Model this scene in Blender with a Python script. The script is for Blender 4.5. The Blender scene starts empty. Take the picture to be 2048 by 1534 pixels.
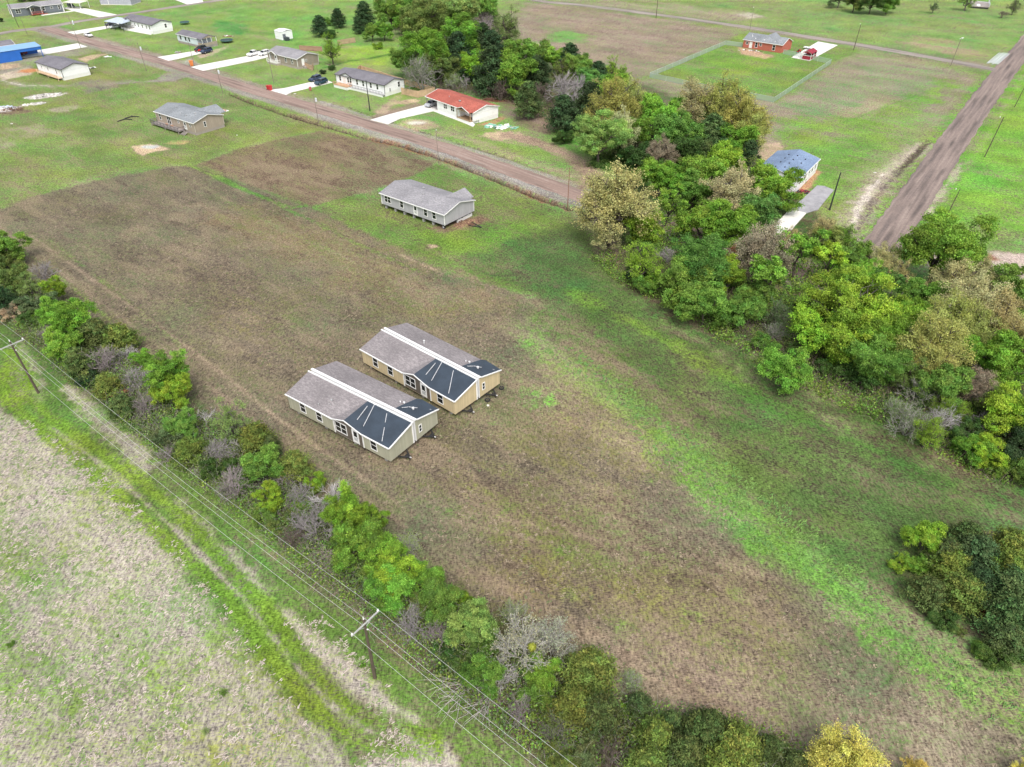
import bpy, math, random
import numpy as np
from mathutils import Vector, Matrix

# ---------------------------------------------------------------- camera, sky, sun, exposure
PITCH, FPX, ROLL, CAMH = math.radians(37.0), 1440.0, math.radians(-0.5), 62.0
sc = bpy.context.scene
col = sc.collection
cd = bpy.data.cameras.new("camera"); cam = bpy.data.objects.new("camera", cd); col.objects.link(cam)
cd.sensor_fit = 'HORIZONTAL'; cd.sensor_width = 36.0; cd.lens = 36.0 * FPX / 2048.0
cd.clip_start = 0.5; cd.clip_end = 6000.0
_r0 = Matrix.Rotation(math.pi / 2 - PITCH, 4, 'X')
cam.matrix_world = Matrix.Translation((0, 0, CAMH)) @ _r0 @ Matrix.Rotation(ROLL, 4, 'Z')
sc.camera = cam
SUN_EL, SUN_AZ = math.radians(56), math.radians(172)      # azimuth the light comes from, clockwise from +Y
w = bpy.data.worlds.new("World"); sc.world = w; w.use_nodes = True
nt = w.node_tree; bg = nt.nodes['Background']
sky = nt.nodes.new('ShaderNodeTexSky'); sky.sky_type = 'NISHITA'; sky.sun_disc = False
sky.sun_elevation = SUN_EL; sky.sun_rotation = SUN_AZ; sky.dust_density = 4.0; sky.air_density = 1.0; sky.ozone_density = 1.0
hs = nt.nodes.new('ShaderNodeHueSaturation'); hs.inputs['Saturation'].default_value = 0.38      # thin cloud cover: paler than a clear sky
nt.links.new(sky.outputs[0], hs.inputs['Color']); nt.links.new(hs.outputs[0], bg.inputs[0]); bg.inputs[1].default_value = 0.15
sl = bpy.data.lights.new("sun", 'SUN'); sl.energy = 1.15; sl.angle = math.radians(24); sl.color = (1.0, 0.95, 0.88)
so = bpy.data.objects.new("sun", sl); col.objects.link(so)
so.rotation_euler = (math.pi / 2 - SUN_EL, 0, math.pi - SUN_AZ)
so.location = (0, 0, 200)
sc.view_settings.view_transform = 'Standard'; sc.view_settings.look = 'None'
sc.view_settings.exposure = 0.66; sc.view_settings.gamma = 1.0
try:
    sc.cycles.max_bounces = 5; sc.cycles.diffuse_bounces = 3; sc.cycles.transparent_max_bounces = 8
except Exception: pass

# ---------------------------------------------------------------- helpers
def G(px, py, z=0.0):
    """point at height z seen at photo position (px,py)"""
    x = (px - 1024) / FPX; y = -(py - 767) / FPX
    c, s = math.cos(ROLL), math.sin(ROLL); x, y = c * x - s * y, s * x + c * y
    d = (x, math.cos(PITCH) + y * math.sin(PITCH), -math.sin(PITCH) + y * math.cos(PITCH))
    t = (z - CAMH) / d[2]
    return Vector((d[0] * t, d[1] * t, z))
def depth(p):
    return p[1] * math.cos(PITCH) + (CAMH - p[2]) * math.sin(PITCH)
def tag(o, label=None, cat=None, group=None, kind=None):
    if label: o['label'] = label
    if cat: o['category'] = cat
    if group: o['group'] = group
    if kind: o['kind'] = kind
    return o
def empty(name, loc, rz=0.0, **k):
    o = bpy.data.objects.new(name, None); col.objects.link(o); o.location = loc; o.rotation_euler = (0, 0, rz)
    o.empty_display_size = 0.5
    return tag(o, **k)
def copy_tree(o, parent=None):
    c = o.copy(); col.objects.link(c)
    if parent is not None: c.parent = parent
    for ch in list(o.children): copy_tree(ch, c)
    return c

class MB:
    def __init__(s): s.v = []; s.f = []; s.m = []
    def poly(s, pts, m=0):
        n = len(s.v); s.v += [tuple(p) for p in pts]; s.f.append(tuple(range(n, n + len(pts)))); s.m.append(m); return s
    def box(s, x0, x1, y0, y1, z0, z1, m=0):
        n = len(s.v)
        s.v += [(x0,y0,z0),(x1,y0,z0),(x1,y1,z0),(x0,y1,z0),(x0,y0,z1),(x1,y0,z1),(x1,y1,z1),(x0,y1,z1)]
        for q in ((0,3,2,1),(4,5,6,7),(0,1,5,4),(1,2,6,5),(2,3,7,6),(3,0,4,7)):
            s.f.append(tuple(n + i for i in q)); s.m.append(m)
        return s
    def slab(s, pts, t, m=0):
        """polygon with thickness t below it"""
        n = len(s.v); k = len(pts)
        s.v += [tuple(p) for p in pts] + [(p[0], p[1], p[2] - t) for p in pts]
        s.f.append(tuple(range(n, n + k))); s.f.append(tuple(n + k + i for i in reversed(range(k)))); s.m += [m, m]
        for i in range(k):
            j = (i + 1) % k; s.f.append((n + i, n + k + i, n + k + j, n + j)); s.m.append(m)
        return s
    def tube(s, a, b, r0, r1=None, n=6, m=0, caps=True):
        a = Vector(a); b = Vector(b); r1 = r0 if r1 is None else r1
        d = (b - a); 
        if d.length < 1e-6: return s
        d.normalize(); u = d.cross(Vector((0, 0, 1)))
        if u.length < 1e-3: u = Vector((1, 0, 0))
        u.normalize(); v = d.cross(u); k = len(s.v)
        off = math.pi / n
        for p, r in ((a, r0), (b, r1)):
            for i in range(n):
                t = 2 * math.pi * i / n + off; s.v.append(tuple(p + u * math.cos(t) * r + v * math.sin(t) * r))
        for i in range(n):
            j = (i + 1) % n; s.f.append((k + i, k + n + i, k + n + j, k + j)); s.m.append(m)
        if caps:
            s.f.append(tuple(k + i for i in range(n))); s.f.append(tuple(k + n + i for i in reversed(range(n)))); s.m += [m, m]
        return s
    def bar(s, a, b, r, m=0): return s.tube(a, b, r * 1.414, n=4, m=m)
    def torus(s, c, R, r, axis='Z', n=16, k=8, m=0):
        b = len(s.v)
        for i in range(n):
            t = 2 * math.pi * i / n
            for j in range(k):
                u = 2 * math.pi * j / k; rr = R + r * math.cos(u); h = r * 1.3 * math.sin(u)
                if axis == 'Z': p = (rr * math.cos(t), rr * math.sin(t), h)
                else: p = (rr * math.cos(t), h, rr * math.sin(t))
                s.v.append((c[0] + p[0], c[1] + p[1], c[2] + p[2]))
        for i in range(n):
            for j in range(k):
                s.f.append((b + i * k + j, b + ((i + 1) % n) * k + j, b + ((i + 1) % n) * k + (j + 1) % k, b + i * k + (j + 1) % k)); s.m.append(m)
        return s
    def build(s, name, mats, parent=None, smooth=False):
        me = bpy.data.meshes.new(name); me.from_pydata(s.v, [], s.f)
        if not isinstance(mats, (list, tuple)): mats = [mats]
        for x in mats: me.materials.append(x)
        if len(mats) > 1: me.polygons.foreach_set('material_index', s.m)
        if smooth: me.polygons.foreach_set('use_smooth', [True] * len(s.f))
        me.update()
        o = bpy.data.objects.new(name, me); col.objects.link(o)
        if parent is not None: o.parent = parent
        return o

# ---------------------------------------------------------------- materials
def newmat(name):
    m = bpy.data.materials.new(name); m.use_nodes = True; t = m.node_tree
    return m, t, t.nodes['Principled BSDF']
def N(t, kind, **k):
    n = t.nodes.new('ShaderNode' + kind)
    for a, b in k.items():
        if a in n.bl_rna.properties: setattr(n, a, b)
        else: n.inputs[a.replace('_', ' ')].default_value = b
    return n
def mathn(t, op, a, b=None, c=None, clamp=False):
    n = t.nodes.new('ShaderNodeMath'); n.operation = op; n.use_clamp = clamp
    for i, x in enumerate((a, b, c)):
        if x is None: continue
        if isinstance(x, (int, float)): n.inputs[i].default_value = x
        else: t.links.new(x, n.inputs[i])
    return n.outputs[0]
def mixc(t, f, a, b, mode='MIX'):
    n = t.nodes.new('ShaderNodeMix'); n.data_type = 'RGBA'; n.blend_type = mode
    for i, x in ((0, f), (6, a), (7, b)):
        if isinstance(x, (int, float)): n.inputs[i].default_value = x
        elif isinstance(x, tuple): n.inputs[i].default_value = (x[0], x[1], x[2], 1)
        else: t.links.new(x, n.inputs[i])
    return n.outputs[2]
def noise(t, scale, detail=3, vec=None, rough=0.55, sx=None):
    n = N(t, 'TexNoise', Scale=scale, Detail=detail, Roughness=rough)
    if vec is None:
        g = t.nodes.new('ShaderNodeTexCoord'); vec = g.outputs['Object']
    if sx is not None:
        mp = t.nodes.new('ShaderNodeMapping'); mp.inputs['Scale'].default_value = sx[:3]
        if len(sx) > 3: mp.inputs['Rotation'].default_value = (0, 0, sx[3])
        t.links.new(vec, mp.inputs[0]); vec = mp.outputs[0]
    t.links.new(vec, n.inputs['Vector']); return n.outputs['Fac']
def ramp(t, f, pts):
    n = t.nodes.new('ShaderNodeValToRGB'); t.links.new(f, n.inputs[0]); cr = n.color_ramp
    while len(cr.elements) < len(pts): cr.elements.new(0.5)
    for e, (p, c) in zip(cr.elements, pts): e.position = p; e.color = (c[0], c[1], c[2], 1)
    return n.outputs[0]
def bump(t, bsdf, h, strength=0.3, dist=0.05):
    b = N(t, 'Bump', Strength=strength, Distance=dist); t.links.new(h, b.inputs['Height']); t.links.new(b.outputs[0], bsdf.inputs['Normal'])
_mc = {}
def plain(name, c, rough=0.6, var=0.12, scale=1.5, metal=0.0, dirt=None):
    """paint, concrete, metal: a base colour with soft uneven wear"""
    if name in _mc: return _mc[name]
    m, t, b = newmat(name)
    n1 = noise(t, scale, 4); n2 = noise(t, scale * 9, 2)
    f = mathn(t, 'ADD', mathn(t, 'MULTIPLY', n1, 0.7), mathn(t, 'MULTIPLY', n2, 0.3))
    lo = tuple(x * (1 - var) for x in c) if dirt is None else dirt
    hi = tuple(min(1, x * (1 + var)) for x in c)
    t.links.new(ramp(t, f, [(0.3, lo), (0.7, hi)]), b.inputs['Base Color'])
    b.inputs['Roughness'].default_value = rough; b.inputs['Metallic'].default_value = metal
    _mc[name] = m; return m
def siding(name, c, step=0.2, vertical=True):
    if name in _mc: return _mc[name]
    m, t, b = newmat(name)
    g = t.nodes.new('ShaderNodeTexCoord'); sp = t.nodes.new('ShaderNodeSeparateXYZ'); t.links.new(g.outputs['Object'], sp.inputs[0])
    k = mathn(t, 'ADD', sp.outputs[0], sp.outputs[1]) if vertical else sp.outputs[2]
    fr = mathn(t, 'FRACT', mathn(t, 'DIVIDE', k, step))
    gv = mathn(t, 'LESS_THAN', fr, 0.16)
    bd = mathn(t, 'FLOOR', mathn(t, 'DIVIDE', k, step))
    wn = t.nodes.new('ShaderNodeTexWhiteNoise'); wn.noise_dimensions = '1D'; t.links.new(bd, wn.inputs['W'])
    n1 = noise(t, 0.8, 4)
    a = ramp(t, mathn(t, 'ADD', mathn(t, 'MULTIPLY', wn.outputs[0], 0.35), mathn(t, 'MULTIPLY', n1, 0.65)), [(0.2, tuple(x * .86 for x in c)), (0.8, tuple(min(1, x * 1.1) for x in c))])
    c2 = mixc(t, mathn(t, 'MULTIPLY', gv, 0.35), a, tuple(x * 0.35 for x in c))
    t.links.new(c2, b.inputs['Base Color']); b.inputs['Roughness'].default_value = 0.65
    bump(t, b, mathn(t, 'SUBTRACT', 1.0, gv), 0.4, 0.01)
    _mc[name] = m; return m
def shingle(name, c, c2):
    if name in _mc: return _mc[name]
    m, t, b = newmat(name)
    g = t.nodes.new('ShaderNodeTexCoord')
    br = N(t, 'TexBrick', Scale=1.0); br.inputs['Color1'].default_value = (*c, 1); br.inputs['Color2'].default_value = (*c2, 1)
    br.inputs['Mortar'].default_value = (*[x * .6 for x in c], 1); br.inputs['Mortar Size'].default_value = 0.012
    br.inputs['Brick Width'].default_value = 0.62; br.inputs['Row Height'].default_value = 0.19; br.offset = 0.37
    t.links.new(g.outputs['Object'], br.inputs['Vector'])
    n1 = noise(t, 3.4, 5, g.outputs['Object'], 0.8, (0.6, 1.4, 1))
    n2 = noise(t, 0.25, 3, g.outputs['Object'])
    f = mathn(t, 'ADD', mathn(t, 'MULTIPLY', n1, 0.75), mathn(t, 'MULTIPLY', n2, 0.25))
    x = mixc(t, 0.6, br.outputs['Color'], ramp(t, f, [(0.38, tuple(q * .55 for q in c)), (0.5, c), (0.62, tuple(min(1, q * 1.5) for q in c2))]))
    t.links.new(x, b.inputs['Base Color']); b.inputs['Roughness'].default_value = 0.9
    bump(t, b, br.outputs['Fac'], 0.3, 0.01)
    _mc[name] = m; return m
def glass(name='window_glass', c=(0.012, 0.016, 0.02)):
    if name in _mc: return _mc[name]
    m, t, b = newmat(name); b.inputs['Base Color'].default_value = (*c, 1); b.inputs['Roughness'].default_value = 0.08
    b.inputs['Specular IOR Level'].default_value = 0.5
    _mc[name] = m; return m
def wood(name, c):
    if name in _mc: return _mc[name]
    m, t, b = newmat(name)
    n1 = noise(t, 3.0, 5, sx=(6, 6, 0.6)); n2 = noise(t, 0.7, 2)
    f = mathn(t, 'ADD', mathn(t, 'MULTIPLY', n1, 0.6), mathn(t, 'MULTIPLY', n2, 0.4))
    t.links.new(ramp(t, f, [(0.3, tuple(x * .6 for x in c)), (0.7, tuple(min(1, x * 1.25) for x in c))]), b.inputs['Base Color'])
    b.inputs['Roughness'].default_value = 0.85; _mc[name] = m; return m
def soil(name, pts, scale=0.8, bumpd=0.06):
    """loose ground: gravel, sand, rubble: colour ramp over layered noise"""
    if name in _mc: return _mc[name]
    m, t, b = newmat(name); g = t.nodes.new('ShaderNodeNewGeometry'); P = g.outputs['Position']
    n1 = noise(t, scale, 5, P, 0.65); n2 = noise(t, 5.0, 3, P, 0.7)
    f = mathn(t, 'ADD', mathn(t, 'MULTIPLY', n1, 0.6), mathn(t, 'MULTIPLY', n2, 0.4))
    t.links.new(ramp(t, f, pts), b.inputs['Base Color']); b.inputs['Roughness'].default_value = 0.95
    bump(t, b, n2, 0.5, bumpd); _mc[name] = m; return m

TRIM = plain('white_trim', (.80, .80, .78), .5, .06)
SKIRT = plain('white_skirting', (.76, .76, .74), .6, .05)
GLASS = glass()
CONC = plain('pale_concrete', (.70, .68, .64), .85, .07, .5)
DARKM = plain('black_steel', (.025, .025, .028), .5, .3)
RUBBER = plain('tyre_rubber', (.02, .02, .02), .8, .3)
LUMBER = wood('treated_lumber', (.42, .29, .17))
GREYWOOD = wood('weathered_wood', (.33, .29, .27))
UNDER = plain('dark_underlayment', (.035, .05, .07), .55, .25, .7)
POLEM = wood('pole_wood', (.10, .075, .055))
# ---------------------------------------------------------------- ground sheet
def _hash(ix, iy, seed):
    h = (ix.astype(np.int64) * 374761393 + iy.astype(np.int64) * 668265263 + seed * 1442695041) & 0x7fffffff
    h = ((h ^ (h >> 13)) * 1274126177) & 0x7fffffff
    return ((h ^ (h >> 16)) & 0xffffff) / float(0xffffff)
def vnoise(x, y, seed=0):
    ix = np.floor(x); iy = np.floor(y); fx = x - ix; fy = y - iy; ix = ix.astype(np.int64); iy = iy.astype(np.int64)
    fx = fx * fx * (3 - 2 * fx); fy = fy * fy * (3 - 2 * fy)
    a = _hash(ix, iy, seed); b = _hash(ix + 1, iy, seed); c = _hash(ix, iy + 1, seed); d = _hash(ix + 1, iy + 1, seed)
    return (a * (1 - fx) + b * fx) * (1 - fy) + (c * (1 - fx) + d * fx) * fy
def fbm(x, y, s, o=4, seed=0, g=0.55):
    r = 0; a = 1; t = 0; x = x / s; y = y / s
    for i in range(o):
        r = r + a * vnoise(x, y, seed + i * 17); t += a; a *= g; x, y = x * 1.9 + y * .31 + 5.2, y * 1.9 - x * .31 + 1.3
    return r / t
# rows dense where the field is, coarse out to the horizon
ys = [-150, -100, -60, -35, -15, 0, 8, 14]; y = 18.0
while y < 470: ys.append(y); y += 0.16 + 0.0000165 * y * y + 0.0004 * y
while y < 4200: ys.append(y); y *= 1.12
ys = np.array(ys)
NX = 780
us = np.concatenate([[-14, -8, -5, -3.2, -2.2, -1.6, -1.25], np.linspace(-1.06, 1.06, NX), [1.25, 1.6, 2.2, 3.2, 5, 8, 14]])
hw = 0.745 * (0.8 * np.clip(ys, 0, 480) + 0.6 * 62) * 1.0 + 3
X = us[None, :] * hw[:, None]; Y = np.repeat(ys[:, None], len(us), 1)
ny, nx = X.shape
XF = X.ravel(); YF = Y.ravel(); NV = XF.size
A0 = math.radians(-39.5); UX, UY = math.cos(A0), math.sin(A0)      # field rows run this way
UU = XF * UX + YF * UY; VV = -XF * UY + YF * UX
warp1 = fbm(XF, YF, 6.0, 4, 3) - .5; warp2 = fbm(XF, YF, 1.3, 3, 9) - .5
DRY = np.zeros((NV, 3)); GRN = np.zeros((NV, 3)); COV = np.zeros(NV); CON = np.zeros(NV); ZZ = np.zeros(NV)
def gp(pts): return np.array([tuple(G(px, py))[:2] for px, py in pts])
def segdist(P, x, y, closed):
    d = np.full(x.shape, 1e9); n = len(P)
    for i in range(n if closed else n - 1):
        a = P[i]; b = P[(i + 1) % n]; ab = b - a; L = ab @ ab + 1e-9
        t = np.clip(((x - a[0]) * ab[0] + (y - a[1]) * ab[1]) / L, 0, 1)
        d = np.minimum(d, np.hypot(x - a[0] - t * ab[0], y - a[1] - t * ab[1]))
    return d
def inside(P, x, y):
    r = np.zeros(x.shape, bool); n = len(P)
    for i in range(n):
        a = P[i]; b = P[(i + 1) % n]
        if a[1] == b[1]: continue
        c = ((a[1] > y) != (b[1] > y)) & (x < (b[0] - a[0]) * (y - a[1]) / (b[1] - a[1]) + a[0]); r ^= c
    return r
def select(P, m):
    return np.nonzero((XF > P[:, 0].min() - m) & (XF < P[:, 0].max() + m) & (YF > P[:, 1].min() - m) & (YF < P[:, 1].max() + m))[0]
def blend(ix, k, dry, grn, cov, con):
    k = k[:, None]
    if dry is not None: DRY[ix] = DRY[ix] * (1 - k) + np.array(dry) * k
    if grn is not None: GRN[ix] = GRN[ix] * (1 - k) + np.array(grn) * k
    k = k[:, 0]
    if cov is not None: COV[ix] = COV[ix] * (1 - k) + cov * k
    if con is not None: CON[ix] = CON[ix] * (1 - k) + con * k
def smooth(x): x = np.clip(x, 0, 1); return x * x * (3 - 2 * x)
def area(pts, dry=None, grn=None, cov=None, soft=1.0, rag=2.0, op=1.0, con=None):
    P = gp(pts); ix = select(P, soft + rag * 2); x = XF[ix]; y = YF[ix]
    d = segdist(P, x, y, True); d = np.where(inside(P, x, y), d, -d)
    d = d + rag * (warp1[ix] * 1.6 + warp2[ix] * .9)
    blend(ix, smooth(d / soft * .5 + .5) * op, dry, grn, cov, con)
def band(pts, w, dry=None, grn=None, cov=None, soft=.5, rag=.5, op=1.0, con=None, off=0.0, z=0.0):
    P = gp(pts)
    if off:
        Q = []
        for i in range(len(P)):
            t = P[min(i + 1, len(P) - 1)] - P[max(i - 1, 0)]; t = t / np.linalg.norm(t); Q.append(P[i] + off * np.array([-t[1], t[0]]))
        P = np.array(Q)
    ix = select(P, w + soft + rag * 2); x = XF[ix]; y = YF[ix]
    d = w / 2 - segdist(P, x, y, False) + rag * (warp1[ix] * 1.2 + warp2[ix] * 1.4)
    k = smooth(d / soft * .5 + .5) * op; blend(ix, k, dry, grn, cov, con)
    if z: ZZ[ix] += z * k
def spot(px, py, r, dry, cov=0.0, grn=None, asp=1.0, ang=0.0, soft=.6, op=1.0, rag=None):
    c = G(px, py); rag = r * .5 if rag is None else rag
    P = np.array([[c.x, c.y]]); ix = select(P, r * max(asp, 1) + rag * 2 + soft); x = XF[ix] - c.x; y = YF[ix] - c.y
    ca, sa = math.cos(ang), math.sin(ang); x, y = x * ca + y * sa, -x * sa + y * ca
    d = r - np.hypot(x / asp, y) + rag * (warp1[ix] * 1.6 + warp2[ix] * 1.2)
    blend(ix, smooth(d / soft * .5 + .5) * op, dry, grn, cov, None)

BR = (.175, .143, .104); BRD = (.155, .12, .09); STRAW = (.42, .37, .32); TAN = (.30, .235, .155)
LG = (.15, .28, .06); GG = (.085, .20, .04); DG = (.055, .135, .04); OG = (.12, .16, .05); YG = (.135, .25, .035); BG = (.07, .24, .05)
SAND = (.52, .385, .265); CLAY = (.42, .20, .11); RED = (.27, .135, .085); GRAV = (.30, .27, .25); PALE = (.62, .57, .50)
DRY[:] = (.27, .22, .15); GRN[:] = (.15, .27, .07); COV[:] = .62; CON[:] = 1.0
m1 = fbm(UU, VV * 2.2, 22, 4, 41); COV += (m1 - .5) * 1.3
# far field beyond the middle wood: brown straw
area([(1000,60),(1060,5),(1280,30),(1480,66),(1440,90),(1296,155),(1480,190),(1552,206),(1660,132),(1720,110),(1960,150),(1870,250),(1760,245),(1640,300),(1530,300),(1270,210),(1200,130),(1040,80)], (.30,.235,.19), (.12,.22,.06), .30, 3, 5)
area([(1060,8),(1280,32),(1470,68),(1400,100),(1290,140),(1160,120),(1050,70)], (.29,.215,.175), (.13,.22,.07), .18, 3, 6)
area([(1090,70),(1130,60),(1190,72),(1170,86),(1100,84)], None, (.13,.30,.07), .72, 3, 3)
area([(1000,-60),(1130,-8),(1330,12),(1540,30),(1500,45),(1350,30),(1100,-2)], (.32,.25,.2), None, .35, 5, 9)
area([(1540,35),(2048,-10),(2048,70),(1980,110),(1750,80),(1560,58)], None, (.17,.31,.075), .8, 5, 8)
area([(1500,-60),(1600,-60),(1750,-5),(2048,20),(2048,80),(1980,120),(1800,100),(1560,60),(1560,10)], None, (.16,.29,.075), .75, 5, 8)
area([(1850,70),(1930,90),(1990,120),(1900,108),(1800,84)], (.36,.26,.19), None, .35, 4, 5)
area([(1480,68),(1560,64),(1660,80),(1720,102),(1660,128),(1552,204),(1300,152),(1450,88)], (.25,.22,.13), (.135,.265,.05), .78, 1.2, .6)
area([(1400,110),(1600,120),(1500,150),(1420,140)], None, (.15,.30,.04), .95, 5, 6, .6)
area([(1560,235),(1700,190),(1850,140),(1905,170),(1830,250),(1750,320),(1700,420),(1640,440),(1540,300)], None, (.145,.29,.05), .76, 3, 8)
area([(1560,215),(1640,180),(1760,130),(1860,135),(1880,165),(1760,210),(1640,240)], (.30,.24,.19), (.12,.25,.075), .42, 3, 6)
area([(1640,235),(1760,190),(1800,200),(1700,240)], (.34,.26,.19), None, .3, 3, 4)
area([(2010,130),(2300,-40),(2400,300),(2048,480),(2048,500),(1960,470),(1860,500),(1850,420),(1940,270)], None, (.14,.33,.045), .9, 2, 2)
area([(1900,470),(1960,440),(2048,470),(2048,505),(1930,500)], None, (.15,.26,.06), .75, 3, 3)
# top left quarter of lawns
area([(-200,200),(-200,-60),(1000,-80),(1010,40),(860,60),(790,140),(860,170),(1040,240),(1160,330),(1130,380),(900,300),(640,215),(400,130),(260,90),(90,45)], (.30,.26,.17), (.155,.295,.065), .74, 3, 5)
area([(400,20),(760,30),(800,110),(620,130),(540,60)], None, (.14,.31,.065), .88, 4, 6)
area([(680,90),(790,95),(770,130),(690,130),(650,120)], (.36,.33,.16), (.20,.38,.05), .85, 2, 3)
area([(430,40),(500,50),(480,70),(430,62)], None, (.06,.26,.06), 1.0, 3, 4, .8)
area([(240,100),(330,110),(480,175),(760,260),(850,305),(700,300),(560,270),(440,220),(300,165)], (.30,.25,.17), (.13,.28,.05), .62, 2, 4)
# near lawn left, and lots
area([(-400,400),(-400,120),(60,100),(250,100),(420,165),(640,245),(860,325),(830,350),(640,262),(540,278),(400,320),(330,330),(150,360),(0,420)], (.27,.225,.14), (.135,.235,.055), .68, 2, 4)
area([(560,395),(640,400),(760,380),(870,325),(1010,385),(1150,425),(1180,520),(1100,605),(900,545),(760,490)], (.20,.165,.10), (.115,.215,.045), .70, 1.2, 1.5)
area([(820,460),(930,470),(1060,440),(1010,500),(900,500)], None, (.13,.27,.035), .85, 4, 5, .7)
# brown field
FIELD = [(-60,445),(60,395),(200,360),(330,335),(405,330),(500,372),(612,412),(760,485),(900,545),(1100,605),(1062,640),(1040,690),(1200,800),(1330,900),(1400,1010),(1550,1110),(1800,1310),(2048,1470),(2300,1700),(1500,1700),(1000,1400),(640,1050),(0,500)]
area(FIELD, BR, (.115,.135,.06), .27, 1.0, 1.6)
area([(398,328),(470,300),(560,278),(640,262),(760,285),(872,325),(840,345),(755,380),(620,412),(500,370)], (.19,.135,.095), (.13,.165,.06), .24, .8, .9)
area([(380,440),(560,500),(760,600),(950,640),(1080,610),(900,560),(700,480),(520,410)], (.24,.175,.11), (.13,.16,.05), .30, 5, 9, .85)
area([(300,500),(700,640),(760,760),(560,700)], BRD, None, .14, 6, 12, .7)
area([(420,600),(560,680),(700,620),(600,540)], None, (.12,.15,.055), .6, 6, 10, .6)
area([(1000,760),(1150,860),(1250,960),(1150,1000),(1000,900)], None, (.12,.15,.05), .55, 6, 9, .6)
area([(900,980),(1050,1000),(1300,1120),(1200,1180),(1000,1080)], None, (.11,.14,.045), .6, 5, 8, .6)
area([(560,860),(760,960),(1000,1100),(1250,1180),(1100,1010),(900,880)], BRD, (.10,.12,.04), .16, 4, 7, .8)
area([(880,960),(1300,1010),(1500,1150),(1700,1350),(1300,1300),(1100,1150)], (.22,.165,.11), (.13,.17,.05), .36, 6, 10, .8)
area([(1200,1290),(1500,1330),(1900,1480),(1700,1560),(1300,1460)], (.30,.225,.17), (.13,.17,.06), .28, 5, 8, .8)
area([(1780,1290),(1900,1360),(2048,1440),(2048,1560),(1850,1480)], (.30,.25,.18), (.13,.20,.06), .45, 5, 7)
area([(1020,640),(1090,680),(1230,790),(1330,900),(1250,930),(1100,800)], (.36,.28,.19), (.15,.22,.06), .35, 3, 6, .7)
area([(950,840),(1050,770),(1140,850),(1050,900)], (.26,.19,.12), None, .3, 4, 6, .6)
# right meadow
area([(1160,430),(1190,500),(1290,610),(1500,760),(1650,830),(1830,930),(2048,1010),(2300,1100),(2300,1420),(2048,1330),(1800,1210),(1560,1050),(1400,930),(1230,800),(1062,655),(1100,605),(1000,560),(1100,470)], (.13,.11,.07), (.08,.15,.038), .64, 1.5, 3)
area([(940,520),(1130,450),(1200,560),(1120,600)], (.12,.10,.065), (.065,.145,.042), .72, 3, 6, .8)
area([(1080,640),(1180,660),(1420,830),(1400,900),(1210,790)], (.15,.115,.08), (.085,.15,.038), .42, 3, 6, .8)
area([(1560,900),(1800,960),(2048,1060),(2048,1250),(1700,1080)], (.115,.10,.062), (.07,.142,.04), .70, 5, 8, .7)
band([(1140,585),(1230,625),(1330,680),(1440,745),(1530,800),(1600,830)], 2.6, None, YG, .85, 1.2, 2.2, .7)
area([(1440,760),(1560,790),(1800,890),(1900,960),(1760,920),(1520,830)], None, (.055,.15,.03), .85, 3, 5, .8)
band([(1050,650),(1120,715),(1200,770),(1290,830)], 3.0, (.28,.25,.17), (.12,.25,.055), .50, 3, 5.5, .6)
band([(1340,880),(1400,960),(1450,1010),(1540,1070),(1640,1160),(1760,1260),(1900,1370),(2048,1460)], 4.0, (.27,.24,.16), (.125,.265,.045), .74, 2.4, 4.6, .95)
band([(1060,790),(1090,800)], 2, None, (.13,.37,.05), .8, 2, 3, .8)
for a, b, r in ((1063,688,1.6),(860,790,0.9),(1185,470,2),(985,848,.8),(1010,1020,.6),(700,1000,.7),(905,1020,.8),(1300,960,.9),(1120,1100,.7),(1240,1250,.8),(1385,1230,1),(1480,1190,1.1),(1140,1190,.7)):
    spot(a, b, r * .6, None, .7, (.12,.28,.045), soft=1.2, op=.7)
# left field of straw
area([(-500,500),(-100,560),(0,600),(40,660),(200,790),(420,930),(640,1160),(860,1350),(1150,1534),(1300,1700),(-600,1700)], (.23,.21,.13), (.088,.185,.036), .80, 1, 1.5)
area([(-400,1534),(-400,830),(-60,800),(40,835),(110,880),(230,960),(320,1082),(440,1205),(505,1300),(600,1410),(700,1508),(740,1600)], STRAW, (.165,.245,.07), .38, .8, 1.6, con=1.6)
area([(0,1080),(200,1100),(330,1250),(300,1450),(0,1420)], None, (.14,.25,.055), .58, 6, 12, .8)
band([(60,930),(150,900),(210,970)], 3, None, None, .6, 2, 4, .6)
def L(*p, **k): band(list(p), **k)
ss = dict(dry=STRAW, grn=(.17,.25,.075), cov=.30, con=1.6)
band([(100,855),(213,935),(355,1064),(484,1195),(565,1304),(669,1417),(740,1463),(840,1486)], .8, soft=.4, rag=.7, op=.95, **ss)
band([(140,778),(250,880),(290,935)], 2.6, soft=1, rag=1.8, op=.9, **ss)
band([(330,1000),(400,1065),(480,1140),(520,1180)], 1.9, soft=.8, rag=1.6, op=.9, **ss)
area([(556,1216),(600,1236),(720,1325),(845,1436),(840,1452),(780,1440),(690,1390),(610,1305)], soft=.7, rag=1.0, **ss)

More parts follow.
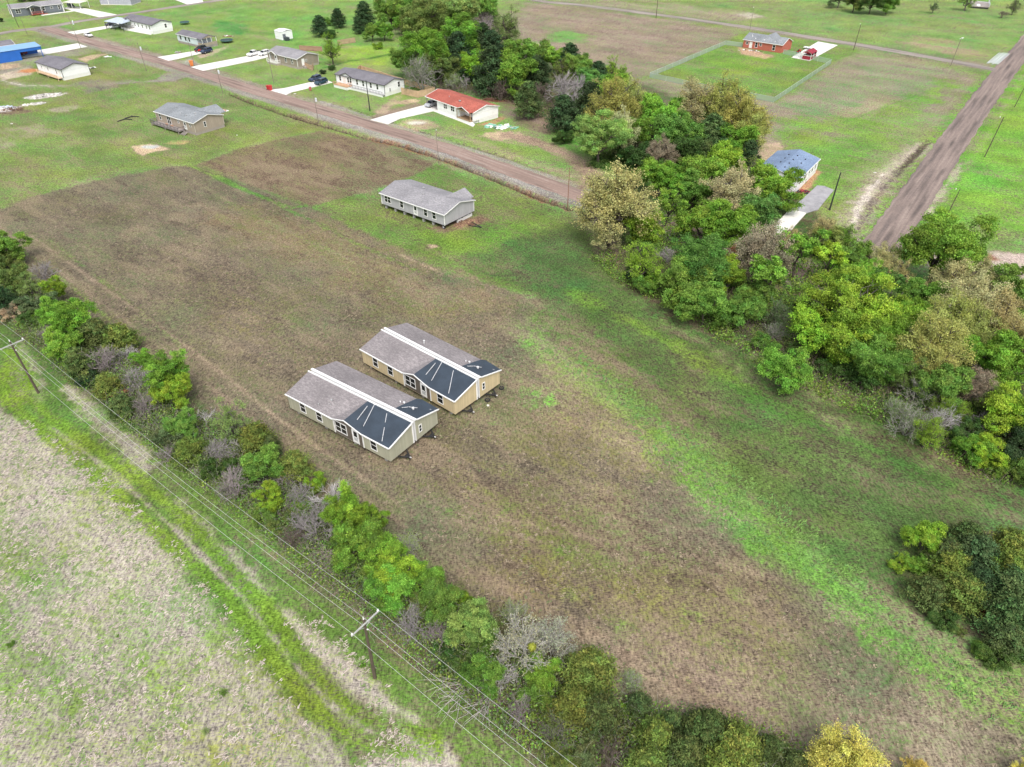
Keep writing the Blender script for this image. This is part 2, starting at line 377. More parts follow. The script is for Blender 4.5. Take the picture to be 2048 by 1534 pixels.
area([(700,1510),(760,1500),(900,1520),(920,1560),(720,1600)], soft=.6, rag=1.5, **ss)
area([(800,1500),(880,1490),(900,1530),(820,1534)], soft=.6, rag=1.2, **ss)
band([(40,690),(60,760),(85,800)], 2.2, soft=1, rag=1.6, op=.8, **ss)
TRK = dict(dry=None, grn=(.13,.245,.03), cov=.95, soft=.5, rag=.7, op=.92)
band([(-60,745),(10,800),(64,845),(161,925),(322,1068),(451,1192),(516,1285),(629,1414),(725,1486),(860,1500)], 1.75, **TRK)
band([(-20,740),(50,790),(105,838),(266,946),(387,1060),(516,1198),(613,1325),(709,1424),(780,1458),(860,1472)], 1.45, **TRK)
area([(0,700),(35,690),(70,770),(40,820),(0,800)], None, (.14,.255,.028), .9, 1, 1.5)
# hedge floor and wood floors: leaf litter and brambles
HF = [(-40,500),(60,560),(160,640),(280,720),(400,810),(520,880),(620,960),(740,1060),(860,1130),(960,1210),(1120,1300),(1300,1440),(1480,1500),(1700,1620),(1200,1620),(1060,1500),(900,1390),(760,1280),(640,1150),(520,1020),(400,930),(280,860),(150,770),(40,680),(-60,600)]
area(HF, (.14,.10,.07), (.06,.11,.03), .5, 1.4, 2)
area([(620,1100),(700,1190),(800,1260),(900,1340),(1000,1400),(980,1420),(820,1300),(700,1220),(600,1130)], (.30,.22,.19), None, .15, .8, 1.2, .8)
WF = [(1170,400),(1240,360),(1300,330),(1420,320),(1500,330),(1600,400),(1700,480),(1800,560),(1880,590),(2048,620),(2300,700),(2300,1050),(2048,985),(1930,930),(1800,880),(1740,800),(1560,740),(1420,650),(1280,580),(1230,500)]
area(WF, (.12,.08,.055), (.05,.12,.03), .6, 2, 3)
area([(1170,440),(1230,480),(1260,560),(1320,640),(1400,670),(1300,600),(1220,530)], (.21,.125,.095), None, .2, 2, 2.5, .85)
area([(1800,870),(1880,880),(1980,940),(1930,960),(1840,920)], (.22,.12,.10), None, .2, 1.5, 2, .85)
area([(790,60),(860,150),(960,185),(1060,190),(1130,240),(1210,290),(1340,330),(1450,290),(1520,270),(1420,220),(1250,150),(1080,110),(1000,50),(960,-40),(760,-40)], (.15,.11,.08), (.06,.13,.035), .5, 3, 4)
area([(1170,290),(1330,330),(1290,370),(1180,330)], None, (.075,.20,.03), .9, 2, 3)
area([(990,180),(1080,190),(1150,250),(1130,275),(1030,250)], (.24,.165,.13), (.10,.16,.05), .35, 2, 3)
area([(1130,240),(1200,290),(1310,345),(1300,370),(1180,320),(1100,270)], None, (.10,.26,.04), .85, 2, 2)
area([(800,170),(900,180),(990,190),(960,200),(860,185)], None, (.08,.26,.04), .85, 2, 2)
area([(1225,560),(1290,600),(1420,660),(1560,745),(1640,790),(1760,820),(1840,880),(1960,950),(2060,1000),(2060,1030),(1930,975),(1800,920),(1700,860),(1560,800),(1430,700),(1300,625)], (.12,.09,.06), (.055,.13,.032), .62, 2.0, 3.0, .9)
# red street shoulders, ditch, bare patches
STREET = [(90,56),(200,89),(300,116),(400,146),(511,181),(640,219),(760,256),(880,293),(1023,343),(1165,393),(1330,447),(1480,497),(1610,545),(1720,590),(1900,650),(2100,720),(2300,790)]
band(STREET, 10.5, (.34,.29,.24), (.13,.20,.07), .30, 1.2, 1.2)
band(STREET, 3.0, GRAV, None, .10, .6, .6, .8, off=-4.4)
band([(640,229),(760,266),(880,303),(1023,354),(1165,405)], 2.6, (.33,.31,.29), None, .06, .6, .7, .9)
band([(640,203),(760,240),(880,276),(1023,326),(1150,372)], 1.6, (.33,.31,.29), None, .2, .6, .8, .8)
DITCH = [(462,188),(512,208),(570,229),(632,247),(700,266),(732,276),(770,283),(812,293),(860,309),(912,328),(970,351),(1023,373),(1080,396),(1140,418)]
band(DITCH, 2.0, (.26,.19,.13), (.12,.17,.06), .35, .7, 1.2, .6)
band(DITCH[5:], 1.7, (.29,.15,.09), None, -.1, .6, 1.4, .8)
band(DITCH, 1.25, (.035,.024,.018), (.02,.028,.015), .1, .25, .4, 1.0, z=-1.1)  # sunken ditch bed, with its dark shadow put into the ground colour
band([(740,279),(770,286),(812,297),(912,332),(1023,377),(1140,423)], .7, (.33,.14,.07), None, .1, .4, 1.1, .8)
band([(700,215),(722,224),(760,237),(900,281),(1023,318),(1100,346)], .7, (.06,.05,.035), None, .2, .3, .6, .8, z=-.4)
FARROAD = [(1040,-12),(1074,1),(1160,10),(1274,24),(1400,41),(1536,61),(1711,89),(1911,124),(2006,143)]
band(FARROAD, 9, (.27,.22,.18), (.11,.22,.05), .4, 1.6, 1.6)
RROAD = [(1700,600),(1735,545),(1768,488),(1838,383),(1913,275),(1985,175),(2047,97),(2130,0),(2250,-120)]
band(RROAD, 11, (.26,.20,.16), (.11,.30,.035), .6, 1.2, 1.5)
band([(1700,470),(1730,400),(1790,330),(1850,290)], 4.6, (.50,.42,.35), None, .18, 2, 3, .85, con=1.3)
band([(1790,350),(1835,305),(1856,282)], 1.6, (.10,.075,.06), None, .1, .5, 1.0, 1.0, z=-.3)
band([(1712,470),(1735,420),(1775,365),(1800,338)], 1.2, (.20,.16,.14), None, .05, .6, 1.6, .9, z=-.15)
band([(1705,455),(1722,405),(1765,350)], .9, (.62,.55,.48), None, -.1, .5, 1.3, .8)
band([(1700,360),(1790,290),(1860,230)], 5, (.34,.30,.20), None, .5, 2, 4, .6)
band([(1850,430),(1880,390),(1920,330)], 1.6, (.52,.44,.36), None, .2, 1, 1.5, .8)
band([(1930,340),(1990,250),(2048,150)], 1.2, (.45,.40,.25), None, .5, 1, 1, .6)
area([(1880,490),(1950,498),(2100,515),(2400,560),(2300,640),(2048,590),(1900,560),(1850,530)], (.50,.40,.35), (.16,.2,.1), .06, 1, 2)
area([(1930,508),(1980,505),(2000,520),(1950,525)], (.30,.15,.10), None, .05, .6, 1)
area([(1478,29),(1500,24),(1528,33),(1500,36)], (.5,.44,.36), None, .15, 2, 2.5)
area([(1500,285),(1560,285),(1575,300),(1520,345),(1490,320)], (.50,.36,.27), (.16,.24,.08), .15, 1, 2)
area([(1600,375),(1610,345),(1630,335),(1648,345),(1630,365),(1615,385),(1590,390)], (.52,.27,.17), None, .03, .8, 1)
area([(1478,95),(1500,98),(1550,112),(1530,118),(1480,108)], (.50,.32,.22), None, .15, 1, 1.5)
# yards top left
YARD = (.46, .38, .30)
area([(0,120),(60,108),(170,92),(200,100),(175,110),(140,112),(80,120),(60,135),(0,150)], (.30,.26,.22), (.14,.26,.06), .25, 1.5, 2.5)
area([(0,128),(40,126),(45,134),(0,140)], SAND, None, .05, .8, 1)
area([(155,118),(185,108),(215,108),(190,118),(170,124)], SAND, None, .05, .8, 1.4)
area([(0,150),(50,136),(72,138),(60,150),(0,162)], YARD, None, .1, 1, 1.5)
spot(64, 141, 2.6, (.50,.22,.10), asp=1.6)
band([(-60,155),(0,162),(60,173),(130,172),(200,167),(260,163)], 3, (.30,.27,.24), None, .35, 1.5, 2, .8)
band([(0,160),(40,170),(100,172)], .5, PALE, None, .1, .4, .5, .8)
area([(130,165),(200,160),(240,175),(180,185)], (.19,.16,.14), None, .2, 1.5, 2.5)
area([(320,150),(350,140),(385,152),(350,162),(200,170),(320,158)], (.30,.26,.24), None, .15, 1.2, 2)
spot(86,192,2.6,(.55,.51,.46),asp=2.2,ang=.4); spot(70,208,1.3,(.55,.51,.46),cov=.2,asp=2.4,ang=.3); spot(133,218,3,(.40,.34,.26),cov=.3,asp=1.5)
spot(25,224,3,(.16,.11,.08),asp=1.6); spot(8,219,3,(.6,.56,.52),asp=1.4)
area([(0,260),(90,248),(140,262),(60,280),(0,300)], (.36,.30,.22), None, .45, 2, 4)
area([(210,215),(330,180),(420,180),(300,215),(230,250)], (.33,.28,.18), None, .6, 3, 6, .8)
area([(262,292),(290,290),(300,288),(320,292),(340,298),(310,303),(285,311),(270,303)], SAND, None, .03, .4, .8)
spot(300,294,1.4,(.45,.45,.44),asp=1.6,soft=.4); spot(355,285,1.6,(.55,.38,.2),cov=.3,asp=1.8)
area([(853,488),(870,488),(880,494),(862,497)], SAND, None, .03, .3, .5)
area([(860,455),(960,430),(985,440),(930,462),(880,466)], (.20,.13,.09), None, .15, .8, 1.2)
area([(905,450),(950,437),(958,447),(915,458)], (.30,.17,.12), None, .1, .4, .5)
# yards across the street
area([(740,232),(830,205),(850,212),(770,240),(745,244)], (.25,.18,.15), (.12,.2,.06), .15, 1, 1.2)
area([(748,225),(790,190),(812,186),(800,200),(770,228)], (.42,.31,.23), None, .25, 1, 1.5)
spot(812,204,2.4,SAND,asp=1.8,ang=.4); spot(690,95,2,TAN,cov=.5)
area([(795,250),(820,238),(860,240),(880,255),(830,262)], (.46,.33,.24), None, .3, 1, 2)
spot(833,246,1.4,PALE,asp=1.8); spot(1005,271,3.4,SAND,asp=1.9,ang=-.1)
area([(955,250),(1005,232),(1016,236),(985,252)], (.42,.20,.14), None, .1, .8, 1)
area([(1000,215),(1060,225),(1080,245),(1010,235)], (.26,.19,.16), None, .3, 1.5, 2)
spot(985,200,2,(.16,.07,.04),asp=2,ang=-.2)
band([(1015,270),(1090,290),(1150,320),(1185,350),(1175,372)], 4.6, (.36,.25,.19), (.13,.2,.06), .15, 1.2, 1.5, .9)
band([(880,265),(960,285),(1060,325),(1140,350)], 3, (.40,.33,.22), None, .35, 1.5, 2.5, .8)
band([(970,275),(1090,300),(1150,330)], .9, (.36,.25,.19), None, .2, .5, .8, .7)
area([(425,100),(455,92),(440,105),(400,118),(390,112)], (.50,.38,.29), None, .2, 1, 2)
area([(360,125),(385,115),(400,130),(385,138),(350,130)], (.34,.32,.29), None, .3, 1, 1.5)
spot(665,130,1.6,(.15,.12,.09),asp=1.5)
band([(650,135),(700,122),(740,117),(780,108)], 1.6, None, (.05,.15,.03), 1, .8, 1, .9)

# wheel tracks and mower lines in the fields
TR = dict(dry=(.36,.27,.195), cov=.1, soft=.4, rag=.4, op=.55)
band([(-20,440),(60,500),(160,575),(290,670),(400,760),(520,850),(600,905),(700,975),(820,1060)], .55, **TR)
band([(60,470),(200,570),(330,660),(460,760),(560,840),(680,925),(800,1010)], .55, **{**TR, 'op': .75})
band([(0,470),(110,545),(220,640)], .5, None, (.15,.26,.06), .85, .5, .5, .85)
band([(100,480),(240,590),(360,690)], .5, None, (.15,.24,.06), .8, .5, .5, .75)
band([(360,345),(450,400),(560,455),(700,520),(820,580)], .6, (.30,.25,.16), (.12,.2,.05), .45, .5, .6, .6)
band([(410,335),(500,385),(620,440),(700,480),(840,545)], .8, None, (.13,.24,.05), .85, .6, .7, .8)
band([(380,330),(470,372),(580,415),(610,412)], 1.1, None, (.13,.25,.05), .9, .5, .5, .95)
band([(800,510),(890,548)], .6, SAND, None, .2, .3, .6, .6)
band([(560,410),(700,500),(760,560),(830,640),(960,720)], .5, (.28,.22,.15), None, .3, .5, .6, .4)
for k in range(7):
    o = k * 34
    band([(760 + o, 1090 + o * .2), (950 + o, 1160 + o * .35), (1200 + o, 1300 + o * .4), (1400 + o, 1420 + o * .4)], .5, (.27, .20, .14), None, .2, .6, .9, .45)
band([(880,1010),(1150,1070),(1420,1120),(1560,1160)], .5, **{**TR, 'op': .45})
band([(900,1040),(1150,1100),(1440,1150)], .5, **{**TR, 'op': .4})
band([(1825,1250),(1800,1330),(1770,1370)], .35, None, (.08,.13,.03), .8, .3, .3, .6)
band([(1230,700),(1400,830),(1700,990)], 1.2, None, (.05,.12,.03), .85, 1.2, 1.6, .45)
band([(1560,290),(1700,240),(1850,185)], .6, None, (.10,.25,.04), .8, .5, .6, .7)
band([(1690,120),(1640,170),(1580,225)], .8, (.34,.26,.2), None, .3, .6, .8, .5)
# large and small natural variation
n_a = fbm(UU, VV * 1.8, 9, 4, 71); n_b = fbm(UU, VV * 3.2, 2.2, 3, 87); n_c = fbm(XF, YF, .7, 3, 93)
COV += (n_a - .5) * .75 + (n_b - .5) * .45 + (n_c - .5) * .35
DRY *= .93; GRN *= np.array([.98, .88, .9])
tone = 1 + (fbm(UU, VV * 2.5, 14, 4, 111) - .5) * .6 + (n_b - .5) * .45 + (n_c - .5) * .35
DRY *= tone[:, None]; GRN *= (1 + (fbm(XF, YF, 5, 4, 131) - .5) * .7 + (n_c - .5) * .4)[:, None]
GRN[:, 0] *= 1 + (fbm(XF, YF, 11, 3, 151) - .5) * .8
streak = fbm(UU, VV * 9, 15, 4, 211) - .5; fine = fbm(UU, VV * 2.0, 1.1, 3, 223) - .5; tanp = smooth((fbm(UU, VV * 2.2, 6.5, 4, 231) - .5) * 5)
DRY *= (1 + np.maximum(streak, -.16) * .75 + fine * .6)[:, None]; COV += streak * .9 + fine * .6; DRY += (np.array(TAN) - DRY) * (tanp * .42 * (DRY[:, 0] < .3))[:, None]
ZZ += (fbm(XF, YF, 5, 3, 171) - .5) * .07
co = np.stack([XF, YF, ZZ], 1).astype(np.float32)
idx = np.arange(NV).reshape(ny, nx)
Q = np.stack([idx[:-1, :-1], idx[:-1, 1:], idx[1:, 1:], idx[1:, :-1]], -1).reshape(-1, 4).astype(np.int32)
def np_mesh(name, co, quads, mat, smooth=True):
    me = bpy.data.meshes.new(name); nq, k = quads.shape
    me.vertices.add(len(co)); me.vertices.foreach_set('co', co.astype(np.float32).ravel())
    me.loops.add(nq * k); me.loops.foreach_set('vertex_index', quads.astype(np.int32).ravel())
    me.polygons.add(nq); me.polygons.foreach_set('loop_start', np.arange(0, nq * k, k, dtype=np.int32))
    if smooth: me.polygons.foreach_set('use_smooth', np.ones(nq, bool))
    me.update(calc_edges=True); me.materials.append(mat); return me
def ground_mat():
    m, t, b = newmat('meadow_ground')
    g = t.nodes.new('ShaderNodeNewGeometry'); P = g.outputs['Position']
    ad = t.nodes.new('ShaderNodeAttribute'); ad.attribute_name = 'dry'
    ag = t.nodes.new('ShaderNodeAttribute'); ag.attribute_name = 'grn'
    n1 = noise(t, 1.15, 5, P, 0.72, (1, 1, 1)); n2 = noise(t, 4.2, 3, P, 0.7, (.55, 1.5, 1, math.radians(-30))); n3 = noise(t, 2.6, 3, P, 0.7, (1.6, .6, 1, math.radians(25)))
    f = mathn(t, 'ADD', mathn(t, 'MULTIPLY', n1, 0.5), mathn(t, 'MULTIPLY', n2, 0.5))
    k = mathn(t, 'SUBTRACT', f, 0.5)
    k = mathn(t, 'MULTIPLY_ADD', k, 5.0, ad.outputs['Alpha'])
    k = mathn(t, 'MULTIPLY_ADD', mathn(t, 'SUBTRACT', k, 0.5), 1.25, 0.5, clamp=True)
    c = mixc(t, k, ad.outputs['Color'], ag.outputs['Color'])
    v = mathn(t, 'ADD', mathn(t, 'MULTIPLY', n2, 0.45), mathn(t, 'ADD', mathn(t, 'MULTIPLY', n3, 0.35), mathn(t, 'MULTIPLY', n1, 0.2)))
    s = mathn(t, 'MULTIPLY_ADD', mathn(t, 'SUBTRACT', v, 0.5), 7.5, 1.0)
    s = mathn(t, 'MAXIMUM', s, 0.35)
    cc = t.nodes.new('ShaderNodeCombineColor')
    for i in range(3): t.links.new(s, cc.inputs[i])
    c = mixc(t, 1.0, c, cc.outputs[0], 'MULTIPLY')
    t.links.new(c, b.inputs['Base Color']); b.inputs['Roughness'].default_value = 1.0; b.inputs['Specular IOR Level'].default_value = 0.1
    bump(t, b, v, 0.6, 0.12)
    return m
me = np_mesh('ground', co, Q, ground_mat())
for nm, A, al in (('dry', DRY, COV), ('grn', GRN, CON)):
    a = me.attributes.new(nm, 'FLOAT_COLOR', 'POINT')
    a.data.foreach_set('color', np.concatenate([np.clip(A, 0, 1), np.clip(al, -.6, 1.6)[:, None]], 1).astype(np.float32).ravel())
ground = bpy.data.objects.new('ground', me); col.objects.link(ground); tag(ground, kind='structure')

# ---------------------------------------------------------------- roads, driveways, paths
def road_mat(name, c1, c2, c3):
    m, t, b = newmat(name); g = t.nodes.new('ShaderNodeNewGeometry'); P = g.outputs['Position']
    uv = t.nodes.new('ShaderNodeAttribute'); uv.attribute_name = 'across'; lat = uv.outputs['Fac']
    n0 = N(t, 'TexNoise', Scale=1.0, Detail=5.0, Roughness=.65)
    cx = t.nodes.new('ShaderNodeAttribute'); cx.attribute_name = 'along'
    cb = t.nodes.new('ShaderNodeCombineXYZ'); t.links.new(mathn(t, 'MULTIPLY', cx.outputs['Fac'], 0.035), cb.inputs[0]); t.links.new(mathn(t, 'MULTIPLY', lat, 1.0), cb.inputs[1])
    t.links.new(cb.outputs[0], n0.inputs['Vector'])
    n2 = noise(t, 2.2, 4, P, 0.7)
    f = mathn(t, 'ADD', mathn(t, 'MULTIPLY', n0.outputs['Fac'], 0.65), mathn(t, 'MULTIPLY', n2, 0.35))
    rut = mathn(t, 'MULTIPLY_ADD', mathn(t, 'COSINE', mathn(t, 'MULTIPLY', lat, 3.3)), .5, .5); nb = N(t, 'TexNoise', Scale=1.0, Detail=3.0); cb2 = t.nodes.new('ShaderNodeCombineXYZ')
    t.links.new(mathn(t, 'MULTIPLY', cx.outputs['Fac'], 0.06), cb2.inputs[0]); t.links.new(mathn(t, 'MULTIPLY', lat, .35), cb2.inputs[1]); t.links.new(cb2.outputs[0], nb.inputs['Vector'])
    pm = mathn(t, 'MULTIPLY_ADD', mathn(t, 'SUBTRACT', nb.outputs['Fac'], .47), 7.0, 0.0, clamp=True)
    a = ramp(t, f, [(0.36, c1), (0.52, c2), (0.66, c3)]); a = mixc(t, mathn(t, 'MULTIPLY', mathn(t, 'MULTIPLY', rut, pm), .62), a, tuple(x * .42 for x in c1))
    t.links.new(a, b.inputs['Base Color']); b.inputs['Roughness'].default_value = .95; bump(t, b, n2, .5, .05)
    return m
def road(name, pts, w, mat, z=0.07, rag=0.35, label=None):
    P = gp(pts); S = [P[0]]
    for i in range(len(P) - 1):          # resample with rounded corners
        p0 = P[max(i - 1, 0)]; p1 = P[i]; p2 = P[i + 1]; p3 = P[min(i + 2, len(P) - 1)]
        n = max(2, int(np.linalg.norm(p2 - p1) / 1.0))
        for k in range(1, n + 1):
            u = k / n; S.append(.5 * ((2 * p1) + (-p0 + p2) * u + (2 * p0 - 5 * p1 + 4 * p2 - p3) * u * u + (-p0 + 3 * p1 - 3 * p2 + p3) * u ** 3))
    S = np.array(S); T = np.gradient(S, axis=0); T /= np.linalg.norm(T, axis=1)[:, None]; NN = np.stack([-T[:, 1], T[:, 0]], 1)
    d = np.concatenate([[0], np.cumsum(np.linalg.norm(np.diff(S, axis=0), axis=1))]); M = 9
    co = []; ac = []; al = []
    for j in range(M):
        u = j / (M - 1) * 2 - 1; e = (fbm(S[:, 0] + j * 50 * (abs(u) < .9), S[:, 1], 2.4, 3, 7 if u > 0 else 8) - .5) * rag * 3 * (abs(u) ** 4)
        q = S + NN * (u * w / 2 + e * (1 if u > 0 else -1))[:, None]
        zz = z - .03 * (abs(u) > .95) + .08 * (1 - u * u)
        co.append(np.column_stack([q, np.full(len(q), zz)])); ac.append(np.full(len(q), u * w / 2)); al.append(d)
    n = len(S); co = np.concatenate(co); ix = np.arange(M * n).reshape(M, n)
    Q = np.stack([ix[:-1, :-1], ix[:-1, 1:], ix[1:, 1:], ix[1:, :-1]], -1).reshape(-1, 4)
    me = np_mesh(name, co, Q, mat)
    for nm, v in (('across', np.concatenate(ac)), ('along', np.concatenate(al))):
        a = me.attributes.new(nm, 'FLOAT', 'POINT'); a.data.foreach_set('value', v.astype(np.float32))
    o = bpy.data.objects.new(name, me); col.objects.link(o); tag(o, kind='structure'); return o
MS = road_mat('red_gravel', (.21,.15,.125), (.285,.20,.165), (.38,.32,.28))
road('street', STREET, 5.6, MS, .07, .4)
MG = road_mat('grey_gravel', (.19,.165,.145), (.29,.25,.22), (.38,.34,.31))
road('far_road', FARROAD, 4.6, MG, .05)
road('corner_road', [(-260,118),(-60,84),(0,67),(60,58),(100,54),(150,44),(282,24),(400,6),(500,-8),(650,-28)], 5.0, MG, .05)
MR = road_mat('worn_asphalt', (.115,.095,.09), (.235,.18,.155), (.33,.265,.23))
road('main_road', RROAD, 6.9, MR, .10, .3)
def pad(name, pts, mat, z=.09, t=.14):
    P = gp(pts); c = P.mean(0); m = MB()
    ar = sum(P[i][0] * P[(i + 1) % len(P)][1] - P[(i + 1) % len(P)][0] * P[i][1] for i in range(len(P)))
    if ar < 0: P = P[::-1]
    m.slab([(p[0], p[1], z) for p in P], t); o = m.build(name, mat); tag(o, kind='structure'); return o
GDRIVE = soil('drive_gravel', [(.35, (.24,.235,.245)), (.5, (.33,.325,.34)), (.65, (.42,.41,.43))], .5, .02)
pad('driveway', [(741,240.6),(776,249.4),(800,238),(866,223),(884,213),(868,204),(849,211),(770,232)], CONC, .17)
pad('driveway', [(539,181),(572.5,190.6),(584,185),(665,165.6),(651,160),(617.5,166),(570,177)], CONC, .17)
pad('driveway', [(382,135),(406,142.5),(511,121),(548,112),(535,104),(495,113),(400,131)], CONC, .17)
pad('driveway', [(315,115),(337.5,122.5),(400,108),(425,103),(415,98),(385,103.5)], CONC, .17)
pad('driveway', [(135,65),(149,69.5),(225,55.5),(246,52),(236,46),(206,53.5)], CONC, .17)
pad('driveway', [(30,117.5),(40,117),(81,111),(175,94),(155,87.5),(62,104),(30,110)], CONC, .17)
pad('driveway', [(128,17),(141,21),(199,35),(234,30),(159,15),(145,12)], CONC, .17)
pad('driveway', [(340,-4),(375,9.5),(407,4.5),(400,-8)], CONC, .17)
pad('driveway', [(1583,115.6),(1619,122.3),(1642.5,108.8),(1675,91),(1636,84),(1612,98)], CONC, .17)
pad('gravel_driveway', [(1634,372),(1648,373),(1667.5,381),(1650,402),(1636,420),(1612.5,427),(1580,419),(1606,398)], GDRIVE, .15)
pad('driveway_apron', [(1580,419),(1612.5,427),(1590,452),(1545,508),(1500,498),(1545,455)], CONC, .16)
pad('footpath', [(862,221),(868,218),(940,242),(950,250),(946,254),(930,247)], CONC, .12)
pad('footpath', [(82,30.2),(147,21.6),(147,23),(84,31.6)], CONC, .12)
pad('footpath', [(249,57),(270,59),(303,68),(303,70),(260,62),(248,60)], CONC, .12)
# ---------------------------------------------------------------- house building kit (local frame: x along the front, y away from it, z up)
def frame(a, b, za, zb=None):
    """root position, heading and length from the two front corners seen at height za"""
    A = G(a[0], a[1], za); B = G(b[0], b[1], za if zb is None else zb); u = B - A
    return Vector((A.x, A.y, 0)), math.atan2(u.y, u.x), math.hypot(u.x, u.y)
def on_face(face, L, W):
    # returns function (s, out, z) -> local point ; s runs left to right as seen from outside
    if face == 'F': return lambda s, o, z: (s, -o, z)
    if face == 'R': return lambda s, o, z: (L + o, s, z)
    if face == 'B': return lambda s, o, z: (L - s, W + o, z)
    return lambda s, o, z: (-o, W - s, z)
def obox(m, P, s0, s1, o0, o1, z0, z1, mi=0):
    a = P(s0, o0, z0); b = P(s1, o1, z1)
    m.box(min(a[0], b[0]), max(a[0], b[0]), min(a[1], b[1]), max(a[1], b[1]), z0, z1, mi)
def window(root, P, s, z, w=.95, h=1.35, panes=1, trim=None, gm=None, fw=.10):
    trim = trim or TRIM; n = panes
    f = MB(); W2 = w * n / 2
    obox(f, P, s - W2 - fw, s + W2 + fw, 0, .05, z + h, z + h + fw)
    obox(f, P, s - W2 - fw, s + W2 + fw, 0, .06, z - fw, z)
    for i in range(n + 1):
        x = s - W2 + i * w; e = fw if i in (0, n) else fw * .55
        if i == 0: obox(f, P, x - fw, x, 0, .05, z, z + h)
        elif i == n: obox(f, P, x, x + fw, 0, .05, z, z + h)
        else: obox(f, P, x - e, x + e, 0, .05, z, z + h)
    for i in range(n):
        x = s - W2 + i * w; a = x + (0 if i == 0 else fw * .55); b = x + w - (0 if i == n - 1 else fw * .55)
        obox(f, P, a, b, 0, .045, z + h * .5 - .03, z + h * .5 + .03)
    fo = f.build('window', trim, root)
    g = MB()
    for i in range(n):
        x = s - W2 + i * w; a = x + (0 if i == 0 else fw * .55); b = x + w - (0 if i == n - 1 else fw * .55)
        obox(g, P, a, b, 0, .02, z, z + h * .5 - .03); obox(g, P, a, b, 0, .024, z + h * .5 + .03, z + h)
    g.build('pane', gm or GLASS, fo); return fo
def door(root, P, s, z, w=.95, h=2.05, mat=None, lite=True, fw=.1):
    m = MB(); obox(m, P, s - w / 2, s + w / 2, 0, .035, z, z + h); 
    for a, b in ((s - w / 2 - fw, s - w / 2), (s + w / 2, s + w / 2 + fw)): obox(m, P, a, b, 0, .06, z, z + h)
    obox(m, P, s - w / 2 - fw, s + w / 2 + fw, 0, .06, z + h, z + h + fw)
    o = m.build('door', mat or TRIM, root)
    if lite:
        g = MB(); obox(g, P, s - w * .32, s + w * .32, .035, .045, z + h * .5, z + h * .9); g.build('pane', GLASS, o)
        k = MB(); obox(k, P, s - w * .32, s + w * .32, .035, .05, z + h * .18, z + h * .42); k.build('panel', plain('door_panel', (.45,.46,.46)), o)
    k = MB(); obox(k, P, s + w * .38, s + w * .43, .035, .09, z + h * .45, z + h * .5); k.build('handle', DARKM, o)
    return o
def vents(root, pts, mat=None):
    for (x, y, z, r) in pts:
        m = MB(); m.tube((x, y, z - .15), (x, y, z + .22), r, n=8); m.tube((x, y, z + .22), (x, y, z + .30), r * 1.7, r * 1.2, n=8); m.build('roof_vent', mat or plain('vent_grey', (.34,.34,.34)), root)
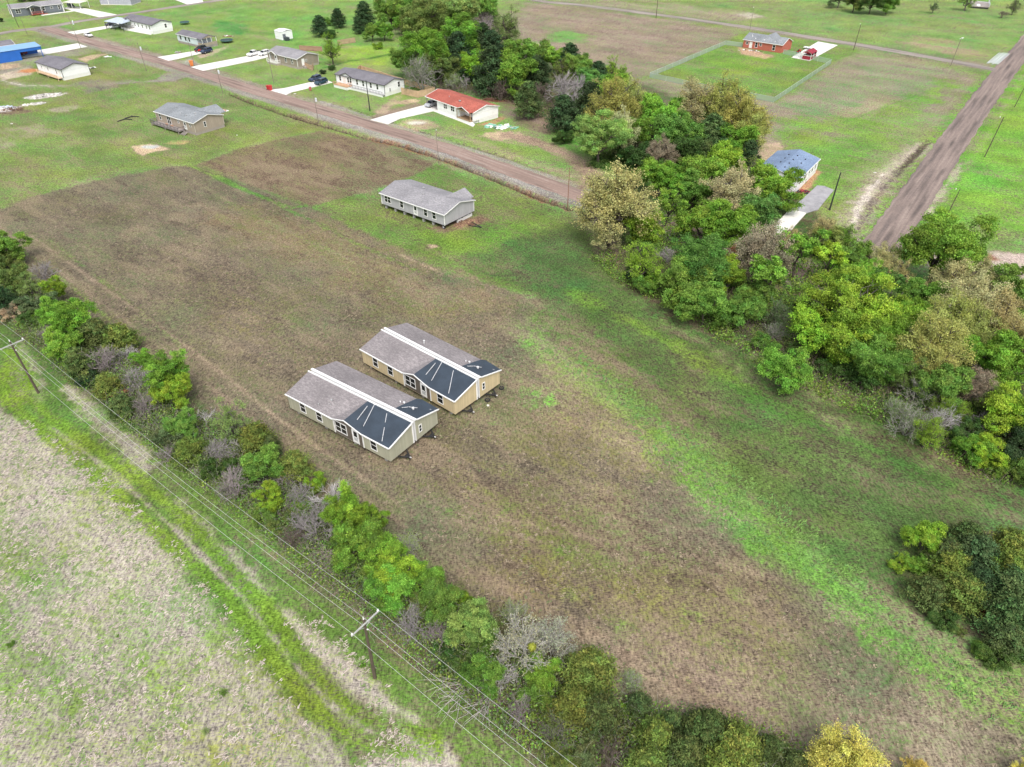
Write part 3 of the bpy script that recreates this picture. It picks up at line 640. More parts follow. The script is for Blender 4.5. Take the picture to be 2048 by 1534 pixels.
def gable_house(root, L, W, z0, wh, rise, wallm, roofm, trim=None, ov=.28, yr=None, skirt=None, name_roof='roof', front_gables=(), rear_gables=()):
    """gabled box; yr: ridge offset from the front. gables: (xc, half width, out, rise, with_wall)"""
    trim = trim or TRIM; yr = W / 2 if yr is None else yr; e = z0 + wh; R = e + rise; T = .14
    m = MB()
    m.poly([(0,0,z0),(L,0,z0),(L,0,e),(0,0,e)]); m.poly([(L,0,z0),(L,W,z0),(L,W,e),(L,yr,R),(L,0,e)])
    m.poly([(L,W,z0),(0,W,z0),(0,W,e),(L,W,e)]); m.poly([(0,W,z0),(0,0,z0),(0,0,e),(0,yr,R),(0,W,e)])
    for g in front_gables:
        xc, hw, out, gr, ww = g
        if ww: m.slab([(xc - hw, -out + .01, e), (xc + hw, -out + .01, e), (xc, -out + .01, e + gr)][::1], 0.001) if 0 else m.poly([(xc - hw, -out - .02, e - .05), (xc + hw, -out - .02, e - .05), (xc, -out - .02, e + gr - .04)])
    m.build('wall', wallm, root)
    sf = rise / yr; sb = rise / (W - yr); h = .02
    rf = MB(); x0, x1 = -ov, L + ov
    rf.slab([(x0, -ov, e - sf * ov + h), (x1, -ov, e - sf * ov + h), (x1, yr, R + h), (x0, yr, R + h)], T)
    rf.slab([(x0, yr, R + h), (x1, yr, R + h), (x1, W + ov, e - sb * ov + h), (x0, W + ov, e - sb * ov + h)], T)
    tr = MB()
    for (xc, hw, out, gr, ww) in front_gables:
        yb = min(yr, gr / sf); zt = e + gr + h
        for s in (-1, 1):
            pts = [(xc, -out - ov, zt), (xc + s * (hw + ov * .6), -out - ov, e + h - gr / hw * ov * .6 + .03), (xc + s * (hw + ov * .6), -ov * .5, e + h - gr / hw * ov * .6 + .03), (xc, yb, zt)]
            rf.slab(pts if s > 0 else pts[::-1], T)
            tr.bar((xc, -out - ov - .03, zt - .07), (xc + s * (hw + ov * .6), -out - ov - .03, e - gr / hw * ov * .6 - .04), .075)
    for (xc, hw, out, gr, ww) in rear_gables:
        yb = W - min(W - yr, gr / sb); zt = e + gr + h
        for s in (-1, 1):
            pts = [(xc, W + out + ov, zt), (xc + s * (hw + ov), W + out + ov, e + h - gr / hw * ov + .03), (xc + s * (hw + ov), W, e + h - gr / hw * ov + .03), (xc, yb, zt)]
            rf.slab(pts[::-1] if s > 0 else pts, T)
    rf.build(name_roof, roofm, root)
    for x, q in ((x0 - .005, .035), (x1 + .02, .065)):
        tr.bar((x, -ov - .02, e - sf * ov - .06), (x, yr, R - .07), q); tr.bar((x, yr, R - .07), (x, W + ov + .01, e - sb * ov - .07), q)
    # eave board, broken where a front gable interrupts it
    cuts = sorted([(xc - hw - ov * .6, xc + hw + ov * .6) for (xc, hw, out, gr, ww) in front_gables]); s = x0
    for a, b in cuts + [(x1, None)]:
        if a > s: tr.bar((s, -ov - .03, e - sf * ov - .05), (a, -ov - .03, e - sf * ov - .05), .075)
        s = b
    tr.bar((x0, W + ov + .005, e - sb * ov - .08), (x1, W + ov + .005, e - sb * ov - .08), .035)
    tr.build('fascia', trim, root)
    if skirt is not None:
        m = MB(); i = .03
        m.box(i, L - i, i, W - i, 0, z0 - .002); m.build('skirting', skirt, root)
    return e, R
def corner_posts(root, L, W, z0, e, mat=None, w=.1):
    for x in (0, L):
        for y in (0, W): m = MB(); m.box(x - w * .6, x + w * .6, y - w * .6, y + w * .6, z0, e - .12); m.build('corner_trim', mat or TRIM, root)
def deck(root, x0, x1, y0, y1, z, mat, rail=None, posts=True, skirt=None, sides='FLR', rh=.95):
    m = MB(); m.box(x0, x1, y0, y1, z - .12, z)
    if skirt is None:
        for x in (x0 + .1, (x0 + x1) / 2, x1 - .1): m.box(x - .07, x + .07, y0 + .03, y0 + .17, 0, z - .12)
    o = m.build('deck', mat, root)
    if skirt is not None: s = MB(); s.box(x0 + .02, x1 - .02, y0 + .02, y1 - .01, 0, z - .122); s.build('deck_skirting', skirt, root)
    if rail is not None:
        r = MB()
        def run(a, b):
            r.bar((a[0], a[1], z + rh), (b[0], b[1], z + rh), .045); r.bar((a[0], a[1], z + rh * .15), (b[0], b[1], z + rh * .15), .03)
            n = max(2, int(math.dist(a, b) / .32)); 
            for i in range(n + 1):
                t = i / n; x = a[0] + (b[0] - a[0]) * t; y = a[1] + (b[1] - a[1]) * t; r.bar((x, y, z), (x, y, z + rh), .02 if i % 5 else .05)
        if 'F' in sides: run((x0, y0), (x1, y0))
        if 'L' in sides: run((x0, y0), (x0, y1))
        if 'R' in sides: run((x1, y0), (x1, y1))
        r.build('railing', rail, root)
    return o
def steps(root, x0, x1, y, z, mat, dirn=-1, n=4):
    m = MB()
    for i in range(n):
        zz = z * (n - i) / (n + 1); yy = y + dirn * (i + .5) * .3
        m.box(x0, x1, min(yy, yy + dirn * .3), max(yy, yy + dirn * .3), zz - .05, zz)
    for x in (x0 + .03, x1 - .03): m.bar((x, y, z * .95), (x, y + dirn * (n + .8) * .3, .02), .04)
    m.build('steps', mat, root)
def wheel(parent, c, r=.38, w=.22, axis='Y', name='wheel'):
    m = MB(); d = (0, w / 2, 0) if axis == 'Y' else (w / 2, 0, 0)
    a = tuple(c[i] - d[i] for i in range(3)); b = tuple(c[i] + d[i] for i in range(3))
    m.tube(a, b, r, n=16); o = m.build(name, RUBBER, parent)
    k = MB(); a2 = tuple(c[i] - d[i] * 1.06 for i in range(3)); b2 = tuple(c[i] + d[i] * 1.06 for i in range(3)); k.tube(a2, b2, r * .58, n=12); k.build('rim', plain('rim_grey', (.45,.45,.46), .35, .2), o)
    return o

SH1 = shingle('shingle_greybrown', (.215,.195,.20), (.275,.25,.25))
SH2 = shingle('shingle_grey', (.24,.235,.25), (.30,.29,.30))
SH3 = shingle('shingle_bluegrey', (.20,.22,.235), (.27,.285,.30))
SH4 = shingle('shingle_charcoal', (.15,.145,.165), (.20,.19,.21))
SHR = shingle('shingle_red', (.34,.085,.06), (.42,.13,.095))
SHB = shingle('shingle_blue', (.16,.225,.34), (.20,.27,.39))

# ---- the two double-wide homes standing in halves on their wheels in the brown field
def split_home(eaveL, eaveR, wallm, accent, who, back, hitch_extra):
    z0, wh, rise, W, gap = .72, 2.42, 1.12, 4.3, .42
    e = z0 + wh; R = e + rise; T = .13; ov = .16
    loc, rz, L = frame(eaveL, eaveR, e); 
    ux, uy = math.cos(rz), math.sin(rz)
    # ---------------- front half
    r = empty('home_half', loc, rz, label='front half of the %s home in the brown field, %s' % who, cat='manufactured home', group='halves of the two split double-wide homes')
    x1, xm, x2, hp = L * .475, L * .60, L * .755, .80
    m = MB()
    m.poly([(0,0,z0),(x1,0,z0),(x1,0,e),(0,0,e)]); m.poly([(x2,0,z0),(L,0,z0),(L,0,e),(x2,0,e)])
    m.poly([(L,0,z0),(L,W,z0),(L,W,R),(L,0,e)]); m.poly([(0,W,z0),(0,0,z0),(0,0,e),(0,W,R)])
    m.poly([(0,0,z0),(0,W,z0),(L,W,z0),(L,0,z0)]); m.build('wall', wallm, r)
    m = MB(); m.poly([(x1,.02,z0),(x2,.02,z0),(x2,.02,e),(xm,.02,e+hp),(x1,.02,e)]); m.build('accent_wall', accent, r)
    rf = MB()
    rf.slab([(-ov,-ov,e-.03),(x1,-ov,e-.03),(xm,W,R),(-ov,W,R)], T); rf.slab([(x1,-ov,e-.03),(xm,-ov,e+hp),(xm,W,R+.004)], T); rf.build('roof', SH1, r)
    rf = MB()
    rf.slab([(xm,-ov,e+hp),(x2,-ov,e-.03),(xm+.001,W,R+.004)], T); rf.slab([(x2,-ov,e-.03),(L+ov,-ov,e-.03),(L+ov,W,R),(xm,W,R)], T)
    fo = rf.build('roof_underlayment', UNDER, r)
    b = MB()
    def onroof(x, t, lift=.025):       # point on the dark slope, t from eave to ridge
        zz = e - .03 + (R - e + .03) * t
        if x < x2:
            # plane through (xm,e+hp),(x2,e),(xm,W,R)
            k = (x2 - x) / (x2 - xm); zz = max(zz, e - .03 + k * (hp + .03) + t * (R - e - hp) * k + (1 - k) * t * (R - e))
        return (x, -ov + (W + ov) * t, zz + lift)
    for (xa, ta, xb, tb) in ((.635, .80, .665, .22), (.665, .97, .735, .16), (.80, .88, .93, .08)):
        b = MB(); n = 6 if who[0].startswith('sage') and xa == .80 else 1
        for i in range(n):
            if n == 6 and i in (2,) : continue
            f0, f1 = i / n, (i + .93) / n
            b = MB(); b.bar(onroof(L * (xa + (xb - xa) * f0), ta + (tb - ta) * f0), onroof(L * (xa + (xb - xa) * f1), ta + (tb - ta) * f1), .035); b.build('batten', plain('pale_batten', (.55,.55,.56)), fo)
    t = MB(); fz = e - .09
    t.bar((-ov,-ov-.04,fz),(x1-.05,-ov-.04,fz),.07); t.bar((x1-.05,-ov-.04,fz),(xm,-ov-.04,e+hp-.07),.06); t.bar((xm,-ov-.04,e+hp-.07),(x2,-ov-.04,fz),.06); t.bar((x2,-ov-.04,fz),(L+ov,-ov-.04,fz),.07)
    t.bar((-ov-.01,-ov,fz-.02),(-ov-.01,W,R-.10),.035); t.bar((L+ov+.04,-ov,fz),(L+ov+.04,W,R-.06),.07); t.build('fascia', TRIM, r)
    for x in (x1, x2): t = MB(); t.box(x-.09,x+.09,-.05,.03,z0,e-.14); t.build('corner_trim', TRIM, r)
    t = MB(); t.box(-ov-.1,L+ov+.1,W-.16,W+.05,R-.05,R+.05); t.box(-ov+.05,L+ov-.05,W+.0,W+.045,z0+.1,R-.05); t.box(L-.05,L+.04,W-.10,W+.05,z0,R-.05)
    t.build('ridge_wrap', plain('white_wrap', (.80,.80,.79), .45, .05), r)
    P = on_face('F', L, W)
    window(r, P, L*.155, z0+.62, .95, 1.5); window(r, P, L*.325, z0+.62, .95, 1.5); window(r, P, L*.545, z0+.62, .95, 1.5, 2); window(r, P, L*.855, z0+.62, .95, 1.5)
    door(r, P, L*.685, z0+.12, .95, 2.08)
    vents(r, [(L*.36, W*.45, e+rise*.45, .10), (L*.38, W*.30, e+rise*.30, .05), (L*.30, W*.14, e+rise*.14, .06)] if who[0].startswith('sage') else [(L*.12, W*.8, e+rise*.8, .05)])
    def under(r):
        m = MB()
        for y in (W*.28, W*.72): m.box(.3, L-.2, y-.06, y+.06, z0-.32, z0-.01)
        for i in range(10): x = .8 + i*(L-1.6)/9; m.box(x-.05, x+.05, .15, W-.15, z0-.2, z0-.05)
        m.build('chassis', DARKM, r)
        for i in range(4):
            for y in (W*.16, W*.84): wheel(r, (L*.42 + i*.95, y, .36), .36, .2)
        for i in range(4):
            for y in (.5, W-.5): m = MB(); x = 1.2 + i*(L-2.4)/3; m.box(x-.2,x+.2,y-.2,y+.2,0,z0-.33); m.build('pier', plain('block_grey', (.33,.32,.31)), r)
        h = MB(); t = (L+1.25, W*.5, z0-.24)
        for y in (W*.5-.8, W*.5+.8): h.tube((L-.1, y, z0-.20), t, .10, n=4)
        h.tube((L+.55, W*.5-.5, z0-.22), (L+.55, W*.5+.5, z0-.22), .06, n=4); h.box(L+.62,L+.9,W*.5-.28,W*.5+.28,z0-.3,z0-.2); h.tube((L+1.15, W*.5, 0), (L+1.15, W*.5, z0-.18), .05, n=6)
        ho = h.build('tow_hitch', DARKM, r); c = MB(); c.tube((L+1.22,W*.5,z0-.22),(L+1.42,W*.5,z0-.20),.09,n=8); c.build('coupler', plain('coupler_steel', (.5,.5,.5), .4), ho)
    under(r)
    # ---------------- rear half
    off = W + gap; loc2 = loc + Vector((-uy*off, ux*off, 0)) ; L2 = L
    q = empty('home_half', loc2, rz, label='rear half of the %s home in the brown field, %s' % (who[0], back), cat='manufactured home', group='halves of the two split double-wide homes')
    m = MB()
    m.poly([(L,0,z0),(L,W,z0),(L,W,e),(L,0,R)]); m.poly([(L,W,z0),(0,W,z0),(0,W,e),(L,W,e)]); m.poly([(0,W,z0),(0,0,z0),(0,0,R),(0,W,e)]); m.poly([(0,0,z0),(0,W,z0),(L,W,z0),(L,0,z0)])
    m.build('wall', wallm, q)
    xs = L*.805; rf = MB(); rf.slab([(-ov,0,R),(xs,0,R),(xs,W+ov,e-.03),(-ov,W+ov,e-.03)], T); rf.build('roof', SH1, q)
    rf = MB(); rf.slab([(xs,0,R),(L+ov,0,R),(L+ov,W+ov,e-.03),(xs+.9,W+ov,e+.28),(xs,W+ov,e-.03)], T); fo = rf.build('roof_underlayment', UNDER, q)
    b = MB()
    def rr(x, t): return (x, (W+ov)*t, R+(e-.03-R)*t+.03+ (.2*t if xs+.2<x<L-1.2 else 0))
    b.bar(rr(L*.86,.42), rr(L*.985,.80), .03); b.build('batten', plain('pale_batten', (0,0,0)), fo); b = MB(); b.bar(rr(L*.835,.25), rr(L*.86,.40), .03); b.build('batten', plain('pale_batten', (0,0,0)), fo)
    t = MB(); t.box(-ov-.1,L+ov+.1,-.05,.30,R-.06,R+.05); t.box(-ov+.02,L+ov-.02,-.05,0,z0+.1,R-.06); t.box(L-.05,L+.04,-.06,.09,z0,R-.05)
    t.build('ridge_wrap', plain('white_wrap', (0,0,0)), q)
    t = MB(); t.bar((-ov-.01,0,R-.10),(-ov-.01,W+ov,fz-.03),.035); t.bar((L+ov+.04,.3,R-.12),(L+ov+.04,W+ov,fz),.07); t.bar((-ov,W+ov+.01,fz-.03),(L+ov,W+ov+.01,fz-.03),.035); t.build('fascia', TRIM, q)
    window(q, on_face('R', L, W), W*.22, z0+1.0, .38, 1.0)
    vents(q, [(L*.80, W*.52, e+rise*.48, .10), (L*.775, W*.47, e+rise*.53, .07), (L*.90, W*.45, e+rise*.60, .12)] + ([(L*.345, W*.40, e+rise*.6, .10), (L*.375, W*.28, e+rise*.7, .06)] if not who[0].startswith('sage') else []), plain('vent_white', (.6,.6,.6)))
    under(q)
    return loc, rz, L
SAGE = siding('siding_sage', (.42,.415,.31)); CREAM = siding('siding_cream', (.60,.49,.30)); ACC = plain('accent_brown', (.125,.105,.085), .7, .12)
split_home((573.6,787), (777.3,894.2), SAGE, ACC, ('sage green', 'nearest the hedgerow'), 'beyond its front half', 0)
locB, rzB, LB = split_home((722.6,697.4), (908.8,800.6), CREAM, ACC, ('pale yellow', 'dark felt gable'), 'tyres by it', 0)
for (px, py, lab) in ((1003,776,'black loose tyre lying on the grass by the far tow hitch of the yellow home'), (975,800,'black loose tyre lying between the two tow hitches of the yellow home')):
    p = G(px, py, .12); r = empty('tyre', (p.x, p.y, 0.02), 0, label=lab, cat='tyre', group='loose tyres by the yellow home')
    m = MB(); m.torus((0,0,.12), .30, .10); m.build('tread', RUBBER, r, True); m = MB(); m.torus((0,0,.12), .20, .03); m.build('rim', plain('rusty_rim', (.16,.13,.11)), r, True)

# ---- grey home on blocks in the middle lot
GREYS = siding('siding_grey', (.42,.42,.44))
loc, rz, L = frame((761.9,386.3), (888.1,429.4), 3.25)
r = empty('manufactured_home', loc, rz, label='pale grey home on open blocks in the middle lot, brown junk at its right end', cat='manufactured home')
W = 8.9; z0 = .95; e, R = gable_house(r, L, W, z0, 2.45, 1.15, GREYS, SH2, rear_gables=[(L*.80, 2.0, 1.2, 1.25, 0)])
corner_posts(r, L, W, z0, e); P = on_face('F', L, W)
window(r, P, L*.105, z0+.75, .85, 1.45, 2); window(r, P, L*.335, z0+.70, .9, 1.5); window(r, P, L*.715, z0+.70, .9, 1.5); window(r, P, L*.845, z0+.70, .9, 1.5)
door(r, P, L*.555, z0+.1)
vents(r, [(L*.40, W*.62, e+.88, .14), (L*.52, W*.36, e+.83, .1), (L*.74, W*.30, e+.7, .06), (L*.88, W*.20, e+.5, .07), (L*.60, W*.12, e+.3, .06)])
m = MB()
for y in (1.0, 3.4, 5.5, 7.9): m.box(.2, L-.15, y-.08, y+.08, z0-.3, z0-.01)
m.build('chassis', DARKM, r)
for i in range(7):
    for y in (.45, W*.5, W-.45): m = MB(); x = .8+i*(L-1.6)/6; m.box(x-.22,x+.22,y-.22,y+.22,0,z0-.31); m.build('pier', plain('block_grey', (.33,.32,.31)), r)
m = MB(); m.box(L-.5,L-.15,W*.45,W*.95,0,z0-.31); m.build('end_pier_row', plain('pale_block', (.6,.6,.58)), r)
wheel(r, (L-.55, .25, .38), .38, .22)
c = G(930,446); j = empty('scrap_pile', (c.x, c.y, 0), rz, label='rusty axles and brown scrap lying at the right end of the grey home', cat='scrap pile')
m = MB(); rnd = random.Random(4)
for i in range(14):
    x = rnd.uniform(-2.2,2.2); y = rnd.uniform(-1,1); a = rnd.uniform(0,3); l = rnd.uniform(.3,1.1); m.tube((x,y,.1+rnd.random()*.2),(x+l*math.cos(a),y+l*math.sin(a),.08+rnd.random()*.3),.06,n=5)
m.build('axle', plain('rusty_iron', (.16,.08,.055), .9, .4), j)
m = MB(); m.tube((1.4,-.6,.15),(4.2,.3,.12),.09,n=4); m.tube((1.0,.9,.15),(4.2,.3,.12),.09,n=4); m.build('tow_hitch', DARKM, j)

# ---- tan home with a grey deck, left lot
TANS = siding('siding_tan', (.37,.31,.25))
loc, rz, L = frame((309.4,221.9), (386.3,245.6), 3.35)
r = empty('manufactured_home', loc, rz, label='tan home with a long grey front deck, alone on the left green lot', cat='manufactured home')
W = 8.9; z0 = .75; e, R = gable_house(r, L, W, z0, 2.6, 1.2, TANS, SH3, skirt=plain('tan_skirting', (.33,.29,.26)), rear_gables=[(L*.70, 3.4, 2.0, 1.35, 0)])
corner_posts(r, L, W, z0, e, plain('pale_tan', (.5,.45,.38))); P = on_face('F', L, W)
window(r, P, L*.115, z0+.7, .8, 1.5); m = window(r, P, L*.345, z0+.25, .8, 1.95, 2); window(r, P, L*.60, z0+1.3, .6, .75); window(r, P, L*.90, z0+1.3, .6, .75); door(r, P, L*.765, z0+.1, mat=TRIM)
window(r, on_face('R', L, W), W*.36, z0+.9, .55, 1.2); vents(r, [(L*.30,W*.38,e+.95,.1),(L*.28,W*.24,e+.6,.06),(L*.80,W*.38,e+.95,.12),(L*.70,W*.18,e+.45,.1),(L*.86,W*.28,e+.7,.06),(L*.55,W*.2,e+.5,.06)])
deck(r, .3, L*.74, -2.2, 0, .72, GREYWOOD, plain('deck_rail', (.13,.12,.13)), sides='FLR'); steps(r, L*.76, L*.86, -.6, .75, GREYWOOD); 
m = MB(); m.box(L*.44-.5, L*.44+.3, -.7, -.3, .72, 1.05); m.box(L*.30,L*.33,-.9,-.5,.72,1.15); m.build('deck_chair', wood('deck_chair_wood', (.5,.30,.2)), r)

# ---- white home with the red roof and carport
WH = siding('siding_white', (.87,.87,.86), .22, False)
loc, rz, L = frame((875,222.5), (947.5,248.8), 0.0)
Lb = L; cp = 5.2; ux, uy = math.cos(rz), math.sin(rz)
r = empty('manufactured_home', loc, rz, label='white home under a bright red shingle roof with a timber porch and an end carport', cat='manufactured home')
W = 8.9; z0 = .8; wh = 2.45; rise = 1.15; e = z0+wh; R = e+rise; ov = .3; pd = 2.0; px0 = L*.63; px1 = L*.97
m = MB(); m.poly([(0,0,z0),(px0,0,z0),(px0,0,e),(0,0,e)]); m.poly([(px0,0,z0),(px0,pd,z0),(px0,pd,e+.4),(px0,0,e)]); m.poly([(px0,pd,z0),(px1,pd,z0),(px1,pd,e+.4),(px0,pd,e+.4)])
m.poly([(px1,pd,z0),(px1,0,z0),(px1,0,e),(px1,pd,e+.4)]); m.poly([(px1,0,z0),(L,0,z0),(L,0,e),(px1,0,e)]); m.poly([(L,0,z0),(L,W,z0),(L,W,e),(L,W/2,R),(L,0,e)]); m.poly([(L,W,z0),(0,W,z0),(0,W,e),(L,W,e)]); m.poly([(0,W,z0),(0,0,z0),(0,0,e),(0,W/2,R),(0,W,e)])
m.build('wall', WH, r)
s = rise/(W/2); m = MB(); m.slab([(-cp,-ov,e-s*ov+.02),(L+ov,-ov,e-s*ov+.02),(L+ov,W/2,R+.02),(-cp,W/2,R+.02)], .14); m.slab([(-cp,W/2,R+.02),(L+ov,W/2,R+.02),(L+ov,W+ov,e-s*ov+.02),(-cp,W+ov,e-s*ov+.02)], .14)
xc = L*.80; hw = L*.17; gr = 1.0
for sg in (-1,1):
    pts = [(xc,-1.3,e+gr+.05),(xc+sg*(hw+.3),-1.3,e-.02),(xc+sg*(hw+.3),0,e-.02+.05),(xc,W*.42,e+gr+.05)]; m.slab(pts if sg>0 else pts[::-1], .13)
m.build('roof', SHR, r)
t = MB()
for x in (-cp-.04,L+ov+.04): t.bar((x,-ov,e-s*ov-.06),(x,W/2,R-.06),.08); t.bar((x,W/2,R-.06),(x,W+ov,e-s*ov-.06),.08)
t.bar((-cp,-ov-.03,e-s*ov-.06),(xc-hw-.3,-ov-.03,e-s*ov-.06),.08)
for sg in (-1,1): t.bar((xc,-1.34,e+gr-.04),(xc+sg*(hw+.3),-1.34,e-.1),.07)
t.build('fascia', TRIM, r)
m = MB(); m.poly([(-cp+.05,0,e),(-cp+.05,W,e),(-cp+.05,W/2,R-.1)][::-1]); m.build('carport_gable', WH, r)
m = MB()
for y in (.1, W-.1): m.box(-cp+.1,-cp+.28,y-.09,y+.09,.1,e-.1)
m.build('carport_post', GREYWOOD, r)
m = MB(); m.box(.02,px0,.03,W-.03,.0,z0-.003); m.box(px0,L-.03,pd+.02,W-.03,0,z0-.003); m.build('skirting', SKIRT, r)
deck(r, px0-.3, px1+.1, -.9, pd, z0, LUMBER, None, skirt=SKIRT)
m = MB()
for x in (px0-.2, px1): m.box(x-.08,x+.08,-.85,-.69,z0,e-.05)
for i in range(5): x = px0 + .3 + i*(px1-px0-.6)/4; hgt = gr*(1-abs(x-xc)/hw); m.bar((x,-.9,e-.1),(x,-.9,e+max(.1,hgt)-.1),.06)
m.bar((px0-.2,-.9,e-.12),(px1,-.9,e-.12),.08); m.build('porch_post', LUMBER, r)
P = on_face('F', L, W); window(r, P, L*.24, z0+.8, .75, 1.2, 2); window(r, P, L*.44, z0+.8, .75, 1.2, 2)
P2 = lambda s_, o_, z_: (s_, pd-o_, z_)
window(r, P2, L*.76, z0+.8, .75, 1.2, 2); door(r, P2, L*.86, z0+.02, mat=plain('dark_door', (.12,.13,.14)))
vents(r, [(L*.47,W*.26,e+.65,.22),(L*.15,W*.3,e+.7,.08)], plain('vent_grey', (0,0,0)))

# ---- long white home with the black trim
WL = siding('siding_white_lap', (.86,.87,.88), .22, False); BT = plain('black_trim', (.03,.03,.035), .5, .2)
loc, rz, L = frame((670.6,147.0), (768.1,169.6), 3.5)
r = empty('manufactured_home', loc, rz, label='long white home with black trim, grey roof and a timber stoop, before a wooden fence', cat='manufactured home')
W = 8.4; z0 = .95; e, R = gable_house(r, L, W, z0, 2.5, 1.1, WL, SH4, trim=BT, skirt=SKIRT, front_gables=[(L*.235, 2.9, .03, 1.0, 1)])
corner_posts(r, L, W, z0, e, BT); P = on_face('F', L, W)
for x, n in ((.095,1),(.265,1),(.315,1),(.45,1),(.575,1),(.73,1),(.86,1)): window(r, P, L*x, z0+.75, .75, 1.4, n, trim=BT if 0 else TRIM)
door(r, P, L*.18, z0+.1, mat=plain('white_door', (.75,.72,.70)), lite=False)
window(r, on_face('R', L, W), W*.72, z0+.8, .8, 1.4); m = MB(); m.box(L, L+.25, 1.9, 2.3, 1.2, 2.1); m.build('meter_box', plain('vent_grey', (0,0,0)), r)
deck(r, L*.05, L*.33, -2.2, 0, z0-.05, wood('stoop_timber', (.62,.38,.24)), wood('stoop_timber', (0,0,0)), skirt=SKIRT, sides='FR')
m = MB()
m.box(L*.33, L*1.0, -1.0, -.02, z0-.35, z0-.25); m.build('walkway', plain('grey_walk', (.40,.40,.41)), r)
m = MB(); m.bar((L*.33,-1.0,z0+.6),(L-.1,-1.0,z0+.6),.03)
for i in range(12): x = L*.33 + i*(L*.66)/11; m.bar((x,-1.0,z0-.3),(x,-1.0,z0+.6),.025)
m.build('railing', BT, r); m = MB(); m.box(L*.33,L,-.98,-.9,0,z0-.36); m.build('walk_skirting', SKIRT, r)

# ---- tan home with a side fence, beyond
loc, rz, L = frame((533.8,103.1), (593.1,117.5), 3.4)
r = empty('manufactured_home', loc, rz, label='taupe home with a small gabled entry and white side door, white vehicles at left', cat='manufactured home')
TP = siding('siding_taupe', (.31,.265,.22)); W = 8.9; z0 = .75; e, R = gable_house(r, L, W, z0, 2.6, 1.25, TP, SH2, skirt=plain('taupe_skirting', (.36,.32,.28)), front_gables=[(L*.24, 2.2, .6, .95, 1)])
corner_posts(r, L, W, z0, e); P = on_face('F', L, W)
window(r, P, L*.62, z0+.7, .8, 1.4); window(r, P, L*.83, z0+.7, .8, 1.4); window(r, P, L*.10, z0+.7, .8, 1.4); door(r, P, L*.28, z0+.1)
deck(r, L*.08, L*.42, -1.6, 0, z0-.05, plain('white_deck', (.6,.58,.55)), TRIM, sides='FR', skirt=plain('taupe_skirting', (0,0,0)))
m = MB()
for x in (L*.24-2.0, L*.24+2.0): m.box(x-.1,x+.1,-.6,-.4,z0,e)
m.build('porch_post', TRIM, r)
PR = on_face('R', L, W); door(r, PR, W*.27, z0+.1, lite=False); window(r, PR, W*.42, z0+1.3, .45, .5)
m = MB(); m.box(L+.02,L+1.6,W*.22,W*.38,0,z0-.1); m.build('side_stoop', GREYWOOD, r)

# ---- small white home with the roofed end porch
loc, rz, L = frame((352.5,66.3), (393,75.6), 3.4)
r = empty('manufactured_home', loc, rz, label='narrow white home with a tan roofed porch on its right end, dark cars before it', cat='manufactured home')
LB2 = siding('siding_pale_blue', (.62,.68,.74), .22, False); W = 6.2; z0 = .8; pl = 3.2
e, R = gable_house(r, L, W, z0, 2.5, 1.0, LB2, SH4, skirt=GREYWOOD)
P = on_face('F', L, W)
for x in (.17,.42,.60): window(r, P, L*x, z0+.7, .75, 1.3, 1, trim=plain('dark_frame', (.12,.12,.12)))
m = MB(); s = 1.0/(W/2); m.slab([(L+.3,-.28,e-.07),(L+pl,-.28,e-.07),(L+pl,W/2,R+.02),(L+.3,W/2,R+.02)], .14); m.slab([(L+.3,W/2,R+.02),(L+pl,W/2,R+.02),(L+pl,W+.28,e-.07),(L+.3,W+.28,e-.07)], .14); m.build('porch_roof', SH4, r)
m = MB(); m.poly([(L+pl-.1,0,e-.05),(L+pl-.1,W,e-.05),(L+pl-.1,W/2,R-.05)]); m.box(L+pl-.15,L+pl-.02,0,W,z0,z0+.95); m.box(L+.1,L+pl-.15,0,.1,z0,z0+.95); m.build('porch_wall', siding('siding_tan', (0,0,0)), r)
m = MB()
for y in (.1,W*.35,W*.65,W-.1): m.box(L+pl-.18,L+pl-.04,y-.07,y+.07,z0,e)
m.build('porch_post', TRIM, r); deck(r, L+.02, L+pl, 0, W, z0, GREYWOOD, None, skirt=GREYWOOD)
steps(r, L-.4, L+.7, 0, z0, LUMBER)

# ---- white home with an entry gable and the attached carport to its left
loc, rz, L = frame((245,37.2), (303.1,50), 3.5)
r = empty('manufactured_home', loc, rz, label='long white home with charcoal roof on the corner lot, open carport on its left', cat='manufactured home')
W = 8.6; z0 = .9; e, R = gable_house(r, L, W, z0, 2.6, 1.15, WL, SH4, trim=BT, skirt=SKIRT, front_gables=[(L*.22, 2.6, .03, .95, 1)])
corner_posts(r, L, W, z0, e, TRIM); P = on_face('F', L, W)
for x in (.09,.40,.52,.66,.80,.90): window(r, P, L*x, z0+.7, .7, 1.3)
door(r, P, L*.24, z0+.1, lite=False); window(r, on_face('R', L, W), W*.68, z0+.8, .8, 1.35)
deck(r, L*.02, L*.35, -2.0, 0, z0-.05, GREYWOOD, plain('grey_rail', (.3,.3,.31)), sides='FLR', skirt=SKIRT)
def shed_roof(name, a, b, depth_, zf, zb, mat, post, label, cat, xs=3, wall=None, wallm=None, **kw):
    loc, rz, L = frame(a, b, zf); r = empty(name, loc, rz, label=label, cat=cat)
    m = MB(); m.slab([(0,0,zf),(L,0,zf),(L,depth_,zb),(0,depth_,zb)], .2); m.build('roof', mat, r)
    m = MB()
    for i in range(xs):
        for y, z in ((.15,zf),(depth_-.15,zb)): x = .15+i*(L-.3)/(xs-1); m.box(x-.08,x+.08,y-.08,y+.08,0,z-.18)
    m.build('post', post, r)
    if wall: 
        m = MB(); wall(m, L); m.build('wall', wallm or mat, r)
    return r, L
METALB = siding('metal_paleblue', (.50,.57,.66), .3)
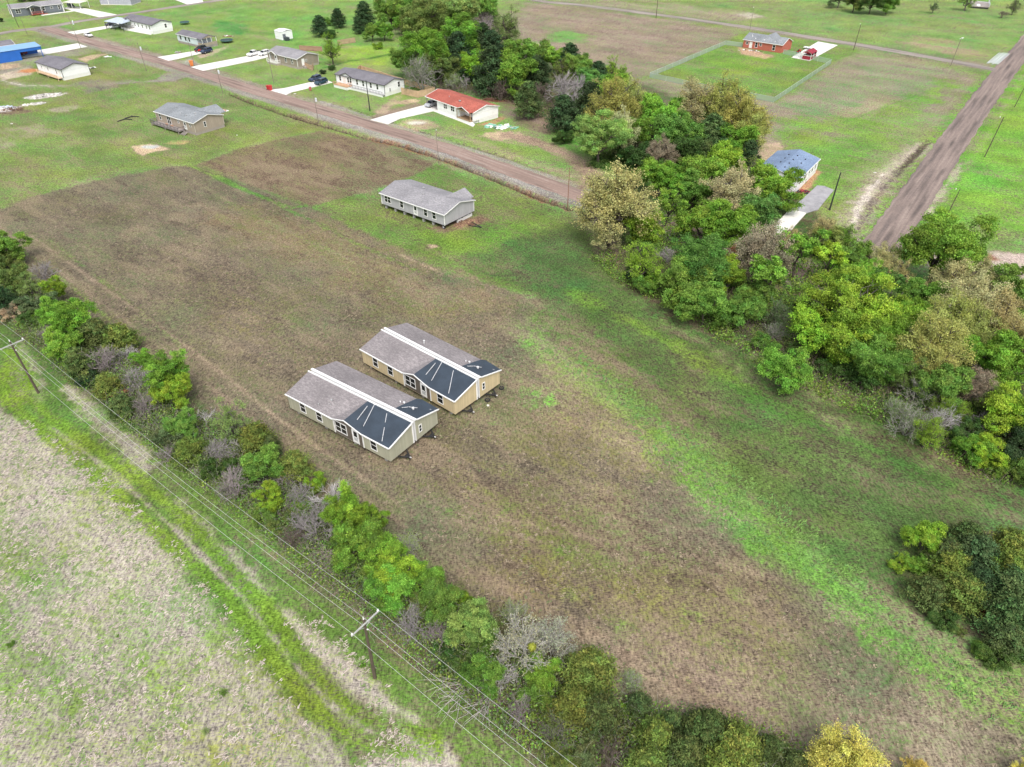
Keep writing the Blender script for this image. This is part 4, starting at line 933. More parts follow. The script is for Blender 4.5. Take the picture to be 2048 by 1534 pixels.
shed_roof('carport', (208,42), (243,47), 6.5, 3.1, 3.6, METALB, BT, 'carport with a pale blue metal roof sheltering cars left of the corner white home', 'carport', wall=lambda m, L: m.box(.2,L-.2,6.2,6.3,0,3.3), wallm=plain('carport_shade', (.10,.12,.14)))  # back wall coloured dark to stand for the shade inside the carport
shed_roof('carport', (124,4.5), (158,6), 6.0, 2.9, 3.0, plain('cream_metal', (.75,.74,.62), .5), TRIM, 'cream flat-roofed carport over a dark vehicle at the top left', 'carport')
# ---- blue metal shed
BLUEM = plain('blue_metal', (.02,.13,.50), .45, .12, .6); BLUER = siding('blue_metal_roof', (.24,.42,.66), .3)
loc, rz, L = frame((0,104), (37,98.5), 3.6)
r = empty('metal_shed', loc, rz, label='bright blue metal shed with an open bay at the left edge', cat='metal shed')
m = MB(); m.box(-25,L-.1,0,.12,0,3.4); m.box(L-.1,L,0,3.0,0,3.4); m.box(L-.1,L+7.2,0,.12,2.55,3.4); m.box(L+7.1,L+7.25,0,7.2,2.7,3.4); m.box(-25,L+7,7.1,7.2,0,3.0); m.build('wall', BLUEM, r)
m = MB(); m.slab([(-25,-.15,3.62),(L+7.4,-.15,3.62),(L+7.4,7.4,3.95),(-25,7.4,3.95)], .1); m.build('roof', BLUER, r)
m = MB(); m.box(L+6.9,L+7.1,.1,.3,0,2.6); m.box(L+6.9,L+7.1,6.9,7.1,0,2.7); m.build('post', BLUEM, r)
# ---- low grey roofed building behind it
loc, rz, L = frame((-40,98), (28,88), 3.0)
r = empty('manufactured_home', loc, rz, label='grey roof with a white edge just behind the blue shed, cut by the left edge', cat='manufactured home')
gable_house(r, L, 8, .7, 2.3, 1.0, WL, SH4, skirt=SKIRT)
# ---- white home in the left yard
loc, rz, L = frame((70.6,123.1), (121.3,138.8), 3.45)
r = empty('manufactured_home', loc, rz, label='white home with charcoal roof and plank ramp amid bare soil, next to the blue shed', cat='manufactured home')
W = 8.9; z0 = .85; e, R = gable_house(r, L, W, z0, 2.6, 1.2, WL, SH4, trim=BT, skirt=SKIRT); corner_posts(r, L, W, z0, e, BT); P = on_face('F', L, W)
for x in (.20,.45): window(r, P, L*x, z0+.9, .6, .9, 1, trim=WL)
window(r, P, L*.78, z0+.7, .6, 1.4); door(r, P, L*.30, z0+.1, lite=False); door(r, P, L*.90, z0+.1, lite=False)
deck(r, L*.12, L*.95, -1.5, 0, z0-.1, wood('new_plank', (.68,.50,.34)), wood('new_plank', (0,0,0)), sides='F', skirt=None, rh=.8)
# ---- dark grey home at the top left
loc, rz, L = frame((20,17), (123,6.5), 3.5)
r = empty('manufactured_home', loc, rz, label='slate grey home with white trim and a red porch rail at the top left corner', cat='manufactured home')
SL = siding('siding_slate', (.145,.165,.19)); W = 9; z0 = .5; e, R = gable_house(r, L, W, z0, 2.9, 1.2, SL, SH2, front_gables=[(L*.43, 3.0, 2.2, 1.0, 1)]); corner_posts(r, L, W, 0.02, e, w=.28)
m = MB(); m.box(.04,L-.04,.04,W-.04,0,z0-.003); m.build('foundation', SL, r)
P = on_face('F', L, W); window(r, P, L*.13, z0+.8, .9, 1.6, 2); window(r, P, L*.62, z0+.8, .9, 1.5); window(r, P, L*.78, z0+1.3, .9, .8); window(r, P, L*.93, z0+.8, .8, 1.5)
window(r, P, L*.40, z0+.8, .8, 1.4, 2); deck(r, L*.35, L*.58, -2.4, 0, z0, wood('red_wood', (.42,.10,.07)), wood('red_wood', (0,0,0)), sides='FR'); m = MB()
for x in (L*.36,L*.56): m.box(x-.1,x+.1,-2.35,-2.15,z0,e)
m.build('porch_post', TRIM, r); steps(r, L*.58, L*.66, -1, z0, wood('red_wood', (0,0,0)))
# ---- building cut by the top edge
loc, rz, L = frame((200,4), (262,5), 1.2)
r = empty('manufactured_home', loc, rz, label='pale lilac grey building cut off by the top edge beyond the corner road', cat='building')
gable_house(r, L, 8.5, .3, 3.0, 1.2, siding('siding_lilac', (.42,.42,.50)), SH2); m = MB(); m.box(L*.27-.12,L*.27+.12,-.05,.05,.3,3.2); m.build('corner_trim', TRIM, r)
m = MB(); m.box(.02,L-.02,.02,8.4,0,.295); m.build('foundation', CONC, r)

# ---- red brick house on the fenced lot
loc, rz, L = frame((1488,78.2), (1565,89.6), 2.8)
BRK, t_, b_ = newmat('red_brick'); g_ = t_.nodes.new('ShaderNodeTexCoord'); br_ = N(t_, 'TexBrick', Scale=1.0); br_.inputs['Color1'].default_value = (.40,.075,.05,1); br_.inputs['Color2'].default_value = (.50,.12,.075,1); br_.inputs['Mortar'].default_value = (.42,.22,.17,1); br_.inputs['Brick Width'].default_value = .22; br_.inputs['Row Height'].default_value = .075; br_.inputs['Mortar Size'].default_value = .008
sp_ = t_.nodes.new('ShaderNodeSeparateXYZ'); cb_ = t_.nodes.new('ShaderNodeCombineXYZ'); t_.links.new(g_.outputs['Object'], sp_.inputs[0]); t_.links.new(mathn(t_, 'ADD', sp_.outputs[0], sp_.outputs[1]), cb_.inputs[0]); t_.links.new(sp_.outputs[2], cb_.inputs[1]); t_.links.new(cb_.outputs[0], br_.inputs['Vector']); t_.links.new(br_.outputs['Color'], b_.inputs['Base Color']); b_.inputs['Roughness'].default_value = .9
r = empty('brick_house', loc, rz, label='small red brick house with white trimmed windows on the fenced green lot', cat='house')
W = 8.5; e, R = gable_house(r, L, W, .02, 2.8, 1.6, BRK, SH3, rear_gables=[(L*.50, 2.6, 1.5, 1.7, 0)]); P = on_face('F', L, W)
window(r, P, L*.10, 1.3, .8, .8); door(r, P, L*.20, .15, lite=False); window(r, P, L*.345, .7, .85, 1.6); window(r, P, L*.455, 1.4, .8, .8); window(r, P, L*.80, .6, .95, 1.7); vents(r, [(L*.13,W*.3,e+1.0,.07),(L*.16,W*.22,e+.8,.07),(L*.27,W*.12,e+.4,.1),(L*.5,W*.1,e+.4,.06),(L*.78,W*.1,e+.4,.06)], TRIM)
# ---- blue roofed house at the wood's edge
P0 = G(1520,344,3.2); P1 = G(1597,357.5,3.3); P2_ = G(1638,317.5,3.3); u = (P2_-P1); Wd = (P0-P1).length; L = math.hypot(u.x,u.y); rz = math.atan2(u.y,u.x)
r = empty('manufactured_home', (P1.x, P1.y, 0), rz, label='white home with a bright blue shingle roof at the edge of the right wood', cat='manufactured home')
W = 9.4; z0 = .8; e, R = gable_house(r, L, W, z0, 2.5, 1.2, WL, SHB, skirt=SKIRT); corner_posts(r, L, W, z0, e); P = on_face('F', L, W)
for x in (.12,.37,.72,.88): window(r, P, L*x, z0+.7, .85, 1.5, 2 if x == .37 else 1)
door(r, P, L*.58, z0+.1); m = MB()
rnd = random.Random(2)
for i in range(4):
    for jj in range(3):
        x = L*(.14+.2*i)+rnd.uniform(-.2,.2); y = W*(.22+.2*jj); zz = e+1.2*(1-abs(y-W/2)/(W/2)); m.box(x-.16,x+.16,y-.12,y+.12,zz,zz+.16)
m.build('shingle_bundle', plain('black_bundle', (.02,.02,.025)), r)
deck(r, -2.6, -.05, .2, 2.0, z0, GREYWOOD, TRIM, sides='FL', skirt=None); steps(r, -2.4, -1.4, .2, z0, GREYWOOD)
# ---------------------------------------------------------------- vehicles
def loft(secs, name, mat, parent, caps=True, smooth=False):
    m = MB(); n = len(secs[0])
    for s in secs: m.v += [tuple(p) for p in s]
    for i in range(len(secs) - 1):
        for j in range(n):
            k = (j + 1) % n; m.f.append((i * n + j, i * n + k, (i + 1) * n + k, (i + 1) * n + j)); m.m.append(0)
    if caps: m.f.append(tuple(reversed(range(n)))); m.f.append(tuple((len(secs) - 1) * n + j for j in range(n))); m.m += [0, 0]
    return m.build(name, mat, parent, smooth)
def body_secs(prof, hw):
    """prof: (x, zlow, zhigh, width factor)"""
    S = []
    for x, a, b, k in prof:
        w_ = hw * k; S.append([(x, -w_*.96, a), (x, -w_, a + (b-a)*.35), (x, -w_*.98, a + (b-a)*.75), (x, -w_*.88, b), (x, w_*.88, b), (x, w_*.98, a + (b-a)*.75), (x, w_, a + (b-a)*.35), (x, w_*.96, a)])
    return S
def car(kind, paint, px, py, yaw_to, label, cat='car', name='car', group=None, scale=1.0):
    a = G(px, py, .6); b = G(yaw_to[0], yaw_to[1], .6); rz = math.atan2(b.y - a.y, b.x - a.x)
    r = empty(name, (a.x, a.y, .17 if kind else 0.17), rz, label=label, cat=cat, group=group); r.scale = (scale,) * 3
    if kind == 'pickup':
        prof = [(-2.85,.50,.95,.90),(-2.75,.42,1.10,.97),(-.75,.40,1.12,1),(-.7,.38,1.12,1),(1.0,.38,1.12,1),(1.7,.38,1.10,1),(2.6,.40,1.02,.97),(2.85,.45,.9,.88)]
        cabin = [(-.72,1.08,1.12,.97),(-.55,1.08,1.78,.80),(.75,1.08,1.82,.80),(1.45,1.08,1.14,.93)]; xs = (-1.75, 1.85); hw = 1.0
    elif kind == 'suv':
        prof = [(-2.35,.5,.95,.88),(-2.25,.35,1.12,.97),(-1,.32,1.12,1),(1.0,.32,1.10,1),(1.9,.34,.98,.97),(2.3,.40,.78,.85)]
        cabin = [(-2.2,1.05,1.14,.93),(-1.9,1.05,1.62,.80),(.35,1.05,1.66,.78),(1.15,1.05,1.14,.92)]; xs = (-1.42, 1.45); hw = .94
    else:
        prof = [(-2.3,.45,.85,.85),(-2.2,.30,.98,.95),(-1.3,.28,1.0,1),(.9,.28,.98,1),(1.9,.30,.85,.96),(2.3,.36,.65,.82)]
        cabin = [(-1.75,.92,.99,.9),(-1.1,.92,1.38,.74),(.2,.92,1.42,.74),(1.05,.92,1.0,.9)]; xs = (-1.38, 1.4); hw = .9
    b_ = loft(body_secs(prof, hw), 'body', paint, r)
    if kind == 'pickup':
        m = MB(); m.box(-2.7,-.8,-.82,.82,1.10,1.135); m.build('bed', plain('bed_liner', (.05,.05,.055)), r)
    # cabin: glass band with a painted roof cap
    c = [(x, a_, z - .06 if i in (1, 2) else z, k) for i, (x, a_, z, k) in enumerate(cabin)]
    loft(body_secs(c, hw * .96), 'windscreen', GLASS, r)
    x0, x1 = cabin[1][0], cabin[2][0]; z0 = cabin[1][2]; m = MB(); m.box(x0 - .08, x1 + .08, -hw * .70, hw * .70, z0 - .07, z0 + .02)
    for x in (x0 - .02, (x0 + x1) / 2, x1 + .02):
        for y in (-1, 1): m.bar((x, y * hw * .72, z0 - .05), (x + (.25 if x > x1 else (-.12 if x < x0 else 0)), y * hw * .90, cabin[0][1] + .02), .045)
    m.build('roof', paint, r)
    for x in xs:
        for y in (-1, 1): wheel(r, (x, y * (hw - .10), .36), .36, .22)
    for y in (-1, 1):
        m = MB(); X = prof[-1][0]; m.box(X - .25, X - .02, y * hw * .55 - .17, y * hw * .55 + .17, .62, .78); m.build('headlight', plain('lamp_glass', (.6,.6,.6), .2), r)
        m = MB(); X = prof[0][0]; m.box(X + .0, X + .15, y * hw * .6 - .12, y * hw * .6 + .12, .72, .92); m.build('tail_light', plain('tail_red', (.35,.02,.02), .3), r)
    return r
def paint(name, c): return plain('paint_' + name, c, .25, .05)
car('suv', paint('silver', (.42,.44,.48)), 863, 209, (849, 214), 'silver grey car under the carport of the red-roofed home', cat='car', name='parked_car')
car('suv', paint('navy', (.03,.045,.085)), 630, 158.5, (613, 164), 'dark navy car parked left on the drive of the long white home', name='parked_car', group='dark cars on the drive of the long white home')
car('suv', paint('teal', (.03,.06,.09)), 642, 165, (625, 170.5), 'dark blue car parked right on the drive of the long white home', name='parked_car', group='dark cars on the drive of the long white home')
car('pickup', paint('white', (.75,.75,.74)), 508, 108, (490, 113), 'white pickup truck on the drive left of the taupe home', cat='pickup truck', name='pickup_truck')
car('suv', paint('white', (0,0,0)), 528, 107.5, (514, 111.5), 'white car tucked between the white pickup and the taupe home', name='parked_car')
car('suv', paint('black', (.02,.022,.03)), 401, 98.5, (384, 102.5), 'black car parked behind the dark blue one before the porch home', name='parked_car')
car('suv', paint('navy2', (.025,.04,.09)), 413, 102.5, (396, 107), 'dark blue car parked on the drive before the porch home', name='parked_car')
car('car', paint('silver2', (.62,.65,.70)), 230, 53.5, (215, 56), 'silver car half under the pale blue carport', name='parked_car')
car('car', paint('black', (0,0,0)), 221, 48.5, (205, 51), 'black car deep under the pale blue carport', name='parked_car')
car('car', paint('white', (0,0,0)), 177, 70.5, (193, 75), 'white car on the lawn edge beside the red street', name='parked_car')
car('suv', paint('maroon', (.16,.015,.03)), 50, 106.5, (66, 102), 'dark red car standing in the bay of the blue shed', name='parked_car')
car('suv', paint('slate', (.04,.05,.065)), 142, 12, (160, 17), 'dark vehicle under the cream carport at the top left', name='parked_car')
# small red tractor-like cart on the drive, seen as frame, seat and wheels
def cart(px, py, label, c=(.55,.03,.03)):
    p = G(px, py, 0); r = empty('riding_mower', (p.x, p.y, .17), .8, label=label, cat='riding mower')
    m = MB(); m.box(-.9,.3,-.35,.35,.35,.55); m.box(.3,1.0,-.28,.28,.35,.85); m.build('body', plain('mower_red', c), r)
    m = MB(); m.box(-.5,-.1,-.25,.25,.6,.7); m.box(-.6,-.5,-.25,.25,.6,1.05); m.build('seat', DARKM, r)
    m = MB(); m.tube((.25,0,.8),(.0,0,1.05),.03); m.torus((0,0,1.05),.18,.02); m.build('steering_wheel', DARKM, r)
    for x, rr in ((-.6,.34),(.75,.24)):
        for y in (-.45,.45): wheel(r, (x,y,rr), rr, .2)
    return r
cart(396.5, 105, 'small red riding mower before the two dark cars of the porch home')
cart(1597, 106, 'small red riding mower by the brick house drive', (.45,.02,.03))

# ---------------------------------------------------------------- red carport on the brick house drive
a = G(1603, 119, 0); b = G(1620, 121.6, 0); u = b - a; L = u.length; rz = math.atan2(u.y, u.x)
r = empty('carport', (a.x, a.y, .17), rz, label='small red metal carport with white frame on the brick house drive', cat='carport')
RM = siding('red_metal', (.30,.02,.04), .25); D = 5.0
m = MB()
for y in (0, D/2, D):
    m.bar((0,y,0),(0,y,2.1),.06); m.bar((L,y,0),(L,y,2.1),.06); m.bar((0,y,2.1),(L/2,y,2.8),.06); m.bar((L/2,y,2.8),(L,y,2.1),.06)
for x in (0, L): m.bar((x,0,0),(x,D,0),.06); m.bar((x,0,2.1),(x,D,2.1),.06); m.bar((x,0,1.2),(x,D,1.2),.05)
m.bar((0,0,1.3),(L,0,1.3),.06); m.build('frame', TRIM, r)
m = MB(); m.slab([(-.2,-.2,2.15),(L/2,-.2,2.95),(L/2,D+.2,2.95),(-.2,D+.2,2.15)], .05); m.slab([(L/2,-.2,2.95),(L+.2,-.2,2.15),(L+.2,D+.2,2.15),(L/2,D+.2,2.95)], .05); m.build('roof', RM, r)
m = MB(); m.box(-.02,.02,.05,D,.1,1.15); m.box(L-.02,L+.02,.05,D,.1,1.15); m.box(.05,L-.05,D-.03,D,.1,2.1); m.poly([(0,-.03,2.1),(L,-.03,2.1),(L/2,-.03,2.8)]); m.box(.05,L-.05,-.02,.02,.1,1.2); m.build('wall', RM, r)
m = MB(); 
p = G(1616, 99, 0); r = empty('utility_trailer', (p.x, p.y, .17), rz, label='white flat trailer standing on the drive behind the red carport', cat='trailer')
m.box(-1.6,1.6,-.9,.9,.5,.62); m.bar((1.6,-.8,.55),(2.9,0,.5),.05); m.bar((1.6,.8,.55),(2.9,0,.5),.05); m.build('bed', TRIM, r)
for x in (-.4,.5):
    for y in (-1.0,1.0): wheel(r, (x,y,.32), .32, .2)
# ---------------------------------------------------------------- white cube shed
a = G(551.5, 77.5, 0); b = G(565.5, 81.2, 0); u = b - a; L = u.length; rz = math.atan2(u.y, u.x)
r = empty('garden_shed', (a.x, a.y, 0), rz, label='white cube shed with a low roof on the lawn behind the taupe home', cat='shed')
m = MB(); m.box(0,L,0,L*.95,.1,3.1); m.build('wall', WL, r); m = MB(); m.slab([(-.1,-.1,3.12),(L+.1,-.1,3.12),(L+.1,L*.5,3.5),(-.1,L*.5,3.5)],.1); m.slab([(-.1,L*.5,3.5),(L+.1,L*.5,3.5),(L+.1,L*.95+.1,3.12),(-.1,L*.95+.1,3.12)],.1); m.build('roof', TRIM, r)
door(r, on_face('R', L, L*.95), L*.2, .15, 1.1, 2.0, plain('grey_door', (.2,.22,.25)), lite=False)
m = MB(); m.box(L+.4,L+2.0,.5,2.0,0,1.2); m.bar((L+.1,.5,2.2),(L+4.5,1.5,.1),.06); m.build('ramp_and_box', plain('dark_box', (.05,.06,.07)), r)
# ---------------------------------------------------------------- trampolines
def trampoline(px, py, label, R=2.2):
    p = G(px, py, .9); r = empty('trampoline', (p.x, p.y, 0), 0, label=label, cat='trampoline')
    m = MB(); m.tube((0,0,.86),(0,0,.9),R-.3,n=24); m.build('mat', plain('tramp_mat', (.03,.05,.05)), r)
    m = MB(); m.torus((0,0,.9),R-.12,.13,n=28); m.build('pad', plain('tramp_pad', (.05,.13,.12)), r)
    for i in range(6): t = i*math.pi/3; m = MB(); m.tube((math.cos(t)*R*.95,math.sin(t)*R*.95,0),(math.cos(t)*R*.95,math.sin(t)*R*.95,.9),.04); m.build('leg', DARKM, r)
    return r
trampoline(369, 44, 'dark round trampoline alone on the lawn behind the corner white home', 2.0); trampoline(453, 80, 'dark green round trampoline right of the porch home', 2.4)
# ---------------------------------------------------------------- barrels, boxes, bins
def bin_(px, py, label, c, s=1.0, cat='bin', lid=True):
    p = G(px, py, 0); r = empty('trash_bin', (p.x, p.y, 0), .4, label=label, cat=cat); r.scale = (s,)*3
    m = MB()
    loft([[(-.35,-.35,0.1),(.35,-.35,.1),(.35,.35,.1),(-.35,.35,.1)],[(-.42,-.42,1.1),(.42,-.42,1.1),(.42,.42,1.1),(-.42,.42,1.1)]], 'body', plain('bin_%d' % px, c), r)
    m.box(-.45,.45,-.45,.48,1.1,1.18); m.build('lid', plain('bin_%d' % px, c), r)
    for y in (-.3,.3): wheel(r, (-.4,y,.12), .12, .06)
bin_(537, 180, 'red wheeled bin at the street end of the double drive', (.42,.03,.03), 1.2); bin_(541.5, 181, 'second red wheeled bin, right of its twin at the street', (.45,.03,.03), 1.3)
bin_(384, 132, 'orange wheeled bin by the street pole and long drive', (.60,.19,.05), 1.5)
bin_(621, 181, 'small red and white wheeled bin on the grass right of the double drive', (.42,.12,.12), .9)
# ---------------------------------------------------------------- loose metal hitch frames on the left lot
for px, py, lab in ((250,241,'left one of two black tow hitch frames lying on the lawn'),(264,235.5,'right one of two black tow hitch frames lying on the lawn')):
    p = G(px, py, 0); r = empty('tow_hitch', (p.x, p.y, .03), .35, label=lab, cat='tow hitch', group='tow hitch frames on the lawn')
    m = MB(); m.tube((-1.9,-.5,.1),(0,.9,.14),.13,n=4); m.build('arm', DARKM, r); m = MB(); m.tube((1.9,-.1,.1),(0,.9,.14),.13,n=4); m.build('arm', DARKM, r); m = MB(); m.tube((0,.7,.14),(0,1.15,.16),.15,n=8); m.build('coupler', DARKM, r)
# ---------------------------------------------------------------- rubble, brush and scrap piles
def heap(px, py, sx, sy, h, n, mats, label, name='rubble_pile', cat='rubble pile', seed=1, size=(.2,.7), ang=0.0, flat=False):
    p = G(px, py, 0); r = empty(name, (p.x, p.y, 0), ang, label=label, cat=cat); rnd = random.Random(seed); ms = [MB() for _ in mats]
    for i in range(n):
        t = rnd.random() * 6.283; q = math.sqrt(rnd.random()); x, y = q * math.cos(t) * sx, q * math.sin(t) * sy
        s = rnd.uniform(*size); z = h * (1 - q) * rnd.random(); m = rnd.choice(ms); a = rnd.random() * 3
        e = s * rnd.uniform(.3, 1); f = .06 if flat else s * rnd.uniform(.2, .6)
        u = Vector((math.cos(a), math.sin(a), rnd.uniform(-.3, .3))) * s; v = Vector((-math.sin(a), math.cos(a), rnd.uniform(-.3, .3))) * e; c = Vector((x, y, z))
        m.slab([c - u - v, c + u - v * .8, c + u * .9 + v, c - u + v * .7][::1], f)
    for k, m in enumerate(ms):
        if m.v: m.build(('chunk', 'board', 'scrap')[k], mats[k], r)
    return r
CH1 = plain('chalky_rubble', (.70,.67,.63), .9, .2); CH2 = plain('grey_rubble', (.42,.40,.38), .9, .25); GRB = plain('green_sheet', (.20,.45,.33), .6, .2)
BRN = plain('brush_brown', (.16,.10,.07), .9, .4); BLS = plain('blue_tarp', (.45,.52,.62), .5, .2)
heap(90,192,5.5,2.6,.6,90,[CH1,CH2],'large white rubble pile on the lawn left of the tan deck home',ang=.5,seed=3)
heap(70,208,3.4,1.5,.3,30,[CH1,CH2],'smaller flat white rubble patch below the large white pile',ang=.4,seed=5)
heap(28,219,3.4,2.0,1.4,80,[BRN],'brown brush heap beside white sheets near the left edge',name='brush_pile',cat='brush pile',seed=6,size=(.1,.5))
heap(8,216,3.0,1.6,.6,40,[CH1,BLS],'pale sheets and boards heaped left of the brown brush heap',seed=7,size=(.3,.9))
heap(1000,254,4.6,2.0,.4,60,[TRIM,GRB],'white and green siding scraps right of the red-roofed home',name='scrap_pile',cat='scrap pile',seed=8,size=(.2,.9),ang=-.2,flat=True)
heap(441,222,2.2,1.4,.9,40,[TRIM,plain('pinkish_scrap', (.5,.3,.26))],'white and pink scraps behind the right end of the tan deck home',name='scrap_pile',cat='scrap pile',seed=9)
heap(185,136,1.2,1.0,.5,12,[TRIM,DARKM],'few black and white boxes behind the plank ramp home',name='scrap_pile',cat='scrap pile',seed=10)
heap(218,113.5,1.5,.8,.3,8,[TRIM],'white sheet scraps lying between bare soil and the red street',name='scrap_pile',cat='scrap pile',seed=11,size=(.3,.9),flat=True)
heap(665,92,3,1.3,.6,26,[BRN,wood('old_board',(.3,.22,.18))],'low dark brush heap by the board fence',name='brush_pile',cat='brush pile',seed=12) if 0 else None
heap(985,200.5,3.6,1.4,.9,70,[BRN,plain('red_brush',(.20,.08,.05))],'dark red brush heap behind the red-roofed home',name='brush_pile',cat='brush pile',seed=13,size=(.1,.4),ang=-.3)
heap(1606,384,1.6,1.0,.7,26,[plain('red_scrap',(.30,.05,.05)),DARKM],'dark red scrap at the corner of the blue-roofed home',name='scrap_pile',cat='scrap pile',seed=14)
heap(357,105.5,1.2,.7,.7,16,[CH2,BRN],'grey junk beside the drive of the porch home',name='scrap_pile',cat='scrap pile',seed=15)
heap(455,72.5,2.4,.8,.6,20,[plain('red_brush',(0,0,0)),TRIM],'reddish scrap behind the green trampoline',name='scrap_pile',cat='scrap pile',seed=16)
heap(1500,101.5,4.5,.8,.7,26,[DARKM,TRIM,BRN],'dark yard clutter along the wall of the brick house',name='yard_clutter',cat='clutter',seed=17,size=(.15,.5),ang=-.4)
# stack of white pipes at the road corner
pA = G(1981, 131, 0); pB = G(2011, 106, 0); p = (pA + pB) / 2; PL = (pB - pA).length / 2; r = empty('pipe_stack', (p.x, p.y, 0), math.atan2((pB - pA).y, (pB - pA).x), label='bundle of white pipes lying by the road corner', cat='pipes', ); rnd = random.Random(5)
for i in range(8): m = MB(); y = -1.6 + i * .45; o = rnd.uniform(-1.2, 1.2); m.tube((-PL+2+o, y, .2), (PL-2+o, y+rnd.uniform(-.4,.4), .22), .11, n=8); m.build('pipe', plain('pipe_white', (.70,.74,.78), .4), r)
# wooden platform at the top right
p = G(1940, 16, 0); q = G(1977, 18.5, 0); u = q - p; rz = math.atan2(u.y, u.x); L = u.length
r = empty('deck_platform', (p.x, p.y, 0), rz, label='grey board platform cut off by the top edge at the right', cat='platform')
m = MB(); m.box(0,L,0,14,.6,.9); m.build('deck', GREYWOOD, r); m = MB(); m.box(.1,L-.1,.1,13.9,0,.595); m.build('base', DARKM, r)
m = MB()
for i in range(6): m.box(-.2-i*.0+i*1.1,.1+i*1.1,.0,.12,.9,1.9) if i<3 else None
m.bar((L,0,1.9),(L,14,1.9),.08); m.bar((L*.3,7,1.9),(L,5,1.9),.1)
for i in range(8): m.bar((L,i*2,.9),(L,i*2,1.9),.06)
m.build('railing', plain('pale_rail', (.55,.57,.6)), r); m = MB(); m.box(L*.35,L*.52,.3,6,.9,1.0); m.build('white_sheet', TRIM, r)
# white post marker in the trees
# ---------------------------------------------------------------- board fences
def board_fence(pts, h, mat, label, name='board_fence', lean=0.0, seed=1, bw=.16):
    P = [G(x, y, 0) for x, y in pts]; o = P[0]; r = empty(name, (o.x, o.y, 0), 0, label=label, cat='fence'); rnd = random.Random(seed)
    pk = MB(); rl = MB(); po = MB()
    for a, b in zip(P, P[1:]):
        a = a - o; b = b - o; d = b - a; n = max(1, int(d.length / bw)); u = d.normalized(); s = Vector((-u.y, u.x, 0))
        for i in range(n):
            c0 = a + u * (i * bw + .01); c1 = a + u * (i * bw + bw - .012); k = h + rnd.uniform(-.03, .03); w_ = s * .01
            q = [c0 - w_, c1 - w_, c1 + w_, c0 + w_]; b0 = len(pk.v)
            pk.v += [(v.x, v.y, .03) for v in q] + [(v.x, v.y, k) for v in q]
            for f in ((0,3,2,1),(4,5,6,7),(0,1,5,4),(1,2,6,5),(2,3,7,6),(3,0,4,7)): pk.f.append(tuple(b0 + j for j in f)); pk.m.append(0)
        for z in (.35, h * .85): rl.bar((a.x - s.x*.05, a.y - s.y*.05, z), (b.x - s.x*.05, b.y - s.y*.05, z), .035)
        m_ = max(1, int(d.length / 2.4))
        for i in range(m_ + 1): c = a + d * (i / m_) - s * .1; po.box(c.x-.05, c.x+.05, c.y-.05, c.y+.05, 0, h)
    pk.build('board', mat, r)['kind'] = 'stuff'; rl.build('rail', mat, r); po.build('post', mat, r); return r
CEDB = wood('cedar_board', (.60,.42,.27)); board_fence([(716,147),(722,142.5),(785,163),(870,187.5),(836,195.5),(803,188)], 1.95, CEDB, 'honey coloured board fence around the back of the long white home')
board_fence([(600,101),(645,103.5)], 1.8, wood('brown_board', (.40,.24,.18)), 'brown board fence directly behind the taupe home', seed=2)
board_fence([(676,90.5),(711,85)], 1.8, wood('tan_board', (.50,.35,.24)), 'short tan board fence right of the yellow-green yard tree', seed=3)
board_fence([(607,134),(625,141.5),(627,137)], 1.7, wood('tan_board', (0,0,0)), 'low tan board screen at the front right corner of the taupe home', seed=4)
# ---------------------------------------------------------------- pale green chain fence round the brick house lot
WM, t_, b_ = newmat('fence_mesh'); b_.inputs['Base Color'].default_value = (.38,.48,.42,1); b_.inputs['Roughness'].default_value = .5; b_.inputs['Alpha'].default_value = .5
def chain(pts, h=1.5, label='', close=False):
    P = [G(x, y, 0) for x, y in pts]; o = P[0]; r = empty('chain_fence', (o.x, o.y, 0), 0, label=label, cat='fence', group='chain fence runs round the brick house lot')
    ms = MB(); rl = MB(); po = []
    for a, b in zip(P, P[1:]):
        a = a - o; b = b - o; d = b - a; ms.poly([(a.x,a.y,.02),(b.x,b.y,.02),(b.x,b.y,h),(a.x,a.y,h)]); rl.tube((a.x,a.y,h),(b.x,b.y,h),.035,n=5)
        m_ = max(1, int(d.length / 5)); 
        for i in range(m_ + 1): c = a + d * (i / m_); m = MB(); m.tube((c.x,c.y,0),(c.x,c.y,h+.05),.04,n=6); m.build('post', FP, r)
    ms.build('mesh', WM, r); rl.build('rail', FP, r); return r
FP = plain('fence_pipe', (.42,.50,.45), .4)
chain([(1299,155),(1450,90)], label='left run of the pale green chain fence, beside the brown field')
chain([(1299,155),(1400,177),(1547,205)], label='near run of the pale green chain fence, above the oak crowns')
chain([(1547,205),(1661,128)], label='right run of the pale green chain fence, below the red carport')
chain([(1450,90),(1484,94)], label='short far run of the pale green chain fence, left of the brick house')
chain([(1566,108),(1585,112),(1661,128)], label='run of the pale green chain fence along the red carport and drive')
